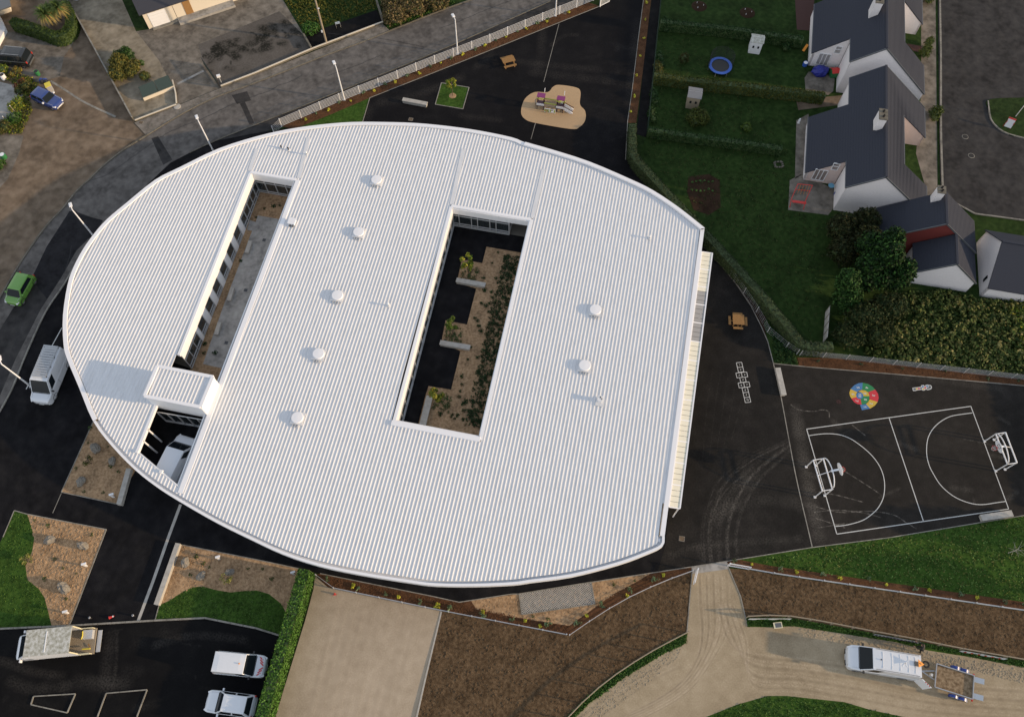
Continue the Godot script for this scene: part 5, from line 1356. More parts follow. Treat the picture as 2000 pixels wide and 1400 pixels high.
func goals() -> void:
	var gs := [[[1594, 909, 1611, 968, 1592, 971, 1575, 912], "white steel ball goal with hoop on the school side of the court", 1.0], [[1923.5, 862, 1945.5, 920, 1963.5, 917, 1942, 859], "white steel ball goal with hoop on the far side of the court", -1.0]]
	for g in gs:
		var f := PP(g[0])      # front a, front b, back b, back a
		var o := (f[0] + f[1]) / 2
		var t := thing("ball_goal", g[1], "goal", v3(o, 0), 0.0, "ball goals with hoops on the court")
		var q := []
		for p in f: q.append(v3(p - o, 0))
		var up := Vector3(0, 1.95, 0)
		for p in q:
			var b := MB.new(); b.tube([p, p + up], 0.05, 8); put(b, "post", M.white, t)
			b = MB.new(); b.box(p + Vector3(0, 0.04, 0), Vector3(0.2, 0.08, 0.2)); put(b, "foot", M.white, t)
		for k in [[0, 1, 0.065], [3, 2, 0.065], [0, 3, 0.04], [1, 2, 0.04]]:
			var b := MB.new(); b.tube([q[k[0]] + up, q[k[1]] + up], k[2], 8); put(b, "top_bar", M.white, t)
		var fwd: Vector3 = ((q[0] + q[1]) / 2 - (q[3] + q[2]) / 2).normalized()
		var arch := []
		for k in 17:
			var a := PI * k / 16.0
			arch.append(q[0].lerp(q[1], 0.5 - 0.5 * cos(a)) + up + Vector3(0, sin(a) * 0.85, 0) + fwd * 0.12 * sin(a))
		var b := MB.new(); b.tube(arch, 0.05, 8); put(b, "arch", M.white, t)
		var top := Vector3(0, 2.8, 0) + fwd * 0.12
		b = MB.new(); b.bar(top - fwd * 0.1 + Vector3(0, -0.1, 0), top + fwd * 0.62, 0.16, 0.12); put(b, "arm", M.white, t)
		b = MB.new(); b.tube([Vector3(0, 1.95, 0) - fwd * 0.85, top - Vector3(0, 0.1, 0)], 0.03, 6); put(b, "stay", M.white, t)
		var side := fwd.cross(Vector3.UP).normalized()
		var bb := MB.new()
		var bc := top + fwd * 0.66
		var nb := fwd * 0.02
		var ring := []
		for k in 20:
			var a := TAU * k / 20
			ring.append(bc + side * cos(a) * 0.58 + Vector3.UP * (sin(a) * (0.42 if sin(a) > 0 else 0.3) + 0.05))
		for k in 20:
			var k2 := (k + 1) % 20
			bb.tri(bc + nb, ring[k] + nb, ring[k2] + nb); bb.tri(bc - nb, ring[k2] - nb, ring[k] - nb)
			bb.quad(ring[k] + nb, ring[k] - nb, ring[k2] - nb, ring[k2] + nb)
		var brd := put(bb, "backboard", M.white, t)
		bb = MB.new()
		for s in [[-0.18, 0.02, 0.18, 0.02], [-0.18, 0.28, 0.18, 0.28], [-0.18, 0.02, -0.18, 0.28], [0.18, 0.02, 0.18, 0.28]]:
			bb.bar(bc + fwd * 0.026 + side * s[0] + Vector3.UP * s[1], bc + fwd * 0.026 + side * s[2] + Vector3.UP * s[3], 0.03, 0.03)
		put(bb, "target_square", M.black, brd)
		var hc := bc + fwd * 0.3 + Vector3(0, -0.12, 0)
		var hoop := []
		for k in 17: hoop.append(hc + (side * cos(TAU * k / 16.0) + fwd * sin(TAU * k / 16.0)) * 0.225)
		b = MB.new(); b.tube(hoop, 0.018, 6); b.bar(bc - Vector3(0, 0.12, 0), hc - fwd * 0.2, 0.14, 0.04); put(b, "hoop", M.red_paint, t)
		b = MB.new()
		for k in 10:
			var a := TAU * k / 10.0
			for s in [-0.3, 0.3]:
				b.bar(hc + (side * cos(a) + fwd * sin(a)) * 0.22, hc + (side * cos(a + s) + fwd * sin(a + s)) * 0.12 - Vector3(0, 0.34, 0), 0.012, 0.012, side)
		put(b, "net", M.white, t)

# ---------------------------------------------------------------- vegetation
func dry(c: Array, k: float) -> Array:
	var o := []
	for x in c: o.append(Color(x.r * k, x.g * k, x.b * k))
	return o

func shrub_row(label: String, group: String, px: Array, step: float, cols: Array, rad: float, h: float, n: int, off := 0.0, called := "mulch_shrub") -> void:
	var pts := along(PP(px), step)
	var mesh := []
	for k in 3:
		var r := RandomNumberGenerator.new(); r.seed = int(px[0]) + k * 31 + int(h * 100)
		var b := MB.new()
		for j in 4: leaves(b, Vector3(r.randfn() * rad * 0.35, h * 0.5, r.randfn() * rad * 0.35), Vector3(rad * 0.6, h * 0.5, rad * 0.6), n / 4, 0.11, cols, r, 0.1, 0.6)
		mesh.append(b.mesh())
	for i in pts.size():
		var at := v3(pts[i], 0) + Vector3(rng.randfn() * 0.1, 0, rng.randfn() * 0.1) + Vector3(0, 0.0, off)
		var t := thing(called, label, "shrub", at, rng.randf() * TAU, group)
		var k := rng.randf_range(0.75, 1.2)
		shared(mesh[i % 3], "foliage", M.leaf, t, Transform3D(Basis.from_scale(Vector3(k, k, k)), Vector3.ZERO))

func scatter_px(poly: PackedVector2Array, n: int, r: RandomNumberGenerator) -> PackedVector2Array:
	var lo := poly[0]; var hi := poly[0]
	for p in poly: lo = lo.min(p); hi = hi.max(p)
	var o := PackedVector2Array()
	var guard := 0
	while o.size() < n and guard < n * 30:
		guard += 1
		var q := Vector2(r.randf_range(lo.x, hi.x), r.randf_range(lo.y, hi.y))
		if Geometry2D.is_point_in_polygon(q, poly): o.append(q)
	return o

func weeds(called: String, label: String, px: Array, n: int, h: float, ls: float, cols: Array, sd: int, clump := 7) -> void:
	var r := RandomNumberGenerator.new(); r.seed = sd
	var b := MB.new()
	for q in scatter_px(PP(px), n, r):
		var hh := h * r.randf_range(0.2, 1.0)
		leaves(b, v3(q, hh * 0.55), Vector3(0.1 + h * 0.22, hh * 0.5 + 0.01, 0.1 + h * 0.22), clump, ls, cols, r, 0.1, 0.6)
	var o := put(b, called, M.leaf)
	o.set_meta("kind", "stuff"); tag(o, label, "plants")

func clods(called: String, label: String, px: Array, n: int, s0: float, s1: float, m: Material, sd: int) -> void:
	var r := RandomNumberGenerator.new(); r.seed = sd
	var b := MB.new(); lump(b, Vector3.ZERO, Vector3(1, 0.62, 1), sd, 0.6, 4)
	var mm := MultiMesh.new(); mm.transform_format = MultiMesh.TRANSFORM_3D; mm.mesh = b.mesh()
	var pts := scatter_px(PP(px), n, r)
	mm.instance_count = pts.size()
	for i in pts.size():
		var k := lerpf(s0, s1, pow(r.randf(), 3.0))
		mm.set_instance_transform(i, Transform3D(Basis(Vector3.UP, r.randf() * TAU) * Basis.from_scale(Vector3(k, k * 0.7, k * r.randf_range(0.6, 1.2))), v3(pts[i], 0.012)))
	var o := MultiMeshInstance3D.new()
	o.multimesh = mm; o.material_override = m; o.name = numbered(called); add_child(o)
	o.set_meta("kind", "stuff"); tag(o, label, "soil")

func make_vegetation() -> void:
	hedge("laurel_hedge", "tall clipped laurel hedge between the car park and sand pitch", [594, 1112, 574, 1180, 545, 1278, 512, 1394, 500, 1440], 0.95, 2.1, [Color(0.045, 0.11, 0.016), Color(0.07, 0.16, 0.024), Color(0.03, 0.075, 0.012), Color(0.10, 0.20, 0.04)], 140.0, 0.12)
	hedge("privet_hedge", "long curved clipped hedge round the gardens behind the school", [1236, 242, 1236, 275, 1240, 304, 1278, 348, 1352, 426, 1404, 482, 1487, 573, 1540, 636, 1572, 672, 1628, 674], 0.85, 1.5, [Color(0.034, 0.05, 0.024), Color(0.05, 0.07, 0.034), Color(0.026, 0.04, 0.02)], 100.0, 0.11)
	hedge("garden_hedge", "low hedge between the trampoline garden and the grey shed garden", [1279, 144, 1330, 152, 1400, 160, 1500, 170, 1613, 184], 0.75, 1.3, [Color(0.05, 0.06, 0.012), Color(0.09, 0.09, 0.02), Color(0.028, 0.042, 0.01)], 90.0, 0.12)
	hedge("garden_hedge", "dark low hedge below the round bush and grey shed", [1268, 252, 1340, 262, 1430, 274, 1528, 288], 0.7, 1.1, DARKGREEN, 90.0, 0.12)
	hedge("garden_hedge", "dark hedge below the two round flower beds", [1292, 40, 1350, 46, 1430, 54, 1510, 66, 1570, 74], 0.7, 1.3, DARKGREEN, 90.0, 0.12)
	hedge("box_hedge", "clipped curving hedge on a stone wall under the palms", [20, 38, 45, 45, 78, 56, 106, 66, 124, 60, 135, 44, 132, 22, 122, 0], 1.0, 1.5, [Color(0.04, 0.07, 0.014), Color(0.065, 0.095, 0.02), Color(0.028, 0.05, 0.012)], 110.0, 0.12)
	# small garden bushes
	crown_tree("round_bush", "large round green bush below the grey garden shed", "bush", W(1360, 238), [[Vector3(0, 0.75, 0), Vector3(1.25, 0.85, 1.1)], [Vector3(0.4, 0.9, 0.2), Vector3(0.8, 0.7, 0.8)]], [Color(0.045, 0.06, 0.012), Color(0.07, 0.08, 0.018), Color(0.03, 0.045, 0.01)], 120.0, 0.12, 11)
	crown_tree("round_bush", "small bright green bush alone on the shaded lawn", "bush", W(1457, 254), [[Vector3(0, 0.4, 0), Vector3(0.55, 0.5, 0.5)]], [Color(0.05, 0.085, 0.014), Color(0.08, 0.12, 0.02)], 120.0, 0.11, 12)
	crown_tree("round_bush", "dull brown-green bush beside the blue trampoline", "bush", W(1335, 121), [[Vector3(0, 0.5, 0), Vector3(0.5, 0.7, 0.5)]], dry(OLIVE, 0.5), 100.0, 0.11, 13)
	crown_tree("round_bush", "small dark bush on the lawn by the terraced house corner", "bush", W(1533, 98), [[Vector3(0, 0.4, 0), Vector3(0.5, 0.5, 0.5)]], DARKGREEN, 100.0, 0.11, 14)
	for q in [[1297, 50, "edge shrub on the path side of the flower bed garden"], [1288, 118, "edge shrub on the path side of the trampoline garden"], [1284, 136, "yellowish edge shrub at the end of the trampoline hedge"], [1276, 190, "edge shrub on the path side of the grey shed garden"], [1272, 225, "pale edge shrub near the end of the curved hedge"]]:
		crown_tree("edge_shrub", q[2], "shrub", W(q[0], q[1]), [[Vector3(0, 0.4, 0), Vector3(0.45, 0.5, 0.9)], [Vector3(0.1, 0.4, 0.9), Vector3(0.4, 0.4, 0.5)]], OLIVE if q[1] == 136 else DARKGREEN, 90.0, 0.12, int(q[1]))
	for q in [[1809, 92, 0.7, "small clipped bush among the hedges before the terraced houses"], [1802, 110, 0.9, "clipped bush standing across the small red terrace"], [1821, 230, 1.0, "broad clipped bush in front of the lower terraced house"], [1811, 4, 0.9, "clipped bush at the upper terraced house front"]]:
		crown_tree("front_bush", q[3], "bush", W(q[0], q[1]), [[Vector3(0, 0.6, 0), Vector3(0.6, 0.7, 0.9) * q[2]], [Vector3(0.5, 0.6, -0.4), Vector3(0.55, 0.65, 0.6) * q[2]]], [Color(0.05, 0.07, 0.014), Color(0.085, 0.105, 0.02), Color(0.03, 0.05, 0.012)], 100.0, 0.11, int(q[0]))
	# big trees of the overgrown plot
	var cr := func(px: float, py: float, h: float, base: Vector3) -> Vector3: return W(px, py, h) - base
	var b0 := W(1722, 548)
	crown_tree("laurel_tree", "tall glossy laurel tree against the house with the red wall", "tree", b0, [[cr.call(1742, 472, 5.6, b0), Vector3(1.0, 1.5, 1.1)], [cr.call(1736, 500, 5.0, b0), Vector3(1.2, 1.7, 1.1)], [cr.call(1765, 530, 3.4, b0), Vector3(1.0, 1.5, 1.1)], [cr.call(1752, 545, 2.6, b0), Vector3(1.2, 1.3, 1.0)], [cr.call(1700, 478, 4.0, b0), Vector3(1.1, 1.6, 1.0)], [cr.call(1703, 515, 3.6, b0), Vector3(1.3, 1.7, 1.2)], [cr.call(1725, 545, 2.4, b0), Vector3(1.3, 1.4, 1.1)], [cr.call(1690, 545, 2.2, b0), Vector3(1.2, 1.3, 1.1)], [cr.call(1718, 495, 4.0, b0), Vector3(1.3, 1.8, 1.3)]], [Color(0.008, 0.024, 0.006), Color(0.014, 0.042, 0.009), Color(0.006, 0.017, 0.005), Color(0.034, 0.085, 0.018)], 110.0, 0.2, 21)
	b0 = W(1655, 590)
	crown_tree("laurel_tree", "smaller glossy laurel tree at the lawn corner near the white panels", "tree", b0, [[cr.call(1655, 552, 3.2, b0), Vector3(1.0, 1.5, 1.1)], [cr.call(1656, 580, 2.0, b0), Vector3(1.2, 1.5, 1.3)], [cr.call(1663, 600, 1.3, b0), Vector3(1.0, 1.1, 1.0)]], [Color(0.010, 0.03, 0.006), Color(0.018, 0.052, 0.010), Color(0.036, 0.085, 0.018)], 120.0, 0.18, 22)
	b0 = W(1648, 480)
	crown_tree("dark_shrubbery", "dark russet shrubbery below the white gable wall", "shrubs", b0, [[cr.call(1645, 445, 2.2, b0), Vector3(1.5, 1.6, 1.4)], [cr.call(1690, 432, 2.4, b0), Vector3(1.5, 1.5, 1.2)], [cr.call(1650, 490, 1.8, b0), Vector3(1.5, 1.5, 1.5)], [cr.call(1690, 470, 2.2, b0), Vector3(1.6, 1.7, 1.5)]], [Color(0.022, 0.024, 0.008), Color(0.03, 0.034, 0.01), Color(0.012, 0.02, 0.007)], 80.0, 0.17, 23)
	b0 = W(1690, 650)
	crown_tree("dark_shrubbery", "dark spreading shrubs at the corner of the overgrown plot", "shrubs", b0, [[cr.call(1690, 620, 1.8, b0), Vector3(1.9, 1.4, 1.6)], [cr.call(1735, 600, 1.8, b0), Vector3(1.8, 1.4, 1.4)], [cr.call(1660, 655, 1.2, b0), Vector3(1.5, 1.1, 1.3)], [cr.call(1715, 650, 1.3, b0), Vector3(1.7, 1.2, 1.3)]], [Color(0.012, 0.026, 0.008), Color(0.022, 0.036, 0.011), Color(0.04, 0.046, 0.014)], 85.0, 0.17, 24)
	weeds("tall_weeds", "tall tangled weeds filling the overgrown plot behind the court", [1760, 575, 1840, 568, 1910, 585, 2060, 596, 2060, 744, 1990, 735, 1700, 702, 1690, 690, 1720, 620], 2600, 0.7, 0.2, [Color(0.05, 0.078, 0.018), Color(0.08, 0.10, 0.028), Color(0.034, 0.058, 0.014), Color(0.024, 0.044, 0.011)], 25, 8)
	weeds("bramble_clumps", "yellow-tipped bramble clumps rising from the overgrown plot", [1770, 585, 1840, 575, 1910, 592, 2060, 602, 2060, 738, 1990, 730, 1720, 700, 1735, 640], 420, 0.9, 0.2, [Color(0.14, 0.14, 0.042), Color(0.09, 0.11, 0.028), Color(0.20, 0.185, 0.07), Color(0.05, 0.08, 0.02)], 28, 18)
	weeds("plot_edge_plants", "yellow-green plants along the right border of the overgrown plot", [1960, 588, 2060, 598, 2060, 720, 2000, 715, 1985, 640], 300, 1.0, 0.15, LIME, 26, 8)
	weeds("bed_plants", "dark low plants in the soil corner beside the court", [1505, 640, 1550, 690, 1556, 712, 1516, 706], 240, 0.4, 0.12, DARKGREEN, 27, 6)
	# top left
	var sb := W(245, 150)
	crown_tree("conifer_bush", "olive conifer bushes grown together on the pale gravel", "bush", sb, [[cr.call(232, 125, 1.3, sb), Vector3(1.0, 1.2, 1.2)], [cr.call(230, 140, 1.0, sb), Vector3(1.0, 1.0, 1.2)], [cr.call(255, 137, 0.9, sb), Vector3(0.9, 0.8, 0.9)], [cr.call(262, 128, 0.8, sb), Vector3(0.7, 0.7, 0.7)]], [Color(0.10, 0.095, 0.022), Color(0.14, 0.12, 0.03), Color(0.07, 0.075, 0.018)], 130.0, 0.13, 31)
	crown_tree("conifer_bush", "dark green round conifer behind the olive bushes", "bush", W(253, 116), [[Vector3(0, 0.8, 0), Vector3(0.8, 0.9, 0.8)], [Vector3(-0.9, 0.7, 0.1), Vector3(0.7, 0.7, 0.6)]], [Color(0.02, 0.05, 0.012), Color(0.032, 0.075, 0.016)], 130.0, 0.11, 32)
	crown_tree("ball_bush", "clipped olive ball bush at the corner of the bush group", "bush", W(285, 154), [[Vector3(0, 0.45, 0), Vector3(0.6, 0.55, 0.6)]], [Color(0.10, 0.09, 0.016), Color(0.06, 0.07, 0.014)], 150.0, 0.09, 33)
	crown_tree("ball_bush", "tiny bright green ball bush beside the conifer group", "bush", W(278, 127), [[Vector3(0, 0.3, 0), Vector3(0.32, 0.35, 0.32)]], LAUREL, 150.0, 0.09, 34)
	crown_tree("bramble_thicket", "dry brown bramble thicket beside the road", "shrubs", W(820, 25), [[cr.call(770, 30, 1.0, W(820, 25)), Vector3(1.4, 1.1, 1.2)], [cr.call(800, 12, 1.0, W(820, 25)), Vector3(2.0, 1.1, 1.5)], [cr.call(845, 0, 1.0, W(820, 25)), Vector3(2.0, 1.0, 1.4)], [cr.call(770, 5, 1.0, W(820, 25)), Vector3(1.6, 1.2, 1.4)]], [Color(0.13, 0.095, 0.045), Color(0.20, 0.15, 0.075), Color(0.07, 0.055, 0.025), Color(0.10, 0.09, 0.03)], 110.0, 0.16, 35)
	weeds("verge_plants", "green weeds on the verge below the bramble thicket", [757, 54, 790, 44, 850, 20, 890, 4, 860, 4, 800, 30, 762, 46], 420, 0.35, 0.13, LAUREL, 36, 6)
	weeds("garden_weeds", "yellowing weeds in the garden beside the utility pole", [555, 0, 600, 68, 640, 48, 735, 16, 735, -10, 555, -10], 900, 0.25, 0.13, [Color(0.07, 0.08, 0.014), Color(0.035, 0.055, 0.012), Color(0.12, 0.11, 0.02)], 37, 5)
	crown_tree("garden_shrub", "glossy green shrub at the edge of the black weed cloth", "bush", W(606, 62), [[Vector3(0, 0.5, 0), Vector3(0.8, 0.7, 0.7)], [Vector3(0.6, 0.4, -0.2), Vector3(0.5, 0.5, 0.5)]], [Color(0.04, 0.10, 0.02), Color(0.06, 0.14, 0.03)], 100.0, 0.16, 38)
	for q in [[52, 172, 1.0, 0, "olive garden shrub beside the yellow-lidded bin"], [38, 205, 1.0, 1, "yellow-green garden shrub on the gravel edge"], [30, 235, 1.0, 2, "bright green garden shrub near the lower stone slab"], [12, 250, 1.1, 0, "tangled garden shrubs at the end of the border"], [8, 140, 0.8, 1, "small shrub behind the dark people carrier"], [36, 141, 0.6, 3, "tawny garden shrub by the white stake"], [46, 165, 0.6, 4, "rust-red garden shrub by the grey slab"], [2, 325, 0.8, 2, "low shrub at the edge of the gravel yard"]]:
		var cc = [OLIVE, LIME, LAUREL, [Color(0.18, 0.14, 0.03), Color(0.12, 0.10, 0.02)], [Color(0.20, 0.06, 0.03), Color(0.12, 0.06, 0.03)]][q[3]]
		crown_tree("border_shrub", q[4], "shrub", W(q[0], q[1]), [[Vector3(0, 0.35, 0), Vector3(0.7, 0.5, 0.8) * q[2]], [Vector3(-0.5, 0.3, 0.6), Vector3(0.6, 0.4, 0.6) * q[2]]], cc, 100.0, 0.12, int(q[0] + q[1]))
	weeds("border_grass", "mixed grass and weeds in the garden border on the gravel yard", [60, 150, 75, 165, 58, 195, 62, 215, 40, 262, 8, 262, 14, 240, 40, 205, 45, 175, 20, 160, -10, 150, -10, 138], 700, 0.3, 0.12, OLIVE + LIME, 39, 6)
	for q in [[100, 46, 84, 26, "palm with two pale trunks rising from the clipped hedge"], [117, 37, 110, 14, "palm with drooping dry fronds next to the white tank wall"]]:
		var t := thing("palm_tree", q[4], "palm tree", W(q[0], q[1]))
		var r := RandomNumberGenerator.new(); r.seed = int(q[0])
		var tops := [W(q[2], q[3], 2.9) - W(q[0], q[1])]
		if q[0] == 100: tops.append(W(q[2] + 10, q[3] - 4, 2.6) - W(q[0], q[1]))
		for top in tops:
			var b := MB.new(); b.col = Color(0.30, 0.23, 0.15)
			b.tube([Vector3.ZERO, top * 0.5 + Vector3(0.05, 0, 0), top], 0.13, 8, 0.09); put(b, "trunk", M.tinted, t)
			b = MB.new()
			for k in 170:
				var a := r.randf() * TAU; var el := r.randf_range(-0.9, 1.3)
				var d := Vector3(cos(a) * cos(el), sin(el), sin(a) * cos(el))
				var len := r.randf_range(0.95, 1.6)
				var s := d.cross(Vector3.UP).normalized() * 0.045
				var mid: Vector3 = top + d * len * 0.6; var tip: Vector3 = top + d * len - Vector3.UP * len * 0.28
				var j := r.randf_range(0.7, 1.3)
				b.col = (Color(0.07, 0.11, 0.03) if el > -0.1 else Color(0.26, 0.20, 0.07)) * j
				b.quad(top - s, mid - s, mid + s, top + s); b.tri(mid - s, tip, mid + s)
			put(b, "fronds", M.leaf, t)
	# courtyard planting
	small_tree("young tree in the northern planter of the dark courtyard", W(915, 533), 2.5, 0.75, LIME, 420, 41, 0.17, "courtyard_tree", "courtyard trees")
	small_tree("young tree in the middle planter of the dark courtyard", W(885, 652), 2.4, 0.7, [Color(0.07, 0.11, 0.02), Color(0.11, 0.15, 0.025), Color(0.05, 0.08, 0.015)], 420, 42, 0.17, "courtyard_tree", "courtyard trees")
	small_tree("young tree at the southern end of the dark courtyard", W(855, 783), 2.5, 0.85, [Color(0.12, 0.15, 0.02), Color(0.20, 0.18, 0.025), Color(0.09, 0.13, 0.02)], 460, 43, 0.17, "courtyard_tree", "courtyard trees")
	weeds("ground_cover", "dark ground cover plants along the shaded courtyard wall", [984, 498, 1014, 502, 950, 840, 908, 830], 900, 0.35, 0.12, [Color(0.024, 0.045, 0.018), Color(0.036, 0.062, 0.024), Color(0.02, 0.034, 0.014)], 44, 7)
	for q in [[915, 540], [886, 660], [862, 790]]:
		weeds("planter_cover", "leafy planting under the young courtyard tree " + {915: "at the north", 886: "in the middle", 862: "at the south"}[q[0]], [q[0] - 16, q[1] - 22, q[0] + 22, q[1] - 16, q[0] + 14, q[1] + 14, q[0] - 16, q[1] + 8], 60, 0.3, 0.11, [Color(0.05, 0.08, 0.03), Color(0.08, 0.11, 0.04)], 45 + q[0], 6)
	var r2 := RandomNumberGenerator.new(); r2.seed = 77
	var cb := MB.new(); leaves(cb, Vector3(0, 0.12, 0), Vector3(0.2, 0.14, 0.2), 26, 0.1, [Color(0.02, 0.05, 0.018), Color(0.035, 0.07, 0.025)], r2, 0.1, 0.5)
	var cm := cb.mesh()
	for q in scatter_px(PP([954, 488, 982, 494, 905, 828, 850, 826, 868, 790, 900, 740, 920, 640, 935, 560]), 40, r2):
		var t := thing("courtyard_plant", "small dark green plant in the sand of the planted courtyard", "plant", v3(q, 0.02), r2.randf() * TAU, "plants in the planted courtyard bed")
		shared(cm, "foliage", M.leaf, t, Transform3D(Basis.from_scale(Vector3.ONE * r2.randf_range(0.7, 1.3)), Vector3.ZERO))
	for q in [[534, 404], [546, 402], [516, 408], [556, 412], [500, 425], [420, 690], [400, 672], [440, 730], [398, 690], [470, 510]]:
		var t := thing("courtyard_plant", "small dark plant in the soil strip of the narrow courtyard", "plant", W(q[0], q[1]) + Vector3(0, 0.012, 0), r2.randf() * TAU, "plants in the narrow courtyard")
		shared(cm, "foliage", M.leaf, t, Transform3D(Basis.from_scale(Vector3.ONE * r2.randf_range(0.7, 1.5)), Vector3.ZERO))
	# shrubs in the mulch
	shrub_row("small bright yellow shrub in the bark bed along the street fence", "yellow shrubs along the street fence", [596, 235, 730, 180, 800, 152, 862, 124, 926, 98, 990, 72, 1110, 26], 2.9, YELLOW, 0.2, 0.3, 40, 0.0, "yellow_shrub")
	shrub_row("small grey-green shrub in the bark bed along the street fence", "green shrubs along the street fence", [618, 221, 750, 165, 820, 138, 885, 113, 960, 84, 1068, 39], 2.9, SAGE, 0.25, 0.35, 46, 0.0, "green_shrub")
	shrub_row("small yellow shrub in the bark strip beside the black path", "yellow shrubs beside the black path", [1264, 5, 1258, 55, 1250, 107, 1246, 140, 1243, 163, 1233, 220], 3.1, YELLOW, 0.18, 0.3, 36, 0.0, "yellow_shrub")
	shrub_row("small yellow shrub in the bark bed above the railings", "yellow shrubs above the railings", [692, 1148, 783, 1165, 872, 1184, 964, 1201, 1056, 1220], 3.7, YELLOW, 0.2, 0.3, 40, 0.0, "yellow_shrub")
	shrub_row("small grey-green shrub in the bark bed above the railings", "green shrubs above the railings", [640, 1134, 753, 1158, 840, 1178, 935, 1198, 1023, 1213, 1120, 1224, 1172, 1190, 1197, 1172, 1253, 1146, 1279, 1135], 2.7, SAGE, 0.28, 0.38, 50, 0.0, "green_shrub")
	shrub_row("small yellow shrub in the bark bed beside the curved railing", "yellow shrubs beside the curved railing", [1144, 1206, 1224, 1158, 1304, 1122], 3.8, YELLOW, 0.2, 0.3, 40, 0.0, "yellow_shrub")
	shrub_row("small grey-green shrub in the bark strip by the clover lawn", "green shrubs by the clover lawn", [1436, 1097, 1525, 1111, 1618, 1124, 1712, 1136, 1806, 1151, 1903, 1166, 1998, 1179], 3.8, SAGE, 0.28, 0.38, 50, 0.0, "green_shrub")
	shrub_row("small yellow shrub in the bark strip by the clover lawn", "yellow shrubs by the clover lawn", [1465, 1102, 1555, 1116, 1648, 1131, 1742, 1143, 1836, 1156, 1930, 1171], 3.8, YELLOW, 0.2, 0.28, 36, 0.0, "yellow_shrub")
	shrub_row("small dark shrub in the bark strip above the sports court", "shrubs above the sports court", [1600, 706, 1700, 714, 1800, 724, 1900, 735, 1990, 745], 4.0, dry(SAGE, 0.5), 0.2, 0.25, 30, 0.0, "green_shrub")
	for q in [[62, 1098, "feathery yellow-green shrub on the lawn edge of the rippled sand"], [447, 1133, "feathery yellow-green shrub in front of the round boulder"], [178, 905, "feathery dull green shrub between boulders beside the school"]]:
		small_tree(q[2], W(q[0], q[1]), 1.1, 0.6, [Color(0.20, 0.20, 0.05), Color(0.28, 0.27, 0.08), Color(0.12, 0.14, 0.04)] if q[0] != 178 else OLIVE, 220, int(q[0]), 0.09, "feathery_shrub")
	var sp := MB.new(); leaves(sp, Vector3(0, 0.09, 0), Vector3(0.16, 0.1, 0.16), 22, 0.08, [Color(0.03, 0.06, 0.016), Color(0.05, 0.085, 0.025)], r2, 0.1, 0.5)
	var sm := sp.mesh()
	for q in [[177, 837], [171, 865], [210, 873], [232, 921], [149, 915], [201, 963], [163, 961], [215, 912], [107, 1093], [149, 1121], [122, 1110], [128, 1170], [88, 1131], [382, 1087], [408, 1108], [372, 1122], [396, 1060 + 40], [484, 1110], [530, 1130], [512, 1112], [68, 1017], [95, 1027], [178, 1045], [1070, 1208], [1040, 1204], [1198, 1142], [1240, 1134]]:
		var t := thing("bed_plant", "tiny green plant sprouting in a sand bed", "plant", W(q[0], q[1]) + Vector3(0, 0.01, 0), r2.randf() * TAU, "tiny plants in the sand beds")
		shared(sm, "foliage", M.leaf, t, Transform3D(Basis.from_scale(Vector3.ONE * r2.randf_range(0.7, 1.4)), Vector3.ZERO))
	# bare sapling on the clover lawn
	var bt := thing("bare_sapling", "pale leafless sapling on the clover lawn", "tree", W(1970, 1080))
	var bb := MB.new(); bb.col = Color(0.36, 0.34, 0.28)
	bb.tube([Vector3.ZERO, Vector3(0.05, 0.9, 0), Vector3(0.1, 1.5, -0.05)], 0.045, 6, 0.02)
	for k in 12:
		var a := k * 2.4
		var y := 0.6 + k * 0.08
		bb.tube([Vector3(0.05, y, 0), Vector3(0.05 + cos(a) * 0.4, y + 0.3, sin(a) * 0.4), Vector3(0.05 + cos(a) * 0.75, y + 0.45, sin(a) * 0.7)], 0.014, 5, 0.005)
	put(bb, "branches", M.tinted, bt)
	# rough cover on soils and lawns
	weeds("clover_leaves", "scattered clover and weed leaves on the lawn beside the court", [1480, 1090, 1600, 1071, 1737, 1052, 2045, 1001, 2045, 1180, 1500, 1103], 2600, 0.07, 0.1, [Color(0.06, 0.12, 0.025), Color(0.12, 0.20, 0.05), Color(0.03, 0.07, 0.014), Color(0.14, 0.15, 0.04)], 51, 3)
	weeds("clover_leaves", "scattered clover and weed leaves on the lawn inside the track bend", [1340, 1425, 1380, 1402, 1440, 1378, 1500, 1361, 1537, 1361, 1650, 1373, 1770, 1402, 1780, 1425], 900, 0.07, 0.1, [Color(0.05, 0.10, 0.02), Color(0.08, 0.15, 0.035), Color(0.03, 0.07, 0.014)], 52, 3)
	weeds("lawn_tufts", "short grass tufts on the lawn beside the rippled sand bed", [-30, 1120, 5, 1051, 27, 999, 50, 1006, 60, 1035, 62, 1075, 50, 1105, 54, 1132, 86, 1168, 98, 1222, -30, 1228], 900, 0.06, 0.08, [Color(0.05, 0.11, 0.02), Color(0.08, 0.15, 0.03), Color(0.03, 0.07, 0.014)], 55, 3)
	weeds("lawn_tufts", "short grass tufts on the lawn curve by the laurel hedge", [312, 1182, 355, 1158, 395, 1147, 450, 1159, 500, 1155, 548, 1182, 556, 1210, 543, 1238, 500, 1225, 400, 1206, 304, 1210], 900, 0.06, 0.08, [Color(0.05, 0.10, 0.02), Color(0.07, 0.13, 0.03), Color(0.03, 0.07, 0.014)], 56, 3)
	weeds("lawn_tufts", "uneven grass tufts over the shaded gardens", [1270, 270, 1262, 300, 1300, 350, 1430, 490, 1590, 665, 1608, 560, 1608, 430, 1540, 412, 1548, 300, 1300, 20, 1290, 80], 2600, 0.06, 0.1, [Color(0.03, 0.05, 0.014), Color(0.045, 0.07, 0.02), Color(0.05, 0.06, 0.018)], 57, 3)
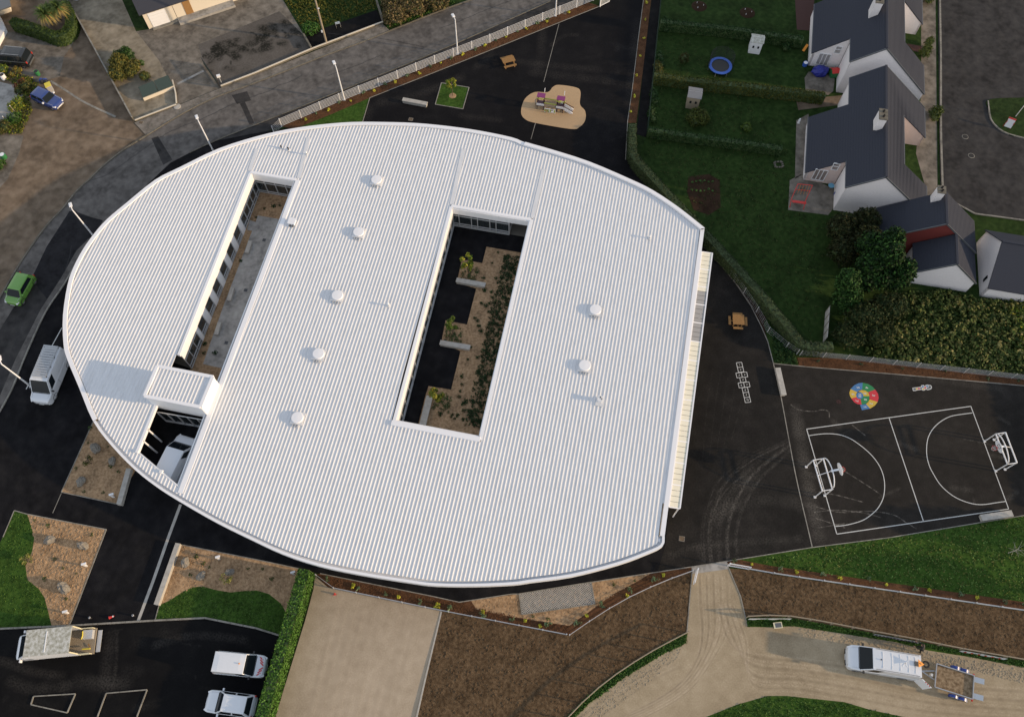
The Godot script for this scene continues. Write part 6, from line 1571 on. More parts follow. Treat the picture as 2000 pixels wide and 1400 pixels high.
	weeds("verge_grass", "rough grass along the timber rail beside the stone dust track", [1342, 1236, 1340, 1256, 1300, 1274, 1220, 1322, 1150, 1374, 1110, 1412, 1108, 1400, 1150, 1358, 1200, 1318, 1290, 1262], 1500, 0.12, 0.09, LAUREL, 53, 5)
	weeds("verge_grass", "rough grass along the timber rail behind the parked van and trailer", [1458, 1207, 1542, 1208, 1700, 1237, 1870, 1270, 2040, 1298, 2040, 1310, 1900, 1282, 1750, 1252, 1550, 1221, 1462, 1222], 1700, 0.12, 0.09, LAUREL, 54, 5)
	clods("soil_clods", "loose clods strewn over the brown soil field", [866, 1198, 1112, 1245, 1170, 1204, 1262, 1155, 1348, 1122, 1338, 1234, 1200, 1318, 1110, 1398, 820, 1398], 2600, 0.02, 0.11, M.soil, 61)
	clods("soil_clods", "loose clods strewn over the soil strip behind the rail", [1430, 1116, 1525, 1128, 2040, 1202, 2040, 1292, 1792, 1249, 1542, 1203, 1460, 1202], 2200, 0.02, 0.10, M.soil, 62)
	clods("sand_clods", "clods of pale sand in the rippled boulder bed", [56, 1008, 204, 1037, 134, 1218, 104, 1220, 90, 1170, 54, 1120, 66, 1060], 1500, 0.03, 0.13, M.sand_bed, 63)
	clods("sand_clods", "clods of sand along the top of the hedge-side bed", [358, 1068, 596, 1116, 560, 1190, 520, 1156, 450, 1154, 380, 1146, 316, 1178], 900, 0.02, 0.08, M.sand_bed, 64)
	clods("sand_clods", "clods of sand in the bed beside the lattice paving", [920, 1175, 1014, 1162, 1155, 1139, 1268, 1121, 1150, 1193, 1112, 1220, 1000, 1203], 900, 0.02, 0.09, M.sand_bed, 65)
	clods("bark_chips", "coarse bark chips along the street fence bed", [552, 248, 737, 171, 950, 87, 1150, 6, 1170, 12, 1000, 80, 750, 178, 640, 224], 3000, 0.02, 0.08, M.bark, 66)
	clods("bark_chips", "coarse bark chips in the strip above the court", [1562, 702, 1652, 702, 2040, 746, 2040, 755, 1750, 729, 1570, 714], 2600, 0.02, 0.08, M.bark, 67)
	clods("bark_chips", "coarse bark chips in the bed above the railings", [630, 1124, 842, 1167, 900, 1180, 1112, 1226, 1112, 1238, 862, 1190, 642, 1144], 2600, 0.02, 0.08, M.bark, 68)
	clods("loose_stones", "loose pale clods along the edges of the stone dust track", [1560, 1226, 1650, 1240, 1750, 1256, 1812, 1272, 1900, 1288, 2040, 1318, 2040, 1345, 1900, 1310, 1800, 1290, 1640, 1256, 1560, 1240], 1300, 0.02, 0.09, M.sand_pale, 69)
	clods("loose_stones", "loose pale clods along the lower bend of the track", [1336, 1262, 1300, 1280, 1220, 1328, 1150, 1382, 1110, 1420, 1180, 1400, 1260, 1340, 1320, 1290], 700, 0.015, 0.07, M.sand_pale, 70)
	# trees and a hedge beyond the right edge of the court, which shade it
	hedge("boundary_hedge", "tall hedge on the boundary beyond the far goal", [2150, 735, 2185, 850, 2230, 1010], 1.0, 2.2, LAUREL, 60.0, 0.16)
	for q in [[2170, 1085, 4.0, "leafy tree beyond the end of the clover lawn"], [2190, 1190, 4.5, "leafy tree beyond the end of the soil strip"]]:
		crown_tree("boundary_tree", q[3], "tree", W(q[0], q[1]), [[Vector3(0, q[2] - 1.0, 0), Vector3(1.6, 1.4, 1.6)], [Vector3(0.6, q[2], 0.5), Vector3(1.2, 1.1, 1.2)]], LAUREL, 30.0, 0.25, int(q[1]))

# ---------------------------------------------------------------- houses
func roof_plane(parent: Node, called: String, pts: Array, th: float, m: Material) -> MeshInstance3D:      # pts: world points of one plane
	var n: Vector3 = (pts[1] - pts[0]).cross(pts[pts.size() - 1] - pts[0]).normalized()
	if n.y < 0: n = -n
	var p2 := PackedVector2Array()
	for p in pts: p2.append(Vector2(p.x, p.z))
	var b := MB.new()
	var ix := Geometry2D.triangulate_polygon(p2)
	for i in range(0, ix.size(), 3):
		var a: Vector3 = pts[ix[i]]; var c: Vector3 = pts[ix[i + 1]]; var d: Vector3 = pts[ix[i + 2]]
		if (c - a).cross(d - a).dot(n) < 0: var s := c; c = d; d = s
		b.tri(a, c, d); b.tri(a - Vector3.UP * th, d - Vector3.UP * th, c - Vector3.UP * th)
	for i in pts.size():
		var a: Vector3 = pts[i]; var c: Vector3 = pts[(i + 1) % pts.size()]
		b.quad(a, a - Vector3.UP * th, c - Vector3.UP * th, c)
	var pl := put(b, called, m, parent)
	if m == M.slate:      # rows of slates stepping down the slope
		var vu := to_vu(p2)
		var lo: Vector3 = pts[0]; var hi: Vector3 = pts[0]
		for p in pts:
			if p.y < lo.y: lo = p
			if p.y > hi.y: hi = p
		var vl := lo.dot(VX); var vh := hi.dot(VX)
		if absf(n.dot(UZ)) < 0.2 and absf(vh - vl) > 1.0:
			var c := MB.new()
			var n2 := int(lo.distance_to(Vector3(lo.x + (vh - vl) * VX.x, hi.y, lo.z + (vh - vl) * VX.z)) / 0.27)
			for k in range(1, n2):
				var f := float(k) / n2
				var v := lerpf(vl, vh, f); var y := lerpf(lo.y, hi.y, f)
				var x := spans(vu, v)
				for s in range(0, x.size() - 1, 2):
					c.bar(site(v, y + 0.006, x[s] + 0.02), site(v, y + 0.006, x[s + 1] - 0.02), 0.05, 0.022, n)
			if c.v.size():
				var sc := put(c, "slate_courses", m, pl)
				sc.set_meta("kind", "stuff")
	return pl

func wall_poly(parent: Node, called: String, pts: Array, th: Vector3, m: Material) -> MeshInstance3D:      # flat wall polygon given thickness vector inward
	var b := MB.new()
	var n: int = pts.size()
	for i in range(1, n - 1):
		b.tri(pts[0], pts[i], pts[i + 1]); b.tri(pts[0] + th, pts[i + 1] + th, pts[i] + th)
	for i in n: b.quad(pts[i], pts[i] + th, pts[(i + 1) % n] + th, pts[(i + 1) % n])
	return put(b, called, m, parent)

# left/right: list of [u_south, u_north, eave v, eave h]
func terrace_house(called: String, label: String, rv: float, rh: float, left: Array, right: Array, k: float, wall: Material, gable_wall: Material) -> Node3D:
	var S := func(v: float, h: float, u: float) -> Vector3: return site(v * k, 70.0 - (70.0 - h) * k, u * k)
	var F := func(v: float, u: float) -> Vector3: return site(v * k, 0.0, u * k)
	var us: float = left[0][0]; var un: float = left[-1][1]
	var t := thing(called, label, "house")
	for side in 2:
		var segs: Array = left if side == 0 else right
		var pts := [S.call(rv, rh, us)]
		for g in segs: pts.append(S.call(g[2], g[3], g[0])); pts.append(S.call(g[2], g[3], g[1]))
		pts.append(S.call(rv, rh, un))
		var clean := [pts[0]]
		for p in pts:
			if p.distance_to(clean[-1]) > 0.02: clean.append(p)
		roof_plane(t, "roof_slope", clean, 0.12, M.slate)
		# slate courses proud of the slope as thin raised rows would be lost at this size: verge boards instead
		for g in segs:
			var ev: float = g[2] + (0.14 if side == 0 else -0.14)
			var hh: float = g[3] - 0.02
			var a: Vector3 = S.call(ev, hh, g[0] - 0.06); var c: Vector3 = S.call(ev, hh, g[1] + 0.06)
			var a0: Vector3 = F.call(ev, g[0] - 0.06); var c0: Vector3 = F.call(ev, g[1] + 0.06)
			wall_poly(t, "side_wall", [a0, a, c, c0], VX * (0.2 if side == 0 else -0.2), wall)
			var b := MB.new(); b.bar(S.call(g[2], g[3] - 0.05, g[0]), S.call(g[2], g[3] - 0.05, g[1]), 0.1, 0.1); put(b, "gutter", M.dark_frame, t)
		for j in segs.size() - 1:      # the half gables where the eave steps
			var lo = segs[j] if (segs[j][3] < segs[j + 1][3]) else segs[j + 1]
			var hi = segs[j + 1] if lo == segs[j] else segs[j]
			var u: float = segs[j][1] + (0.06 if lo == segs[j] else -0.06)
			var sg := 0.14 if side == 0 else -0.14
			var w := wall_poly(t, "half_gable_wall", [F.call(lo[2] + sg, u), S.call(lo[2] + sg, lo[3] - 0.05, u), S.call(hi[2] + sg, hi[3] - 0.05, u), F.call(hi[2] + sg, u)], UZ * (-0.2 if lo == segs[j + 1] else 0.2), gable_wall)
			if side == 0 and lo == segs[j + 1]:      # garden windows face us here
				var p0: Vector3 = F.call(lo[2] + 0.9, u); var p1: Vector3 = F.call(lo[2] + 2.2, u)
				glazing(w, Vector2(p0.x, p0.z), Vector2(p1.x, p1.z), 0.35, 2.0, [0.33, 0.66], [], Vector2(UZ.x, UZ.z), M.white)
				p0 = F.call(lo[2] + 2.35, u); p1 = F.call(lo[2] + 3.0, u)
				glazing(w, Vector2(p0.x, p0.z), Vector2(p1.x, p1.z), 2.3, 3.3, [], [0.55], Vector2(UZ.x, UZ.z), M.white)
	for e in [[us, 1.0], [un, -1.0]]:
		var l = left[0] if e[1] > 0 else left[-1]; var r = right[0] if e[1] > 0 else right[-1]
		var u: float = e[0] - 0.08 * e[1]
		wall_poly(t, "gable_wall", [F.call(l[2] + 0.14, u), S.call(l[2] + 0.14, l[3] - 0.06, u), S.call(rv, rh - 0.1, u), S.call(r[2] - 0.14, r[3] - 0.06, u), F.call(r[2] - 0.14, u)], UZ * -0.2 * e[1], M.render_wall)
		for q in [[l[2], l[3]], [r[2], r[3]]]:
			var b := MB.new(); b.bar(S.call(q[0], q[1] - 0.07, e[0]), S.call(rv, rh - 0.07, e[0]), 0.06, 0.16, Vector3.UP); put(b, "verge_board", M.dark_frame, t)
	var b := MB.new(); b.bar(S.call(rv, rh + 0.02, us), S.call(rv, rh + 0.02, un), 0.22, 0.09); put(b, "ridge", M.slate, t)
	return t

func chimney(t: Node3D, top: Vector3, w: float, d: float, h: float) -> void:
	var b := MB.new(); b.box(top - Vector3(0, h / 2, 0), Vector3(w, h, d), VX); var c := put(b, "chimney", M.render_wall, t)
	b = MB.new(); b.box(top + Vector3(0, 0.05, 0), Vector3(w + 0.12, 0.1, d + 0.12), VX); put(b, "cap", M.old_kerb, c)
	for k in [-0.25, 0.25]:
		b = MB.new(); b.lathe(top + UZ * d * k + Vector3(0, 0.1, 0), [Vector2(0.12, 0), Vector2(0.1, 0.22), Vector2(0.07, 0.22)], 10); put(b, "pot", M.rubber, c)

func make_houses() -> void:
	var h1 := terrace_house("terraced_house", "slate-roofed terraced house with blue tarpaulin at its garden wall", 25.95, 7.04, [[-74.45, -78.05, 22.92, 4.6], [-78.05, -86.3, 19.53, 1.85], [-86.3, -98.0, 22.9, 4.6]], [[-74.45, -78.95, 32.3, 1.65], [-78.95, -85.7, 28.97, 4.46], [-85.7, -98.0, 32.33, 1.62]], 1.0, M.render_wall, M.render_wall)
	chimney(h1, W(1719, -2, 7.9), 0.8, 1.3, 2.2)
	var h2 := terrace_house("terraced_house", "slate-roofed terraced house with two-pot chimney and red swing frame beside", 26.45, 5.62, [[-58.09, -61.58, 23.33, 3.15], [-61.58, -69.6, 19.94, 0.47], [-69.6, -73.55, 23.42, 3.22]], [[-58.09, -62.2, 32.72, 0.66], [-62.2, -69.0, 29.25, 3.36], [-69.0, -73.4, 32.75, 0.63]], 0.989, M.render_wall, M.pink_wall)
	chimney(h2, W(1726, 224, 7.3), 0.75, 1.35, 1.6)
	# the lower house with a red wall between its two roofs
	var t := thing("stepped_house", "low slate house with a dark red wall between two roof levels", "house")
	var parts := [[32.2, 5.7, -57.4, -53.4, 27.1, 1.65, 36.8, 2.0, M.red_wall], [33.66, 4.42, -53.4, -49.84, 30.6, 1.9, 36.75, 1.82, M.render_wall]]
	for p in parts:
		for side in 2:
			var ev: float = p[4] if side == 0 else p[6]; var eh: float = p[5] if side == 0 else p[7]
			roof_plane(t, "roof_slope", [site(p[0], p[1], p[3]), site(ev, eh, p[3]), site(ev, eh, p[2]), site(p[0], p[1], p[2])], 0.12, M.slate)
			var iv := ev + (0.15 if side == 0 else -0.15)
			wall_poly(t, "side_wall", [site(iv, 0, p[2] + 0.1), site(iv, eh, p[2] + 0.1), site(iv, eh, p[3] - 0.1), site(iv, 0, p[3] - 0.1)], VX * (0.2 if side == 0 else -0.2), M.render_wall)
			var b := MB.new(); b.bar(site(ev, eh - 0.07, p[3]), site(p[0], p[1] - 0.07, p[3]), 0.06, 0.16); put(b, "verge_board", M.dark_frame, t)
		for e in [[p[3] - 0.09, 1.0], [p[2] + 0.09, -1.0]]:
			wall_poly(t, "gable_wall", [site(p[4] + 0.15, 0, e[0]), site(p[4] + 0.15, p[5], e[0]), site(p[0], p[1] - 0.1, e[0]), site(p[6] - 0.15, p[7], e[0]), site(p[6] - 0.15, 0, e[0])], UZ * -0.2 * e[1], p[8] if e[1] > 0 else M.render_wall)
		var b := MB.new(); b.bar(site(p[0], p[1] + 0.02, p[2]), site(p[0], p[1] + 0.02, p[3]), 0.22, 0.09); put(b, "ridge", M.slate, t)
	chimney(t, W(1840, 371, 6.4), 0.7, 0.8, 1.6)
	t = thing("end_house", "white house with spotted dark slate roof at the gardens' far corner", "house")
	roof_plane(t, "roof_slope", [site(37.8, 4.84, -53.09), site(37.8, 1.85, -49.5), site(52, 1.85, -49.5), site(52, 4.84, -53.09)], 0.12, M.slate)
	roof_plane(t, "roof_slope", [site(37.8, 4.84, -53.09), site(52, 4.84, -53.09), site(52, 2.0, -56.5), site(37.8, 2.0, -56.5)], 0.12, M.slate)
	wall_poly(t, "gable_wall", [site(37.95, 0, -49.7), site(37.95, 1.9, -49.7), site(37.95, 4.75, -53.09), site(37.95, 2.0, -56.3), site(37.95, 0, -56.3)], VX * 0.2, M.render_wall)
	wall_poly(t, "south_wall", [site(37.95, 0, -49.7), site(52, 0, -49.7), site(52, 1.95, -49.7), site(37.95, 1.95, -49.7)], UZ * -0.2, M.render_wall)
	wall_poly(t, "north_wall", [site(37.95, 0, -56.3), site(52, 0, -56.3), site(52, 2.1, -56.3), site(37.95, 2.1, -56.3)], UZ * 0.2, M.render_wall)
	var b := MB.new(); b.bar(site(37.8, 4.87, -53.09), site(52, 4.87, -53.09), 0.22, 0.09); put(b, "ridge", M.slate, t)
	b = MB.new(); b.box(site(37.93, 1.3, -51.0), Vector3(0.06, 0.8, 0.3), VX); put(b, "window", M.car_glass, t)
	# house with a garage at the top left
	var a := W2(291, 57); var c := W2(347, 38.5)
	var d := (c - a).normalized(); var back := Vector2(d.y, -d.x)
	t = thing("garage_house", "cream house with white garage door and dark roof", "house")
	b = MB.new(); b.prism(PackedVector2Array([a, c, c + back * 7.0, a + back * 7.0]), 0.0, 2.45); put(b, "wall", M.cream_wall, t)
	roof_plane(t, "roof_slope", [v3(a - d * 0.35 - back * 0.3, 2.45), v3(c + d * 4.0 - back * 0.3, 2.45), v3(c + d * 4.0 + back * 3.6, 4.9), v3(a - d * 0.35 + back * 3.6, 4.9)], 0.14, M.slate)
	roof_plane(t, "roof_slope", [v3(a - d * 0.35 + back * 3.6, 4.9), v3(c + d * 4.0 + back * 3.6, 4.9), v3(c + d * 4.0 + back * 7.4, 2.45), v3(a - d * 0.35 + back * 7.4, 2.45)], 0.14, M.slate)
	wall_poly(t, "gable_wall", [v3(a, 2.4), v3(a + back * 3.6, 4.7), v3(a + back * 7.0, 2.4)], v3(d * 0.2, 0), M.cream_wall)
	var g0 := a + d * 0.55 - back * 0.03; var g1 := a + d * 2.65 - back * 0.03
	for k in 5:
		b = MB.new(); b.bar(v3(g0, 0.22 + k * 0.41), v3(g1, 0.22 + k * 0.41), 0.05, 0.395); put(b, "garage_door_panel", M.white, t)
	b = MB.new(); b.bar(v3(a + d * 0.4 - back * 0.25, 0.06), v3(c - back * 0.25, 0.06), 0.4, 0.12); put(b, "door_sill", M.kerb, t)
	b = MB.new(); b.prism(PackedVector2Array([c + d * 0.05, c + d * 9.0, c + d * 9.0 + back * 6.0, c + d * 0.05 + back * 6.0]), 0.0, 2.45); put(b, "wall", M.cream_wall, t)
	b = MB.new(); b.prism(PackedVector2Array([c - back * 1.1, c + d * 7.0 - back * 1.1, c + d * 7.0 - back * 0.01, c - back * 0.01]), 0.0, 0.3); put(b, "terrace_step", M.slab, t)
	b = MB.new(); b.bar(v3(c + d * 1.2 - back * 0.03, 1.1), v3(c + d * 2.1 - back * 0.03, 1.1), 0.05, 2.1); put(b, "door", M.wood, t)
	# corner of a white house at the frame's edge
	t = thing("white_house", "white house corner with dark gutter at the frame's edge", "house")
	b = MB.new(); b.prism(PP([-80, -60, 8, -60, 22, 22, -80, 60]), 0.0, 2.6); put(b, "wall", M.cream_wall, t)
	b = MB.new(); b.prism(PP([-90, -70, 6, -70, 20, 12, -90, 52], 2.7), 2.6, 2.75); put(b, "flat_roof", M.dark_frame, t)
	b = MB.new(); b.prism(PP([-60, 40, 2, 36, 14, 62, -4, 96, -60, 96]), 0.0, 0.5); put(b, "terrace", M.white, t)

# ---------------------------------------------------------------- vehicles
# local axes: +x forward, y up, z to the right. d: length, width, height, hood (height), belt, cowl/ws/rear stations as shares
func ring_loft(b: MB, rings: Array, cap := true) -> void:      # rings of equal size, front to rear order along -x
	for i in rings.size() - 1:
		var n: int = rings[i].size()
		for k in n:
			var k2 := (k + 1) % n
			b.quad(rings[i][k], rings[i][k2], rings[i + 1][k2], rings[i + 1][k])
	if cap:
		for k in range(1, rings[0].size() - 1):
			b.tri(rings[0][0], rings[0][k + 1], rings[0][k])
			b.tri(rings[-1][0], rings[-1][k], rings[-1][k + 1])

func section(x: float, hw: float, y0: float, y1: float, rnd: float, tumble := 0.0) -> Array:      # rounded box section, counter-clockwise seen from the front
	var o := []
	var w1 := hw - tumble
	for p in [[-hw * 0.93, y0], [hw * 0.93, y0], [hw, y0 + 0.12], [hw, lerpf(y0, y1, 0.6)], [w1, y1 - rnd], [w1 - rnd * 0.35, y1 - rnd * 0.3], [w1 - rnd * 1.2, y1], [-w1 + rnd * 1.2, y1], [-w1 + rnd * 0.35, y1 - rnd * 0.3], [-w1, y1 - rnd], [-hw, lerpf(y0, y1, 0.6)], [-hw, y0 + 0.12]]:
		o.append(Vector3(x, p[1], p[0]))
	return o

func wheel(t: Node3D, x: float, z: float, r: float) -> void:
	var b := MB.new()
	var s := signf(z)
	for k in 18:
		var a0 := TAU * k / 18; var a1 := TAU * (k + 1) / 18
		var c0 := Vector3(cos(a0), sin(a0), 0); var c1 := Vector3(cos(a1), sin(a1), 0)
		var o := Vector3(x, r, z); var i := Vector3(x, r, z - s * 0.2)
		b.quadn(o + c0 * r, o + c1 * r, i + c1 * r, i + c0 * r, c0, c1, c1, c0)
		var q := [o + c0 * r, o + c0 * r * 0.66, o + c1 * r * 0.66, o + c1 * r]
		b.quad(q[0], q[1], q[2], q[3])
	var w := put(b, "wheel", M.rubber, t)
	b = MB.new()
	for k in 18:
		var a0 := TAU * k / 18; var a1 := TAU * (k + 1) / 18
		b.tri(Vector3(x, r, z + s * 0.01), Vector3(x + cos(a0) * r * 0.66, r + sin(a0) * r * 0.66, z - s * 0.01), Vector3(x + cos(a1) * r * 0.66, r + sin(a1) * r * 0.66, z - s * 0.01))
	put(b, "rim", M.rim, w)

func pane(t: Node3D, called: String, q: Array, m: Material, lift := 0.012, shrink := 0.06) -> void:      # glass set on a body face
	var c: Vector3 = (q[0] + q[1] + q[2] + q[3]) / 4
	var n: Vector3 = (q[1] - q[0]).cross(q[3] - q[0]).normalized()
	var p := []
	for k in q: p.append(k.lerp(c, shrink) + n * lift)
	var b := MB.new()
	b.quad(p[0], p[1], p[2], p[3])
	for k in 4: b.quad(p[k], p[k] - n * lift * 0.9, p[(k + 1) % 4] - n * lift * 0.9, p[(k + 1) % 4])
	put(b, called, m, t)

func mirror_z(v: Vector3) -> Vector3: return Vector3(v.x, v.y, -v.z)

func vehicle(called: String, label: String, category: String, front: Array, rear: Array, hpx: float, d: Dictionary, m: Material) -> Node3D:
	# front, rear: photo pixels of the bonnet's and the tail's middle at height hpx
	var f := W2(front[0], front[1], hpx); var r := W2(rear[0], rear[1], hpx)
	var dir := (f - r).normalized(); var mid := (f + r) / 2
	var t := thing(called, label, category, v3(mid, 0.015), atan2(-dir.y, dir.x))
	var L: float = d.len / 2; var hw: float = d.wid / 2
	var y0 := 0.2; var belt: float = d.belt; var H: float = d.h; var hood: float = d.hood
	var cowl: float = L - d.cowl; var ws: float = L - d.ws; var rt: float = -L + d.rt; var rb: float = -L + d.rb
	var van: bool = d.get("van", false)
	# lower body
	var b := MB.new()
	var nose: float = d.get("nose", 0.16)
	var rings := [section(L, hw * 0.5, y0 + 0.16, hood - 0.3, 0.1), section(L - nose * 0.3, hw * 0.72, y0 + 0.1, hood - 0.16, 0.12), section(L - nose * 0.9, hw * 0.88, y0 + 0.04, hood - 0.07, 0.12), section(L - nose * 2.0, hw * 0.97, y0, hood - 0.01, 0.1), section(cowl - 0.05, hw, y0, belt, 0.08)]
	if van: rings += [section(ws, hw, y0, belt + 0.02, 0.08), section(-L + 0.12, hw, y0, belt + 0.02, 0.08), section(-L, hw * 0.97, y0 + 0.06, belt, 0.08)]
	else: rings += [section(0, hw, y0, belt, 0.08), section(rb, hw * 0.99, y0, belt, 0.08), section(-L + 0.12, hw * 0.93, y0 + 0.04, belt - 0.08, 0.1), section(-L, hw * 0.8, y0 + 0.14, belt - 0.26, 0.1)]
	ring_loft(b, rings)
	var body := put(b, "body", m, t)
	# cabin
	var top: float = hw * d.get("top", 0.8)
	var lowc := hw * 0.97
	b = MB.new()
	var C := [Vector3(cowl, belt - 0.03, -lowc), Vector3(cowl, belt - 0.03, lowc), Vector3(rb, belt - 0.03, lowc), Vector3(rb, belt - 0.03, -lowc)]
	var R := [Vector3(ws, H - 0.05, -top), Vector3(ws, H - 0.05, top), Vector3(rt, H - 0.05, top), Vector3(rt, H - 0.05, -top)]
	b.quad(C[1], C[0], R[0], R[1]); b.quad(C[2], C[1], R[1], R[2]); b.quad(C[3], C[2], R[2], R[3]); b.quad(C[0], C[3], R[3], R[0])
	put(b, "cabin", m, t)
	b = MB.new()      # crowned roof
	for i in 6:
		for j in 6:
			var P := func(a: int, c: int) -> Vector3:
				var fx := a / 6.0; var fz := c / 6.0 * 2 - 1
				return Vector3(lerpf(rt, ws, fx), H - 0.05 + 0.05 * (1 - fz * fz * fz * fz) * (1 - pow(fx * 2 - 1, 6)), fz * top)
			b.quad(P.call(i, j), P.call(i, j + 1), P.call(i + 1, j + 1), P.call(i + 1, j))
	var roof := put(b, "roof", m, t)
	pane(t, "windscreen", [C[1], C[0], R[0], R[1]], M.car_glass, 0.014, 0.07)
	if not van: pane(t, "rear_window", [C[3], C[2], R[2], R[3]], M.car_glass, 0.014, 0.14)
	var cuts: Array = d.get("sides", [[0.06, 0.48], [0.52, 0.92]])
	for sgn in [1, -1]:
		for s in cuts:
			var q := [C[1].lerp(C[2], s[1]), C[1].lerp(C[2], s[0]), R[1].lerp(R[2], s[0]), R[1].lerp(R[2], s[1])]
			var lowq := [q[0].lerp(q[3], 0.1), q[1].lerp(q[2], 0.1), q[1].lerp(q[2], 0.86), q[0].lerp(q[3], 0.86)]
			if sgn < 0: lowq = [mirror_z(lowq[1]), mirror_z(lowq[0]), mirror_z(lowq[3]), mirror_z(lowq[2])]
			pane(t, "side_window", lowq, M.car_glass, 0.01, 0.03)
		var wr: float = d.get("wheel", 0.3)
		wheel(t, L - d.get("fa", 0.78), sgn * (hw - 0.02), wr); wheel(t, -L + d.get("ra", 0.7), sgn * (hw - 0.02), wr)
		b = MB.new(); b.box(Vector3(cowl - 0.28, belt + 0.08, sgn * (hw + 0.1)), Vector3(0.12, 0.15, 0.2)); put(b, "mirror", d.get("mirror", m), t)
		b = MB.new(); b.box(Vector3(L - nose * 1.15, hood - 0.17, sgn * hw * 0.74), Vector3(0.34, 0.1, 0.26), Vector3(1, -0.25, -sgn * 0.45)); put(b, "headlight", M.lamp_glass, t)
		b = MB.new(); b.box(Vector3(-L + 0.06, belt - 0.12, sgn * (hw * 0.9)), Vector3(0.1, 0.26, 0.12)); put(b, "tail_light", M.red_lamp, t)
	# shut lines, sills and wheel arches
	for sgn in [1, -1]:
		b = MB.new()
		for x in ([cowl - 0.1, ws - 0.75] if van else [cowl - 0.1, 0.0, rb + 0.35]): b.box(Vector3(x, (y0 + belt) / 2 + 0.06, sgn * (hw + 0.001)), Vector3(0.018, belt - y0 - 0.2, 0.012))
		b.bar(Vector3(cowl - 0.1, y0 + 0.16, sgn * (hw + 0.001)), Vector3(rb + 0.35 if not van else ws - 0.75, y0 + 0.16, sgn * (hw + 0.001)), 0.012, 0.018)
		put(b, "door_shut_line", M.rubber, t)
		for x in [L - d.get("fa", 0.78), -L + d.get("ra", 0.7)]:
			b = MB.new()
			var rr: float = d.get("wheel", 0.3) + 0.06
			for k in 8:
				var a0 := PI * k / 8; var a1 := PI * (k + 1) / 8
				b.bar(Vector3(x + cos(a0) * rr, 0.3 + sin(a0) * rr, sgn * (hw + 0.004)), Vector3(x + cos(a1) * rr, 0.3 + sin(a1) * rr, sgn * (hw + 0.004)), 0.03, 0.05, Vector3(0, 0, 1))
			put(b, "wheel_arch", M.rubber, t)
	b = MB.new()
	b.bar(Vector3(cowl + 0.02, belt - 0.015, -hw * 0.86), Vector3(cowl + 0.02, belt - 0.015, hw * 0.86), 0.05, 0.03)
	put(b, "scuttle", M.rubber, t)
	b = MB.new()
	for sgn in [1, -1]: b.bar(Vector3(cowl - 0.02, belt + 0.005, sgn * hw * 0.84), Vector3(L - nose * 2.0, hood + 0.0, sgn * hw * 0.78), 0.018, 0.018)
	put(b, "bonnet_shut_line", M.frame, t)
	b = MB.new(); b.box(Vector3(L - 0.03, y0 + 0.2, 0), Vector3(0.1, 0.16, hw * 1.3)); put(b, "front_bumper", d.get("bumper", M.black), t)
	b = MB.new(); b.box(Vector3(-L + 0.01, y0 + 0.2, 0), Vector3(0.08, 0.16, hw * 1.5)); put(b, "rear_bumper", d.get("bumper", M.black), t)
	b = MB.new(); b.box(Vector3(L + 0.03, y0 + 0.24, 0), Vector3(0.012, 0.1, 0.46)); put(b, "number_plate", M.white, t)
	return t

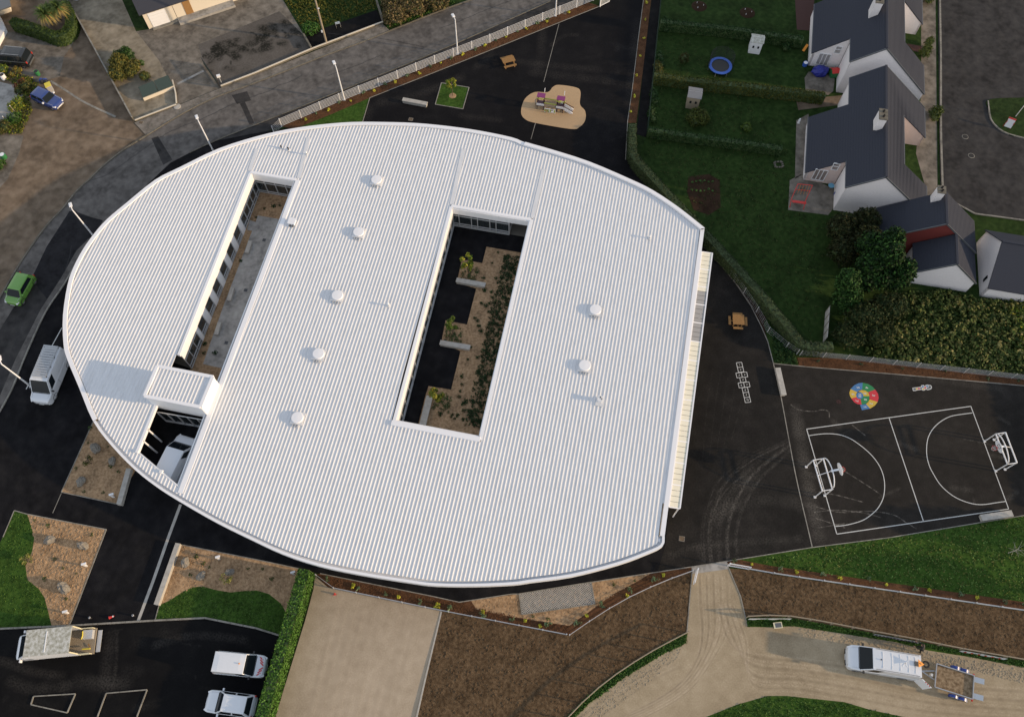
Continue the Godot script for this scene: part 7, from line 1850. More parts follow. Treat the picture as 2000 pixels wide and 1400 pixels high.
func make_vehicles() -> void:
	var white := paint(lin(0.66, 0.69, 0.73))
	var vanp := {"len": 5.2, "wid": 1.95, "h": 2.05, "belt": 1.15, "hood": 1.08, "cowl": 0.85, "ws": 1.65, "rt": 0.1, "rb": 0.03, "van": true, "top": 0.86, "sides": [[0.07, 0.27]], "fa": 0.95, "ra": 1.0, "wheel": 0.34, "mirror": M.black}
	# van with roof rack beside the road
	var p1 := vanp.duplicate(); p1.len = 5.3; p1.h = 2.3
	var t := vehicle("panel_van", "white panel van with an aluminium roof rack parked beside the road", "van", [72, 770], [105, 690], 1.6, p1, white)
	rack(t, p1)
	# van in the porch
	t = vehicle("panel_van", "white panel van parked inside the porch opening of the school roof", "van", [359, 856], [319, 935], 1.4, vanp.merged({"len": 4.75}, true), white)
	# van with trailer on the track
	t = vehicle("panel_van", "white panel van with an orange warning triangle on its roof", "van", [1657, 1281], [1794, 1304], 1.1, p1.merged({"len": 5.5, "h": 2.0}, true), white)
	roof_marks(t, 5.5, 2.0)
	# small van in the car park
	var p2 := {"len": 4.1, "wid": 1.75, "h": 1.82, "belt": 1.05, "hood": 1.0, "cowl": 0.8, "ws": 1.45, "rt": 0.12, "rb": 0.04, "van": true, "top": 0.86, "sides": [[0.07, 0.3]], "fa": 0.75, "ra": 0.75, "wheel": 0.3, "mirror": M.black}
	t = vehicle("small_van", "small white van with red and white chevrons on its bonnet", "van", [515, 1302], [421.5, 1293], 1.0, p2, white)
	for s in [-1, 1]:
		for k in 3:
			var b := MB.new(); b.bar(Vector3(1.6 - k * 0.05, 1.012, s * (0.3 + k * 0.2)), Vector3(1.88 - k * 0.05, 0.965, s * (0.08 + k * 0.2)), 0.09, 0.03, Vector3(0.2, 1, 0)); put(b, "chevron_stripe", M.red_paint, t)
	var bb := MB.new(); bb.lathe(Vector3(0.2, 1.82, 0), [Vector2(0.05, 0), Vector2(0.05, 0.1), Vector2(0, 0.12)], 10); put(bb, "beacon", M.orange, t)
	# hatchback
	t = vehicle("hatchback", "white hatchback parked beside the laurel hedge", "car", [403, 1368], [494, 1380], 0.8, {"len": 3.95, "wid": 1.7, "h": 1.46, "belt": 0.9, "hood": 0.84, "cowl": 1.0, "ws": 1.55, "rt": 0.55, "rb": 0.2, "top": 0.74, "fa": 0.78, "ra": 0.62, "mirror": white, "bumper": white}, white)
	# green, blue and black cars
	var green := paint(lin(0.13, 0.30, 0.055))
	vehicle("city_car", "small lime green car driving on the dark repaired road", "car", [24, 588], [51, 541], 0.7, {"len": 3.5, "wid": 1.62, "h": 1.5, "belt": 0.95, "hood": 0.92, "cowl": 0.72, "ws": 1.25, "rt": 0.35, "rb": 0.12, "top": 0.8, "fa": 0.62, "ra": 0.5, "mirror": green, "sides": [[0.08, 0.86]]}, green)
	var blue := paint(lin(0.02, 0.045, 0.19))
	t = vehicle("old_car", "old boxy blue car parked on the gravel beside a yellow-lidded bin", "car", [116, 204], [67, 182], 0.6, {"len": 3.6, "wid": 1.58, "h": 1.36, "belt": 0.85, "hood": 0.84, "cowl": 1.15, "ws": 1.6, "rt": 0.35, "rb": 0.12, "top": 0.82, "fa": 0.65, "ra": 0.6, "wheel": 0.27, "bumper": M.frame, "mirror": white}, blue)
	var dark := paint(lin(0.012, 0.014, 0.016))
	t = vehicle("people_carrier", "dark people carrier with roof rails on the concrete apron", "car", [-14, 108], [58, 114], 0.8, {"len": 4.4, "wid": 1.78, "h": 1.75, "belt": 1.0, "hood": 0.98, "cowl": 0.8, "ws": 1.5, "rt": 0.25, "rb": 0.08, "top": 0.84, "sides": [[0.06, 0.32], [0.35, 0.62], [0.65, 0.92]], "bumper": M.dark_frame}, dark)
	for s in [-1, 1]:
		bb = MB.new(); bb.bar(Vector3(0.5, 1.8, s * 0.62), Vector3(-1.6, 1.8, s * 0.62), 0.04, 0.04); put(bb, "roof_rail", M.steel, t)
	box_truck(white)
	trailer()
	worker()

func rack(t: Node3D, p: Dictionary) -> void:
	var hh: float = p.h
	for s in [-1, 1]:
		var b := MB.new(); b.bar(Vector3(0.7, hh + 0.14, s * 0.68), Vector3(-2.5, hh + 0.14, s * 0.68), 0.05, 0.05); put(b, "rack_rail", M.steel, t)
		for x in [0.6, -0.4, -1.4, -2.4]:
			b = MB.new(); b.box(Vector3(x, hh + 0.06, s * 0.7), Vector3(0.06, 0.14, 0.06)); put(b, "rack_foot", M.black, t)
	for k in 13:
		var b := MB.new(); b.bar(Vector3(0.62 - k * 0.255, hh + 0.17, -0.7), Vector3(0.62 - k * 0.255, hh + 0.17, 0.7), 0.17, 0.03); put(b, "rack_slat", M.steel, t)

func roof_marks(t: Node3D, len: float, hh: float) -> void:
	for x in [0.35, -0.35, -1.0, -1.65, -2.2]:
		var b := MB.new(); b.box(Vector3(x, hh + 0.008, 0), Vector3(0.05, 0.02, 1.25)); put(b, "roof_rib", M.white, t)
	for s in [-1, 1]:
		var b := MB.new(); b.bar(Vector3(0.9, hh - 0.02, s * 0.78), Vector3(-2.5, hh - 0.02, s * 0.78), 0.03, 0.03); put(b, "roof_seam", M.dark_frame, t)
	for s in [-1, 1]:
		var b := MB.new(); b.bar(Vector3(-1.15, hh + 0.01, -0.22 * s), Vector3(-1.55, hh + 0.01, 0.22 * s), 0.07, 0.02); put(b, "roof_pressing", M.white, t)
	var b := MB.new(); b.lathe(Vector3(0.5, hh, 0.0), [Vector2(0.05, 0), Vector2(0.05, 0.06), Vector2(0, 0.07)], 10); put(b, "aerial_base", M.black, t)
	# folding triangle sign
	b = MB.new(); b.box(Vector3(-2.25, hh + 0.06, 0.12), Vector3(0.36, 0.1, 0.36)); put(b, "sign_base", M.dark_frame, t)
	var n := Vector3(-0.3, 0.95, 0).normalized()
	b = MB.new(); var o := Vector3(-2.42, hh + 0.34, 0.12)
	var q := [o + Vector3(-0.3, -0.02, 0), o + Vector3(0.2, 0.1, 0.3), o + Vector3(0.2, 0.1, -0.3)]
	b.tri(q[0], q[1], q[2]); b.tri(q[0] - n * 0.02, q[2] - n * 0.02, q[1] - n * 0.02)
	for k in 3: b.quad(q[k], q[k] - n * 0.02, q[(k + 1) % 3] - n * 0.02, q[(k + 1) % 3])
	var sg := put(b, "triangle_sign", M.orange, t)
	b = MB.new(); b.box(o + Vector3(0.05, 0.08, 0), Vector3(0.16, 0.012, 0.05), Vector3(1, 0.25, 0.3), n); put(b, "pictogram", M.black, sg)
	# open rear door
	b = MB.new(); b.box(Vector3(-len / 2 - 0.3, 1.1, -1.2), Vector3(0.86, 1.5, 0.06), Vector3(-0.75, 0, -0.62)); put(b, "open_rear_door", M.white, t)
	for k in 3:
		b = MB.new(); b.box(Vector3(-len / 2 - 0.2 - k * 0.14, 1.86, -1.14 - k * 0.11), Vector3(0.08, 0.02, 0.07), Vector3(-0.75, 0, -0.62)); put(b, "door_reflector", M.red_lamp, t)

func box_truck(white: Material) -> void:
	var a := W2(48, 1257, 2.8); var c := W2(137, 1248.5, 2.8)
	var d := (a - c).normalized()
	var mid := (a + c) / 2
	var t := thing("box_truck", "white box lorry with dirty roof and open rear in the car park", "truck", v3(mid, 0.01), atan2(-d.y, d.x))
	var L := a.distance_to(c) / 2; var hw := 1.02; var H := 2.8; var fl := 0.95
	var b := MB.new()
	b.quad(Vector3(-L, fl, hw), Vector3(L, fl, hw), Vector3(L, H, hw), Vector3(-L, H, hw)); b.quad(Vector3(L, fl, -hw), Vector3(-L, fl, -hw), Vector3(-L, H, -hw), Vector3(L, H, -hw)); b.quad(Vector3(L, fl, hw), Vector3(L, fl, -hw), Vector3(L, H, -hw), Vector3(L, H, hw))
	b.quad(Vector3(L, fl, hw - 0.05), Vector3(-L, fl, hw - 0.05), Vector3(-L, H, hw - 0.05), Vector3(L, H, hw - 0.05)); b.quad(Vector3(-L, fl, -hw + 0.05), Vector3(L, fl, -hw + 0.05), Vector3(L, H, -hw + 0.05), Vector3(-L, H, -hw + 0.05))
	put(b, "box_side", M.white, t)
	b = MB.new(); b.box(Vector3(0.0, H + 0.02, 0), Vector3(2 * L, 0.05, 2 * hw)); put(b, "box_roof", M.dirty_white, t)
	b = MB.new(); b.bar(Vector3(0.15, H + 0.055, -0.8), Vector3(0.15, H + 0.055, 0.8), 0.08, 0.02); put(b, "roof_seam", M.white, t)
	b = MB.new(); b.box(Vector3(-0.55, fl - 0.03, 0), Vector3(2 * L + 1.1, 0.08, 2 * hw - 0.02)); put(b, "load_floor", M.grey_wood, t)
	for s in [-1, 1]:
		b = MB.new(); b.box(Vector3(-L - 0.03, (fl + H) / 2, s * (hw - 0.04)), Vector3(0.07, H - fl + 0.05, 0.09)); put(b, "rear_frame", M.cream_frame, t)
		b = MB.new(); b.box(Vector3(-L - 0.5, fl + 0.28, s * (hw - 0.03)), Vector3(0.95, 0.5, 0.05)); put(b, "side_board", M.cream_frame, t)
	b = MB.new(); b.box(Vector3(-L - 0.6, fl + 0.25, 0.5), Vector3(0.75, 0.4, 0.7)); put(b, "load_crate", M.frame, t)
	b = MB.new(); b.tube([Vector3(-L - 0.2, fl + 0.55, 0.15), Vector3(-L - 0.3, fl + 0.62, 0.4), Vector3(-L - 0.25, fl + 0.6, 0.75)], 0.05, 7); b.tube([Vector3(-L - 0.25, fl + 0.3, -0.6), Vector3(-L - 0.9, fl + 0.32, -0.62)], 0.06, 7); put(b, "yellow_hose", M.yellow, t)
	b = MB.new(); b.bar(Vector3(-L - 0.6, fl + 0.12, -0.2), Vector3(-L - 0.8, fl + 0.12, -0.5), 0.06, 0.05); put(b, "tool_handle", M.wood, t)
	b = MB.new(); b.box(Vector3(-L - 1.28, fl - 0.25, 0), Vector3(0.34, 0.05, 1.7)); put(b, "tail_lift", M.frame, t)
	b = MB.new(); b.box(Vector3(0.2, 0.62, 0), Vector3(2 * L + 1.8, 0.2, 0.8)); put(b, "chassis", M.black, t)
	# cab
	b = MB.new()
	ring_loft(b, [section(L + 1.55, 0.72, 0.45, 1.05, 0.12), section(L + 1.42, 0.9, 0.36, 1.2, 0.12), section(L + 1.1, 0.97, 0.34, 1.34, 0.08), section(L + 0.03, 0.97, 0.34, 1.4, 0.08)]); put(b, "cab_body", white, t)
	b = MB.new()
	var C := [Vector3(L + 1.42, 1.08, -0.93), Vector3(L + 1.42, 1.08, 0.93), Vector3(L + 0.03, 1.3, 0.93), Vector3(L + 0.03, 1.3, -0.93)]
	var R := [Vector3(L + 0.42, 2.0, -0.82), Vector3(L + 0.42, 2.0, 0.82), Vector3(L + 0.03, 2.25, 0.82), Vector3(L + 0.03, 2.25, -0.82)]
	b.quad(C[1], C[0], R[0], R[1]); b.quad(C[2], C[1], R[1], R[2]); b.quad(C[0], C[3], R[3], R[0]); b.quad(R[3], R[2], R[1], R[0]); put(b, "cab", white, t)
	pane(t, "windscreen", [C[1], C[0], R[0], R[1]], M.car_glass, 0.014, 0.07)
	for s in [-1, 1]:
		b = MB.new(); b.box(Vector3(L + 0.85, 1.5, s * 1.14), Vector3(0.1, 0.3, 0.2)); put(b, "mirror", M.lamp_glass, t)
		b = MB.new(); b.bar(Vector3(L + 0.85, 1.45, s * 0.95), Vector3(L + 0.85, 1.5, s * 1.1), 0.03, 0.03); put(b, "mirror_arm", M.black, t)
		b = MB.new(); b.box(Vector3(L + 1.4, 0.85, s * 0.7), Vector3(0.14, 0.16, 0.24)); put(b, "headlight", M.lamp_glass, t)
		wheel(t, L + 0.75, s * 0.93, 0.36); wheel(t, -L + 0.7, s * 0.93, 0.36)

func trailer() -> void:
	var a := W2(1839, 1322, 0.75); var c := W2(1903, 1336, 0.75)      # front and rear middle
	a = W2(1828.5, 1318.5, 0.75); c = W2(1902, 1342, 0.75)
	var d := (a - c).normalized(); var mid := (a + c) / 2
	var t := thing("flatbed_trailer", "muddy flatbed trailer with blue mudguards hitched behind the van", "trailer", v3(mid, 0.01), atan2(-d.y, d.x))
	var L := a.distance_to(c) / 2; var hw := 0.92
	for k in 9:
		var b := MB.new(); b.box(Vector3(0, 0.6, -hw + 0.1 + k * (2 * hw - 0.2) / 8.0), Vector3(2 * L - 0.08, 0.05, 0.205)); put(b, "deck_plank", M.muddy_wood, t)
	for s in [-1, 1]:
		var b := MB.new(); b.bar(Vector3(-L, 0.68, s * hw), Vector3(L, 0.68, s * hw), 0.07, 0.2); put(b, "side_rail", M.steel, t)
		for x in [-0.15, -0.85]:
			b = MB.new()
			for k in 7:
				var a0 := PI * k / 7; var a1 := PI * (k + 1) / 7
				var q := [Vector3(x + cos(a0) * 0.36, 0.32 + sin(a0) * 0.34, s * (hw + 0.08)), Vector3(x + cos(a1) * 0.36, 0.32 + sin(a1) * 0.34, s * (hw + 0.08)), Vector3(x + cos(a1) * 0.36, 0.32 + sin(a1) * 0.34, s * (hw + 0.32)), Vector3(x + cos(a0) * 0.36, 0.32 + sin(a0) * 0.34, s * (hw + 0.32))]
				if s > 0: b.quad(q[0], q[1], q[2], q[3])
				else: b.quad(q[3], q[2], q[1], q[0])
			put(b, "mudguard", M.blue_plastic, t)
			b = MB.new(); b.box(Vector3(x - 0.33, 0.44, s * (hw + 0.2)), Vector3(0.04, 0.1, 0.24)); put(b, "mudguard_tip", M.lamp_glass, t)
			wheel(t, x, s * (hw + 0.28), 0.28)
		b = MB.new(); b.box(Vector3(-L - 0.38, 0.78, s * (hw - 0.28)), Vector3(0.75, 0.05, 0.42), Vector3(1, -0.25, 0)); put(b, "loading_ramp", M.frame, t)
		b = MB.new(); b.box(Vector3(-L - 0.05, 0.55, s * (hw + 0.06)), Vector3(0.1, 0.12, 0.2)); put(b, "tail_light", M.red_lamp, t)
	for x in [-L, L]:
		var b := MB.new(); b.bar(Vector3(x, 0.7, -hw), Vector3(x, 0.7, hw), 0.07, 0.18); put(b, "end_rail", M.steel, t)
	var b := MB.new(); b.bar(Vector3(L, 0.55, -0.35), Vector3(L + 1.1, 0.5, 0.05), 0.08, 0.08); b.bar(Vector3(L, 0.55, 0.35), Vector3(L + 1.1, 0.5, 0.0), 0.08, 0.08); put(b, "drawbar", M.steel, t)
	b = MB.new(); b.bar(Vector3(L + 1.05, 0.52, 0.02), Vector3(L + 1.45, 0.5, 0.02), 0.1, 0.1); put(b, "hitch", M.dark_frame, t)
	b = MB.new()
	var ring := []
	for k in 17: ring.append(Vector3(L + 0.75 + cos(TAU * k / 16.0) * 0.22, 0.62, 0.62 + sin(TAU * k / 16.0) * 0.22))
	b.tube(ring, 0.075, 8); put(b, "spare_tyre", M.rubber, t)
	b = MB.new(); b.box(Vector3(L + 0.35, 0.75, -0.1), Vector3(0.16, 0.3, 0.2)); put(b, "winch", M.frame, t)

func capsule_d(p: Vector3, a: Vector3, b: Vector3, ra: float, rb: float) -> float:
	var ab := b - a
	var t := clampf((p - a).dot(ab) / maxf(ab.length_squared(), 1e-6), 0, 1)
	return p.distance_to(a + ab * t) - lerpf(ra, rb, t)

func skin(bones: Array, cell: float, k: float, b: MB) -> void:      # bones: [a, b, ra, rb]; smooth union meshed as surface nets
	var lo := Vector3.INF; var hi := -Vector3.INF
	for s in bones:
		for e in [[s[0], s[2]], [s[1], s[3]]]:
			lo = lo.min(e[0] - Vector3.ONE * (e[1] + cell * 2)); hi = hi.max(e[0] + Vector3.ONE * (e[1] + cell * 2))
	var n := Vector3i(((hi - lo) / cell).ceil())
	var f := {}
	var fld := PackedFloat32Array(); fld.resize((n.x + 1) * (n.y + 1) * (n.z + 1)); fld.fill(1.0)
	var id := func(x: int, y: int, z: int) -> int: return (z * (n.y + 1) + y) * (n.x + 1) + x
	for s in bones:
		var rm: float = maxf(s[2], s[3]) + k + cell * 2
		var l: Vector3 = ((s[0].min(s[1]) - Vector3.ONE * rm - lo) / cell).floor(); var h: Vector3 = ((s[0].max(s[1]) + Vector3.ONE * rm - lo) / cell).ceil()
		for z in range(maxi(0, int(l.z)), mini(n.z, int(h.z)) + 1):
			for y in range(maxi(0, int(l.y)), mini(n.y, int(h.y)) + 1):
				for x in range(maxi(0, int(l.x)), mini(n.x, int(h.x)) + 1):
					var i: int = id.call(x, y, z)
					var d := capsule_d(lo + Vector3(x, y, z) * cell, s[0], s[1], s[2], s[3])
					var o := fld[i]
					var m := maxf(k - absf(o - d), 0.0) / k
					fld[i] = minf(o, d) - m * m * k * 0.25
	var vert := {}
	for z in n.z:
		for y in n.y:
			for x in n.x:
				var c := []
				var neg := 0
				for q in 8:
					var v := fld[id.call(x + (q & 1), y + ((q >> 1) & 1), z + (q >> 2))]
					c.append(v); neg += 1 if v < 0 else 0
				if neg == 0 or neg == 8: continue
				var p := Vector3.ZERO; var cnt := 0
				for e in [[0, 1], [2, 3], [4, 5], [6, 7], [0, 2], [1, 3], [4, 6], [5, 7], [0, 4], [1, 5], [2, 6], [3, 7]]:
					if (c[e[0]] < 0) != (c[e[1]] < 0):
						var t: float = c[e[0]] / (c[e[0]] - c[e[1]])
						var pa := Vector3(e[0] & 1, (e[0] >> 1) & 1, e[0] >> 2); var pb := Vector3(e[1] & 1, (e[1] >> 1) & 1, e[1] >> 2)
						p += pa.lerp(pb, t); cnt += 1
				vert[Vector3i(x, y, z)] = lo + (Vector3(x, y, z) + p / cnt) * cell
	var nor := {}
	for q in vert:
		var g := Vector3(fld[id.call(q.x + 1, q.y, q.z)] - fld[id.call(q.x, q.y, q.z)], fld[id.call(q.x, q.y + 1, q.z)] - fld[id.call(q.x, q.y, q.z)], fld[id.call(q.x, q.y, q.z + 1)] - fld[id.call(q.x, q.y, q.z)])
		nor[q] = g.normalized()
	for z in range(1, n.z):
		for y in range(1, n.y):
			for x in range(1, n.x):
				var v0 := fld[id.call(x, y, z)]
				for ax in 3:
					var st := Vector3i(int(ax == 0), int(ax == 1), int(ax == 2))
					var v1 := fld[id.call(x + st.x, y + st.y, z + st.z)]
					if (v0 < 0) == (v1 < 0): continue
					var u := Vector3i(int(ax == 1), int(ax == 2), int(ax == 0)); var w := Vector3i(int(ax == 2), int(ax == 0), int(ax == 1))
					var o := Vector3i(x, y, z)
					var q := [o - u - w, o - w, o, o - u]
					if not (vert.has(q[0]) and vert.has(q[1]) and vert.has(q[2]) and vert.has(q[3])): continue
					if v0 > 0: q.reverse()
					b.quadn(vert[q[0]], vert[q[1]], vert[q[2]], vert[q[3]], nor[q[0]], nor[q[1]], nor[q[2]], nor[q[3]])

func worker() -> void:
	# a person in dark clothes walking behind the van, leaning towards it
	var o := W(1793, 1269)
	var t := thing("person", "person in black clothes leaning forward beside the van's open rear", "person", o, 2.6)
	var b := MB.new(); b.col = Color(0.012, 0.012, 0.015)
	var hip := Vector3(0.0, 0.92, 0); var chest := Vector3(0.16, 1.3, 0); var neck := Vector3(0.24, 1.46, 0)
	var bones := [[hip + Vector3(0, 0, -0.1), hip + Vector3(0, 0, 0.1), 0.13, 0.13], [hip, chest, 0.14, 0.16], [chest + Vector3(0, 0.02, -0.15), chest + Vector3(0, 0.02, 0.15), 0.1, 0.1]]
	for s in [-1, 1]:
		var kn := Vector3(0.12 * s + 0.08, 0.5, 0.11 * s); var an := Vector3(0.2 * s - 0.06, 0.1, 0.12 * s)
		bones.append([hip + Vector3(0, -0.04, 0.1 * s), kn, 0.1, 0.065]); bones.append([kn, an, 0.062, 0.045]); bones.append([an + Vector3(0, -0.04, 0), an + Vector3(0.15, -0.06, 0), 0.045, 0.035])
		var sh := chest + Vector3(0.02, 0.06, 0.2 * s); var el := sh + Vector3(0.16, -0.26, 0.06 * s); var wr := el + Vector3(0.24, -0.06, -0.04 * s)
		bones.append([sh, el, 0.062, 0.048]); bones.append([el, wr, 0.046, 0.034])
	skin(bones, 0.035, 0.06, b)
	put(b, "clothed_body", M.tinted, t)
	b = MB.new(); b.col = Color(0.36, 0.20, 0.14)
	var hd := neck + Vector3(0.08, 0.15, 0)
	var hb := [[neck - Vector3(0.02, 0.06, 0), neck + Vector3(0.03, 0.06, 0), 0.055, 0.055], [hd + Vector3(-0.02, 0.03, 0), hd + Vector3(0.02, -0.03, 0), 0.095, 0.075], [hd + Vector3(0.08, -0.02, 0), hd + Vector3(0.11, -0.03, 0), 0.016, 0.014], [hd + Vector3(0, 0, -0.09), hd + Vector3(0, -0.03, -0.092), 0.02, 0.016], [hd + Vector3(0, 0, 0.09), hd + Vector3(0, -0.03, 0.092), 0.02, 0.016]]
	skin(hb, 0.012, 0.02, b)
	for s in [-1, 1]:
		var sh := chest + Vector3(0.02, 0.06, 0.2 * s); var el := sh + Vector3(0.16, -0.26, 0.06 * s); var wr := el + Vector3(0.24, -0.06, -0.04 * s)
		var pal := wr + Vector3(0.09, -0.01, 0)
		var fb := [[wr, pal, 0.028, 0.034], [wr + Vector3(0.02, 0, -0.02 * s), wr + Vector3(0.07, 0, -0.06 * s), 0.013, 0.009]]
		for k in 4:
			var z := (k - 1.5) * 0.018
			var l: float = [0.055, 0.065, 0.062, 0.048][k]
			fb.append([pal + Vector3(0.01, 0, z), pal + Vector3(0.01 + l * 0.55, -0.008, z * 1.1), 0.0095, 0.009])
			fb.append([pal + Vector3(0.01 + l * 0.55, -0.008, z * 1.1), pal + Vector3(0.01 + l, -0.04, z * 1.1), 0.009, 0.007])
		skin(fb, 0.008, 0.008, b)
	put(b, "head_and_hands", M.tinted, t)
	b = MB.new(); b.col = Color(0.03, 0.02, 0.015)
	skin([[hd + Vector3(-0.04, 0.05, -0.02), hd + Vector3(-0.03, 0.05, 0.02), 0.09, 0.09], [hd + Vector3(-0.06, 0.0, 0), hd + Vector3(0.0, 0.08, 0), 0.07, 0.07]], 0.015, 0.03, b)
	put(b, "hair", M.tinted, t)

# ---------------------------------------------------------------- walls, poles and garden things
func low_wall(label: String, px: Array, h: float, w: float, m: Material, cap: Material) -> void:
	var p := PP(px)
	var o := p[0]
	var t := thing("garden_wall", label, "wall", v3(o, 0))
	for i in p.size() - 1:
		var b := MB.new(); b.bar(v3(p[i] - o, h / 2), v3(p[i + 1] - o, h / 2), w, h + i * 0.002); put(b, "wall_section", m, t)
		b = MB.new(); b.bar(v3(p[i] - o, h + 0.03), v3(p[i + 1] - o, h + 0.03), w + 0.06, 0.06 + i * 0.002); put(b, "coping_stone", cap, t)

func rail_fence(label: String, px: Array, step: float, h: float) -> void:
	var pts := along(smooth(PP(px), 5), step)
	var o := v3(pts[0], 0)
	var t := thing("timber_rail", label, "fence", o, 0.0, "timber rails beside the track")
	for i in pts.size():
		var b := MB.new(); b.tube([v3(pts[i], 0) - o, v3(pts[i], h + 0.06) - o], 0.055, 7); put(b, "post", M.grey_wood, t)
		if i < pts.size() - 1:
			b = MB.new(); b.tube([v3(pts[i], h) - o, v3(pts[i + 1], h) - o], 0.05, 7); put(b, "rail", M.grey_wood, t)

func banner(label: String, px: Array, h: float, strokes: Material, n: int) -> void:
	var p := PP(px)
	var t := thing("banner", label, "banner", v3(p[0], 0), 0.0, "banners on the timber rail")
	var d := v3(p[1] - p[0], 0)
	var out := Vector3(-d.z, 0, d.x).normalized() * 0.09
	var b := MB.new()
	var seg := 8
	for k in seg:
		var a := d * (k / float(seg)); var c := d * ((k + 1.0) / seg)
		var s0 := out * (1.0 + 0.35 * sin(k * 1.7)); var s1 := out * (1.0 + 0.35 * sin((k + 1) * 1.7))
		b.quad(a + s0 + Vector3(0, h - 0.6, 0), c + s1 + Vector3(0, h - 0.6, 0), c + out + Vector3(0, h, 0), a + out + Vector3(0, h, 0))
	var sh := put(b, "sheet", M.banner_white, t)
	b = MB.new()
	for k in n:
		var q := d * ((k + 0.7) / (n + 0.6))
		var e := d.normalized() * 0.09
		var oo := out * 1.6
		b.quad(q - e + oo + Vector3(0, h - 0.45, 0), q + e + oo + Vector3(0, h - 0.45, 0), q + e + out * 1.35 + Vector3(0, h - 0.2, 0), q - e + out * 1.35 + Vector3(0, h - 0.2, 0))
	put(b, "print", strokes, sh)

func barrel(label: String, px: float, py: float, r: float, h: float, m: Material, top: Material) -> void:
	var t := thing("barrel", label, "barrel", W(px, py))
	var b := MB.new(); b.lathe(Vector3.ZERO, [Vector2(r * 0.94, 0), Vector2(r, h * 0.3), Vector2(r * 0.97, h * 0.5), Vector2(r, h * 0.7), Vector2(r * 0.94, h), Vector2(r * 0.86, h - 0.02)], 18); put(b, "drum", m, t)
	b = MB.new(); b.lathe(Vector3(0, h - 0.03, 0), [Vector2(r * 0.88, 0), Vector2(0, 0.015)], 18); put(b, "lid", top, t)

func garden_shed(label: String, px: float, py: float, w: float, d: float, h: float, wall: Material, roof: Material, yaw: float) -> void:
	var t := thing("garden_shed", label, "shed", W(px, py), yaw)
	for e in [[Vector3(0, h / 2, d / 2), Vector3(w, h, 0.05), "front_wall"], [Vector3(0, h / 2, -d / 2), Vector3(w, h, 0.05), "back_wall"], [Vector3(w / 2, h / 2, 0), Vector3(0.05, h, d - 0.05), "side_wall"], [Vector3(-w / 2, h / 2, 0), Vector3(0.05, h, d - 0.05), "side_wall"]]:
		var b := MB.new(); b.box(e[0], e[1]); put(b, e[2], wall, t)
	for s in [-1, 1]:
		var b := MB.new(); b.box(Vector3(0, h + 0.2, s * d / 4.0), Vector3(w + 0.25, 0.05, d / 2.0 + 0.2), Vector3.RIGHT, Vector3(0, 1, s * 0.42)); put(b, "roof_panel", roof, t)
	var b := MB.new(); b.bar(Vector3(-w / 2 - 0.12, h + 0.34, 0), Vector3(w / 2 + 0.12, h + 0.34, 0), 0.16, 0.05); put(b, "ridge", M.lamp_glass, t)
	for s in [-0.22, 0.22]:
		b = MB.new(); b.box(Vector3(s * w, h * 0.62, d / 2 + 0.035), Vector3(w * 0.16, h * 0.2, 0.03)); put(b, "window", M.car_glass, t)

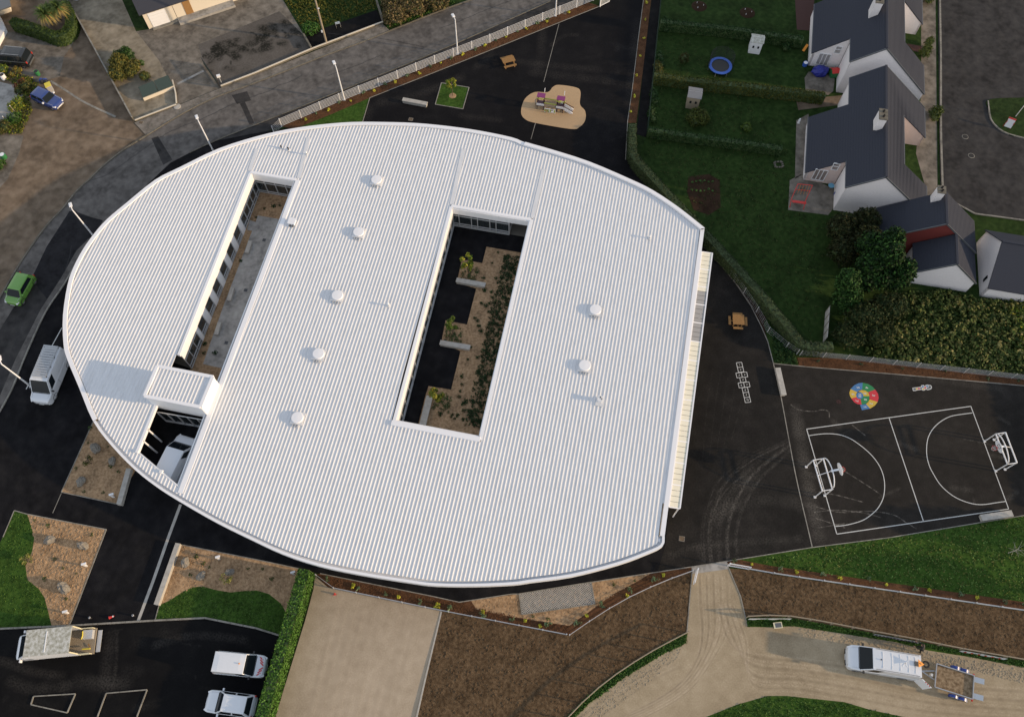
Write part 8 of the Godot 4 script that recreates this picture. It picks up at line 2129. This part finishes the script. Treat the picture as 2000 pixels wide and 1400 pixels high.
func make_small() -> void:
	low_wall("long low wall along the pale gravel drive and dark gravel yard", [128, -8, 190, 105, 262, 237], 0.7, 0.1, M.old_kerb, M.kerb)
	low_wall("low wall at the street end of the pale gravel drive", [264, 237, 345, 206], 0.2, 0.08, M.old_kerb, M.cream_wall)
	low_wall("white-topped low wall between the footpath and mossy forecourt", [432, 171, 500, 145, 608, 99, 748, 46], 0.28, 0.1, M.old_kerb, M.cream_wall)
	low_wall("stone wall under the clipped palm hedge", [30, 60, 60, 68, 90, 76, 122, 84, 152, 66], 0.5, 0.2, M.rock, M.concrete)
	low_wall("short wall closing the weed cloth plot beside the thicket", [736, 8, 748, 45], 0.9, 0.15, M.old_kerb, M.old_kerb)
	low_wall("thin wall between the forecourt and the weed cloth plot", [594, 72, 609, 98], 0.5, 0.12, M.old_kerb, M.old_kerb)
	low_wall("white-topped wall stub by the gate rail", [338, 160, 344, 184, 346, 205], 0.3, 0.08, M.old_kerb, M.cream_wall)
	var p := W(346, 209)
	var t := thing("gate_pier", "pale round stone at the corner of the gravel drive", "pier", p)
	var b := MB.new(); b.lathe(Vector3.ZERO, [Vector2(0.42, 0), Vector2(0.4, 0.12), Vector2(0.0, 0.16)], 14); put(b, "stone", M.concrete, t)
	# utility pole
	t = thing("utility_pole", "tall wooden utility pole rising from the black weed cloth", "pole", W(638, 86))
	b = MB.new(); b.tube([Vector3.ZERO, Vector3(0, 8.5, 0)], 0.13, 9, 0.09); put(b, "pole", M.grey_wood, t)
	b = MB.new(); b.box(Vector3(-0.15, 2.0, 0.1), Vector3(0.16, 0.28, 0.12)); put(b, "meter_box", M.white, t)
	b = MB.new(); b.box(Vector3(0.12, 5.2, 0.05), Vector3(0.2, 0.1, 0.1)); put(b, "insulator", M.white, t)
	# gate, letter box, green lean-to, tank
	t = thing("iron_gate", "dark open gate leaf at the mossy forecourt entrance", "gate", W(429, 171))
	var q := W(398, 126) - W(429, 171)
	b = MB.new(); b.box(Vector3(0, 0.6, 0), Vector3(0.12, 1.2, 0.12), q); put(b, "post", M.black, t)
	b = MB.new(); b.bar(Vector3(0, 0.15, 0), q + Vector3(0, 0.15, 0), 0.06, 0.08); b.bar(Vector3(0, 1.05, 0), q + Vector3(0, 1.05, 0), 0.06, 0.08); put(b, "leaf_frame", M.black, t)
	for k in 12:
		b = MB.new(); b.box(q * (k + 0.5) / 12.0 + Vector3(0, 0.6, 0), Vector3(0.2, 0.86, 0.03), q); put(b, "board", M.green_metal, t)
	b = MB.new(); b.ribbon(PP([346, 164, 397, 138]), 0.3, 0.012); struct(b, "gate_track", M.slab)
	t = thing("letter_box", "white letter box beside the dark open gate", "letter box", W(432, 162))
	b = MB.new(); b.box(Vector3(0, 0.5, 0), Vector3(0.08, 1.0, 0.08)); put(b, "post", M.frame, t)
	b = MB.new(); b.box(Vector3(0, 1.08, 0), Vector3(0.42, 0.28, 0.26), Vector3(1, 0, -0.4)); put(b, "box", M.white, t)
	t = thing("lean_to", "low lean-to with dark green sheet roof on the gravel drive", "shed", W(307, 178))
	var lp := PP([271, 172, 328, 149, 337, 165, 277, 189], 0.6)
	var lo := W2(307, 178)
	for k in 2:
		b = MB.new()
		var c0 := lp[0].lerp(lp[1], k * 0.52) - lo; var c1 := lp[0].lerp(lp[1], 0.5 + k * 0.5) - lo; var d0 := lp[3].lerp(lp[2], k * 0.52) - lo; var d1 := lp[3].lerp(lp[2], 0.5 + k * 0.5) - lo
		b.hexa([v3(c0, 0.75), v3(c1, 0.75), v3(d1, 0.45), v3(d0, 0.45), v3(c0, 0.8), v3(c1, 0.8), v3(d1, 0.5), v3(d0, 0.5)]); put(b, "roof_sheet", M.green_sheet, t)
	b = MB.new(); b.bar(v3(lp[3] - lo, 0.21), v3(lp[2] - lo, 0.21), 0.1, 0.42); put(b, "front_wall", M.cream_wall, t)
	for k in [0, 1]:
		b = MB.new(); b.box(v3(lp[k] - lo, 0.37), Vector3(0.08, 0.74, 0.08)); put(b, "post", M.black, t)
	t = thing("storage_tank", "white cylindrical tank lying beside the gravel drive wall", "tank", W(149, 3))
	b = MB.new(); b.tube([Vector3(-0.3, 0.65, -2.4), Vector3(-0.28, 0.65, -2.3), Vector3(0, 0.65, -0.2), Vector3(0.01, 0.65, -0.12)], 0.6, 18); put(b, "shell", M.white, t)
	b = MB.new(); b.lathe(Vector3(0.02, 0.65, -0.1), [Vector2(0.6, -0.02)], 4) if false else b.box(Vector3(0, 0.1, -0.7), Vector3(0.9, 0.2, 0.2)); put(b, "cradle", M.concrete, t)
	# bins and clutter on the gravel yard
	t = thing("wheelie_bin", "grey wheelie bin with a yellow lid beside the blue car", "bin", W(101, 178), 0.5)
	b = MB.new(); b.hexa([Vector3(-0.24, 0.05, -0.26), Vector3(0.24, 0.05, -0.26), Vector3(0.24, 0.05, 0.26), Vector3(-0.24, 0.05, 0.26), Vector3(-0.3, 1.0, -0.33), Vector3(0.3, 1.0, -0.33), Vector3(0.3, 1.0, 0.33), Vector3(-0.3, 1.0, 0.33)]); put(b, "bin_body", M.frame, t)
	b = MB.new(); b.box(Vector3(0, 1.04, 0), Vector3(0.66, 0.07, 0.7), Vector3(1, 0.05, 0)); put(b, "lid", M.yellow, t)
	for z in [-0.22, 0.22]:
		b = MB.new(); b.tube([Vector3(-0.26, 0.1, z - 0.03), Vector3(-0.26, 0.1, z + 0.03)], 0.1, 10); put(b, "wheel", M.rubber, t)
	barrel("green plastic barrel at the end of the concrete apron", 74, 146, 0.26, 0.6, M.green_plastic, M.black)
	barrel("pale barrel with dark rim on the grey slab", 8, 154, 0.3, 0.7, M.white, M.black)
	barrel("green and white tub at the gravel yard's far edge", 8, 308, 0.32, 0.6, M.green_plastic, M.white)
	t = thing("rubbish_pile", "pile of black and blue bags beside the bins", "bags", W(86, 159))
	for k in 4:
		b = MB.new(); lump(b, Vector3(k * 0.22 - 0.3, 0.2, (k % 2) * 0.22), Vector3(0.26, 0.24, 0.24), 90 + k, 0.5, 6); put(b, "bag", M.black if k % 2 else M.blue_plastic, t)
	for s in [[30, 220, 38, 226], [16, 241, 25, 252], [33, 133, 37, 137]]:
		t = thing("garden_stake", "leaning pale wooden stake in the garden border", "stake", W(s[0], s[1]), 0.0, "stakes in the garden border")
		b = MB.new(); b.tube([Vector3.ZERO, Vector3(-0.25, 0.9, -0.2)], 0.035, 6); put(b, "stake", M.grey_wood, t)
		b = MB.new(); b.tube([Vector3(-0.24, 0.87, -0.19), Vector3(-0.26, 0.94, -0.21)], 0.045, 6); put(b, "cap", M.white, t)
	t = thing("sun_lounger", "slatted metal lounger at the edge of the weed cloth", "chair", W(660, 50), 0.3)
	for k in 5:
		b = MB.new(); b.box(Vector3(0.0, 0.3 + k * 0.07, -0.3 + k * 0.16), Vector3(0.5, 0.03, 0.09), Vector3.RIGHT, Vector3(0, 1, -0.3)); put(b, "slat", M.steel, t)
	for x in [-0.27, 0.27]:
		b = MB.new(); b.tube([Vector3(x, 0, -0.4), Vector3(x, 0.3, -0.32), Vector3(x, 0.62, 0.38), Vector3(x, 0.0, 0.42)], 0.025, 6); put(b, "side_frame", M.steel, t)
	# eastern gardens
	garden_shed("white metal garden shed with silvery roof near the trampoline", 1473, 97, 1.3, 1.3, 1.6, M.white, M.dirty_white, SITE_YAW)
	garden_shed("grey timber garden shed behind the large round bush", 1352, 203, 1.35, 1.5, 1.7, M.grey_wood, M.grey_felt, SITE_YAW)
	t = thing("trampoline", "round trampoline with blue padding and black safety net", "trampoline", W(1405, 136))
	b = MB.new(); b.lathe(Vector3.ZERO, [Vector2(1.02, 0.62), Vector2(0, 0.62)], 32); put(b, "jumping_mat", M.black, t)
	b = MB.new(); b.lathe(Vector3.ZERO, [Vector2(1.36, 0.6), Vector2(1.36, 0.66), Vector2(1.02, 0.67)], 32); put(b, "edge_pad", M.blue_pad, t)
	for k in 6:
		var a := TAU * k / 6
		b = MB.new(); b.tube([Vector3(cos(a) * 1.3, 0, sin(a) * 1.3), Vector3(cos(a) * 1.3, 0.62, sin(a) * 1.3)], 0.03, 6); put(b, "leg", M.steel, t)
		if k in [3, 4, 5]:
			b = MB.new(); b.tube([Vector3(cos(a) * 1.36, 0.6, sin(a) * 1.36), Vector3(cos(a) * 1.36, 2.3, sin(a) * 1.36)], 0.025, 6); put(b, "net_pole", M.black, t)
	b = MB.new()
	for k in 41:
		var a := PI * 0.95 + PI * 1.1 * k / 40.0
		b.bar(Vector3(cos(a) * 1.36, 0.7, sin(a) * 1.36), Vector3(cos(a) * 1.36, 2.25, sin(a) * 1.36), 0.012, 0.012, Vector3.RIGHT)
		if k < 40:
			var a2 := PI * 0.95 + PI * 1.1 * (k + 1) / 40.0
			for y in 12: b.bar(Vector3(cos(a) * 1.36, 0.75 + y * 0.135, sin(a) * 1.36), Vector3(cos(a2) * 1.36, 0.75 + y * 0.135, sin(a2) * 1.36), 0.01, 0.012)
	put(b, "safety_net", M.black, t)
	for c in [[1366, 12, 0.95, "round dark flower bed nearer the black path"], [1460, 25, 0.95, "round dark flower bed nearer the terraced house"]]:
		t = thing("flower_bed", c[3], "flower bed", W(c[0], c[1]))
		b = MB.new(); b.lathe(Vector3.ZERO, [Vector2(c[2], 0.01), Vector2(c[2] * 0.8, 0.1), Vector2(0, 0.14)], 22); put(b, "soil_mound", M.dark_soil, t)
		for k in 4:
			b = MB.new(); b.box(Vector3(cos(k * 2.1) * 0.5, 0.2, sin(k * 2.1) * 0.5), Vector3(0.05, 0.16, 0.05)); put(b, "plant_marker", M.white, t)
	lay("vegetable_plot", [1345, 345, 1385, 340, 1406, 352, 1408, 405, 1385, 420, 1355, 410, 1342, 375], 3, M.dark_soil)
	for k in 12:
		t = thing("lettuce", "small green vegetable in the dark vegetable plot", "plant", W(1352 + (k % 6) * 8, 352 + (k / 6) * 18 + rng.randf() * 4) + Vector3(0, 0.012, 0), 0.0, "vegetables in the plot")
		b = MB.new(); leaves(b, Vector3(0, 0.08, 0), Vector3(0.14, 0.08, 0.14), 20, 0.1, [Color(0.05, 0.12, 0.03), Color(0.09, 0.17, 0.05)], rng, 0.1, 0.6); put(b, "foliage", M.leaf, t)
	# terraces and things beside the houses
	lay("paved_terrace", [1572, 152, 1580, 140, 1632, 148, 1628, 178, 1618, 186, 1574, 176], 3, M.slab_old)
	lay("paved_terrace", [1543, 352, 1565, 340, 1628, 368, 1632, 402, 1618, 420, 1540, 410], 3, M.slab_old)
	lay("paved_terrace", [1556, 235, 1580, 222, 1578, 335, 1553, 350], 3, M.slab_old)
	lay("paved_terrace", [1606, 190, 1645, 186, 1648, 204, 1560, 215, 1556, 198], 3, M.gravel_brown)
	lay("red_terrace", [1772, 85, 1808, 91, 1806, 103, 1785, 100], 3, M.red_paving)
	lay("red_terrace", [1552, -20, 1592, -20, 1588, 60, 1557, 58], 3, M.red_paving)
	lay("house_front_path", [1800, -20, 1828, -20, 1832, 380, 1815, 390, 1790, 300, 1800, 180], 3, M.slab_old)
	t = thing("covered_furniture", "garden furniture under a bright blue tarpaulin", "tarpaulin", W(1600, 144))
	b = MB.new(); lump(b, Vector3(0, 0.42, 0), Vector3(0.95, 0.6, 0.75), 5, 0.35, 9); put(b, "tarpaulin", M.blue_tarp, t)
	b = MB.new(); b.box(Vector3(0, 0.05, 0), Vector3(1.1, 0.1, 0.9)); put(b, "base", M.dark_frame, t)
	t = thing("play_house", "small toy house with red roof and green walls", "playhouse", W(1627, 148), 0.1)
	b = MB.new(); b.box(Vector3(0, 0.4, 0), Vector3(0.8, 0.8, 0.7)); put(b, "walls", M.green_plastic, t)
	for s in [-1, 1]:
		b = MB.new(); b.box(Vector3(0, 0.95, s * 0.22), Vector3(0.9, 0.05, 0.56), Vector3.RIGHT, Vector3(0, 1, s * 0.55)); put(b, "roof_panel", M.red_paint, t)
	barrel("blue round tub at the corner of the house terrace", 1572, 128, 0.28, 0.5, M.blue_pad, M.white)
	barrel("small blue pot near the lower house's side door", 1632, 380, 0.2, 0.5, M.blue_plastic, M.blue_plastic)
	t = thing("yellow_slide", "toy slide in yellow leaning by the garden wall", "toy", W(1572, 97), 0.9)
	b = MB.new(); b.box(Vector3(0, 0.3, 0), Vector3(0.9, 0.04, 0.3), Vector3(1, 0.5, 0)); put(b, "chute", M.orange, t)
	b = MB.new(); b.tube([Vector3(0.35, 0.5, -0.15), Vector3(0.5, 0, -0.2)], 0.03, 6); b.tube([Vector3(0.35, 0.5, 0.15), Vector3(0.5, 0, 0.2)], 0.03, 6); put(b, "ladder", M.black, t)
	# red swing seat, round blue table
	t = thing("swing_seat", "red metal swing seat frame on the stone terrace", "swing", W(1560, 396), 0.0)
	var sw := [W(1543, 405) - W(1560, 396), W(1570, 409) - W(1560, 396), W(1578, 386) - W(1560, 396), W(1550, 383) - W(1560, 396)]
	for k in 2:
		b = MB.new(); b.tube([sw[0 + k], sw[0 + k] + Vector3(0, 0.9, -0.5), sw[3 - k] + Vector3(0, 1.7, -0.3)], 0.04, 6); put(b, "side_frame", M.red_paint, t)
	b = MB.new(); b.tube([sw[3] + Vector3(0, 1.7, -0.3), sw[2] + Vector3(0, 1.7, -0.3)], 0.04, 6); b.tube([sw[3] + Vector3(0, 0.9, -0.2), sw[2] + Vector3(0, 0.9, -0.2)], 0.035, 6); put(b, "crossbar", M.red_paint, t)
	for k in 4:
		b = MB.new(); b.tube([sw[3].lerp(sw[2], 0.2 + k * 0.2) + Vector3(0, 1.7, -0.3), sw[3].lerp(sw[2], 0.2 + k * 0.2) + Vector3(0, 0.5, 0.0)], 0.015, 5); put(b, "hanger", M.orange, t)
	b = MB.new(); b.bar(sw[0].lerp(sw[3], 0.3) + Vector3(0, 0.5, 0), sw[1].lerp(sw[2], 0.3) + Vector3(0, 0.5, 0), 0.3, 0.06); put(b, "seat", M.red_paint, t)
	t = thing("garden_table", "small round pale blue garden table by the lower house wall", "table", W(1620, 370))
	b = MB.new(); b.lathe(Vector3.ZERO, [Vector2(0.32, 0.68), Vector2(0.33, 0.71), Vector2(0, 0.72)], 20); put(b, "table_top", M.pale_blue, t)
	b = MB.new(); b.tube([Vector3(0, 0, 0), Vector3(0, 0.7, 0)], 0.04, 8); put(b, "leg", M.steel, t)
	t = thing("brick_grill", "low square of bricks on the shaded lawn", "grill", W(1521, 322), 0.1)
	for k in 12:
		var a := TAU * k / 12
		b = MB.new(); b.box(Vector3(clampf(cos(a) * 1.4, -1, 1) * 0.42, 0.08, clampf(sin(a) * 1.4, -1, 1) * 0.36), Vector3(0.2, 0.16, 0.14)); put(b, "brick", M.old_kerb, t)
	t = thing("white_statue", "small white garden statue beside the paved path", "statue", W(1560, 240))
	b = MB.new(); b.lathe(Vector3.ZERO, [Vector2(0.14, 0), Vector2(0.1, 0.15), Vector2(0.13, 0.4), Vector2(0.06, 0.55), Vector2(0.09, 0.65), Vector2(0, 0.75)], 12); put(b, "figure", M.white, t)
	b = MB.new(); b.box(Vector3(0, 0.02, 0), Vector3(0.3, 0.05, 0.3)); put(b, "base", M.concrete, t)
	for k in 4:
		t = thing("concrete_screen", "pale panel fence at the corner of the big lawn", "fence", W(1613 - k * 1.2, 610 + k * 15), 0.0, "pale panels at the lawn corner")
		b = MB.new(); b.bar(Vector3(0, 0.6, 0), W(1611.8 - k * 1.2, 624 + k * 15) - W(1613 - k * 1.2, 610 + k * 15) + Vector3(0, 0.6, 0), 0.05, 1.2); put(b, "panel", M.concrete, t)
		b = MB.new(); b.box(Vector3(0, 0.65, 0), Vector3(0.09, 1.3, 0.09)); put(b, "post", M.old_kerb, t)
	t = thing("notice_board", "red-topped notice board on the grass island", "sign", W(1966, 250), -0.5)
	b = MB.new(); b.box(Vector3(0, 0.75, 0), Vector3(0.75, 0.9, 0.06), Vector3.RIGHT, Vector3(0, 1, -0.6)); put(b, "board", M.frame, t)
	b = MB.new(); b.box(Vector3(0.0, 1.16, -0.28), Vector3(0.8, 0.24, 0.08), Vector3.RIGHT, Vector3(0, 1, -0.6)); put(b, "red_header", M.red_paint, t)
	for x in [-0.38, 0.38]:
		b = MB.new(); b.box(Vector3(x, 0.5, 0.0), Vector3(0.06, 1.0, 0.06)); put(b, "post", M.red_lamp, t)
	t = thing("flag_pole", "thin white pole beside the red-topped notice board", "pole", W(1984, 228))
	b = MB.new(); b.tube([Vector3.ZERO, Vector3(0, 3.2, 0)], 0.04, 8, 0.03); put(b, "pole", M.white, t)
	b = MB.new(); b.box(Vector3(0, 0.02, 0), Vector3(0.25, 0.04, 0.25)); put(b, "base_plate", M.steel, t)
	# timber rails, banners, barrow
	rail_fence("curving timber rail between the soil field and the track's lower bend", [1342, 1236, 1290, 1263, 1250, 1286, 1200, 1319, 1150, 1359, 1108, 1402, 1090, 1420], 1.75, 0.95)
	rail_fence("timber rail between the soil strip and the parked van and trailer", [1458, 1206, 1542, 1206, 1700, 1235, 1792, 1252, 1870, 1268, 2030, 1296], 1.75, 0.8)
	banner("plain white banner with green corner on the rail near the gate", [1460, 1208, 1542, 1208], 0.72, M.green_plastic, 1)
	banner("white banner with dark purple print on the rail behind the van", [1704, 1238, 1792, 1254], 0.72, M.purple, 12)
	banner("white banner with dark and red print on the rail behind the trailer", [1872, 1270, 1960, 1286], 0.72, M.red_lamp, 6)
	t = thing("plaster_tub", "cream tub half full of dark mortar beside the track", "tub", W(1518, 1222), 0.1)
	b = MB.new(); b.hexa([Vector3(-0.28, 0.02, -0.18), Vector3(0.28, 0.02, -0.18), Vector3(0.28, 0.02, 0.18), Vector3(-0.28, 0.02, 0.18), Vector3(-0.36, 0.3, -0.24), Vector3(0.36, 0.3, -0.24), Vector3(0.36, 0.3, 0.24), Vector3(-0.36, 0.3, 0.24)]); put(b, "tub_body", M.cream_frame, t)
	b = MB.new(); b.box(Vector3(0.03, 0.305, 0), Vector3(0.52, 0.012, 0.36)); put(b, "mortar", M.dark_frame, t)
	t = thing("red_marker", "small red marker peg at the corner of the sand pitch", "marker", W(654, 1160))
	b = MB.new(); b.lathe(Vector3.ZERO, [Vector2(0.06, 0), Vector2(0.05, 0.3), Vector2(0, 0.32)], 10); put(b, "peg", M.red_paint, t)
	b = MB.new(); b.tube([Vector3(-0.15, 0.04, 0.1), Vector3(0.15, 0.05, 0.05)], 0.03, 6); put(b, "tape", M.red_paint, t)
	for s in [[84, 700, 50, 760], [128, 715, 108, 764], [120, 640, 98, 680]]:
		b = MB.new(); b.ribbon(PP(s), 0.09, 0.012); struct(b, "parking_line", M.line)
	for s in [[119, 963, 102, 1002]]:
		b = MB.new(); b.ribbon(PP(s), 0.06, 0.010); struct(b, "asphalt_joint", M.kerb)
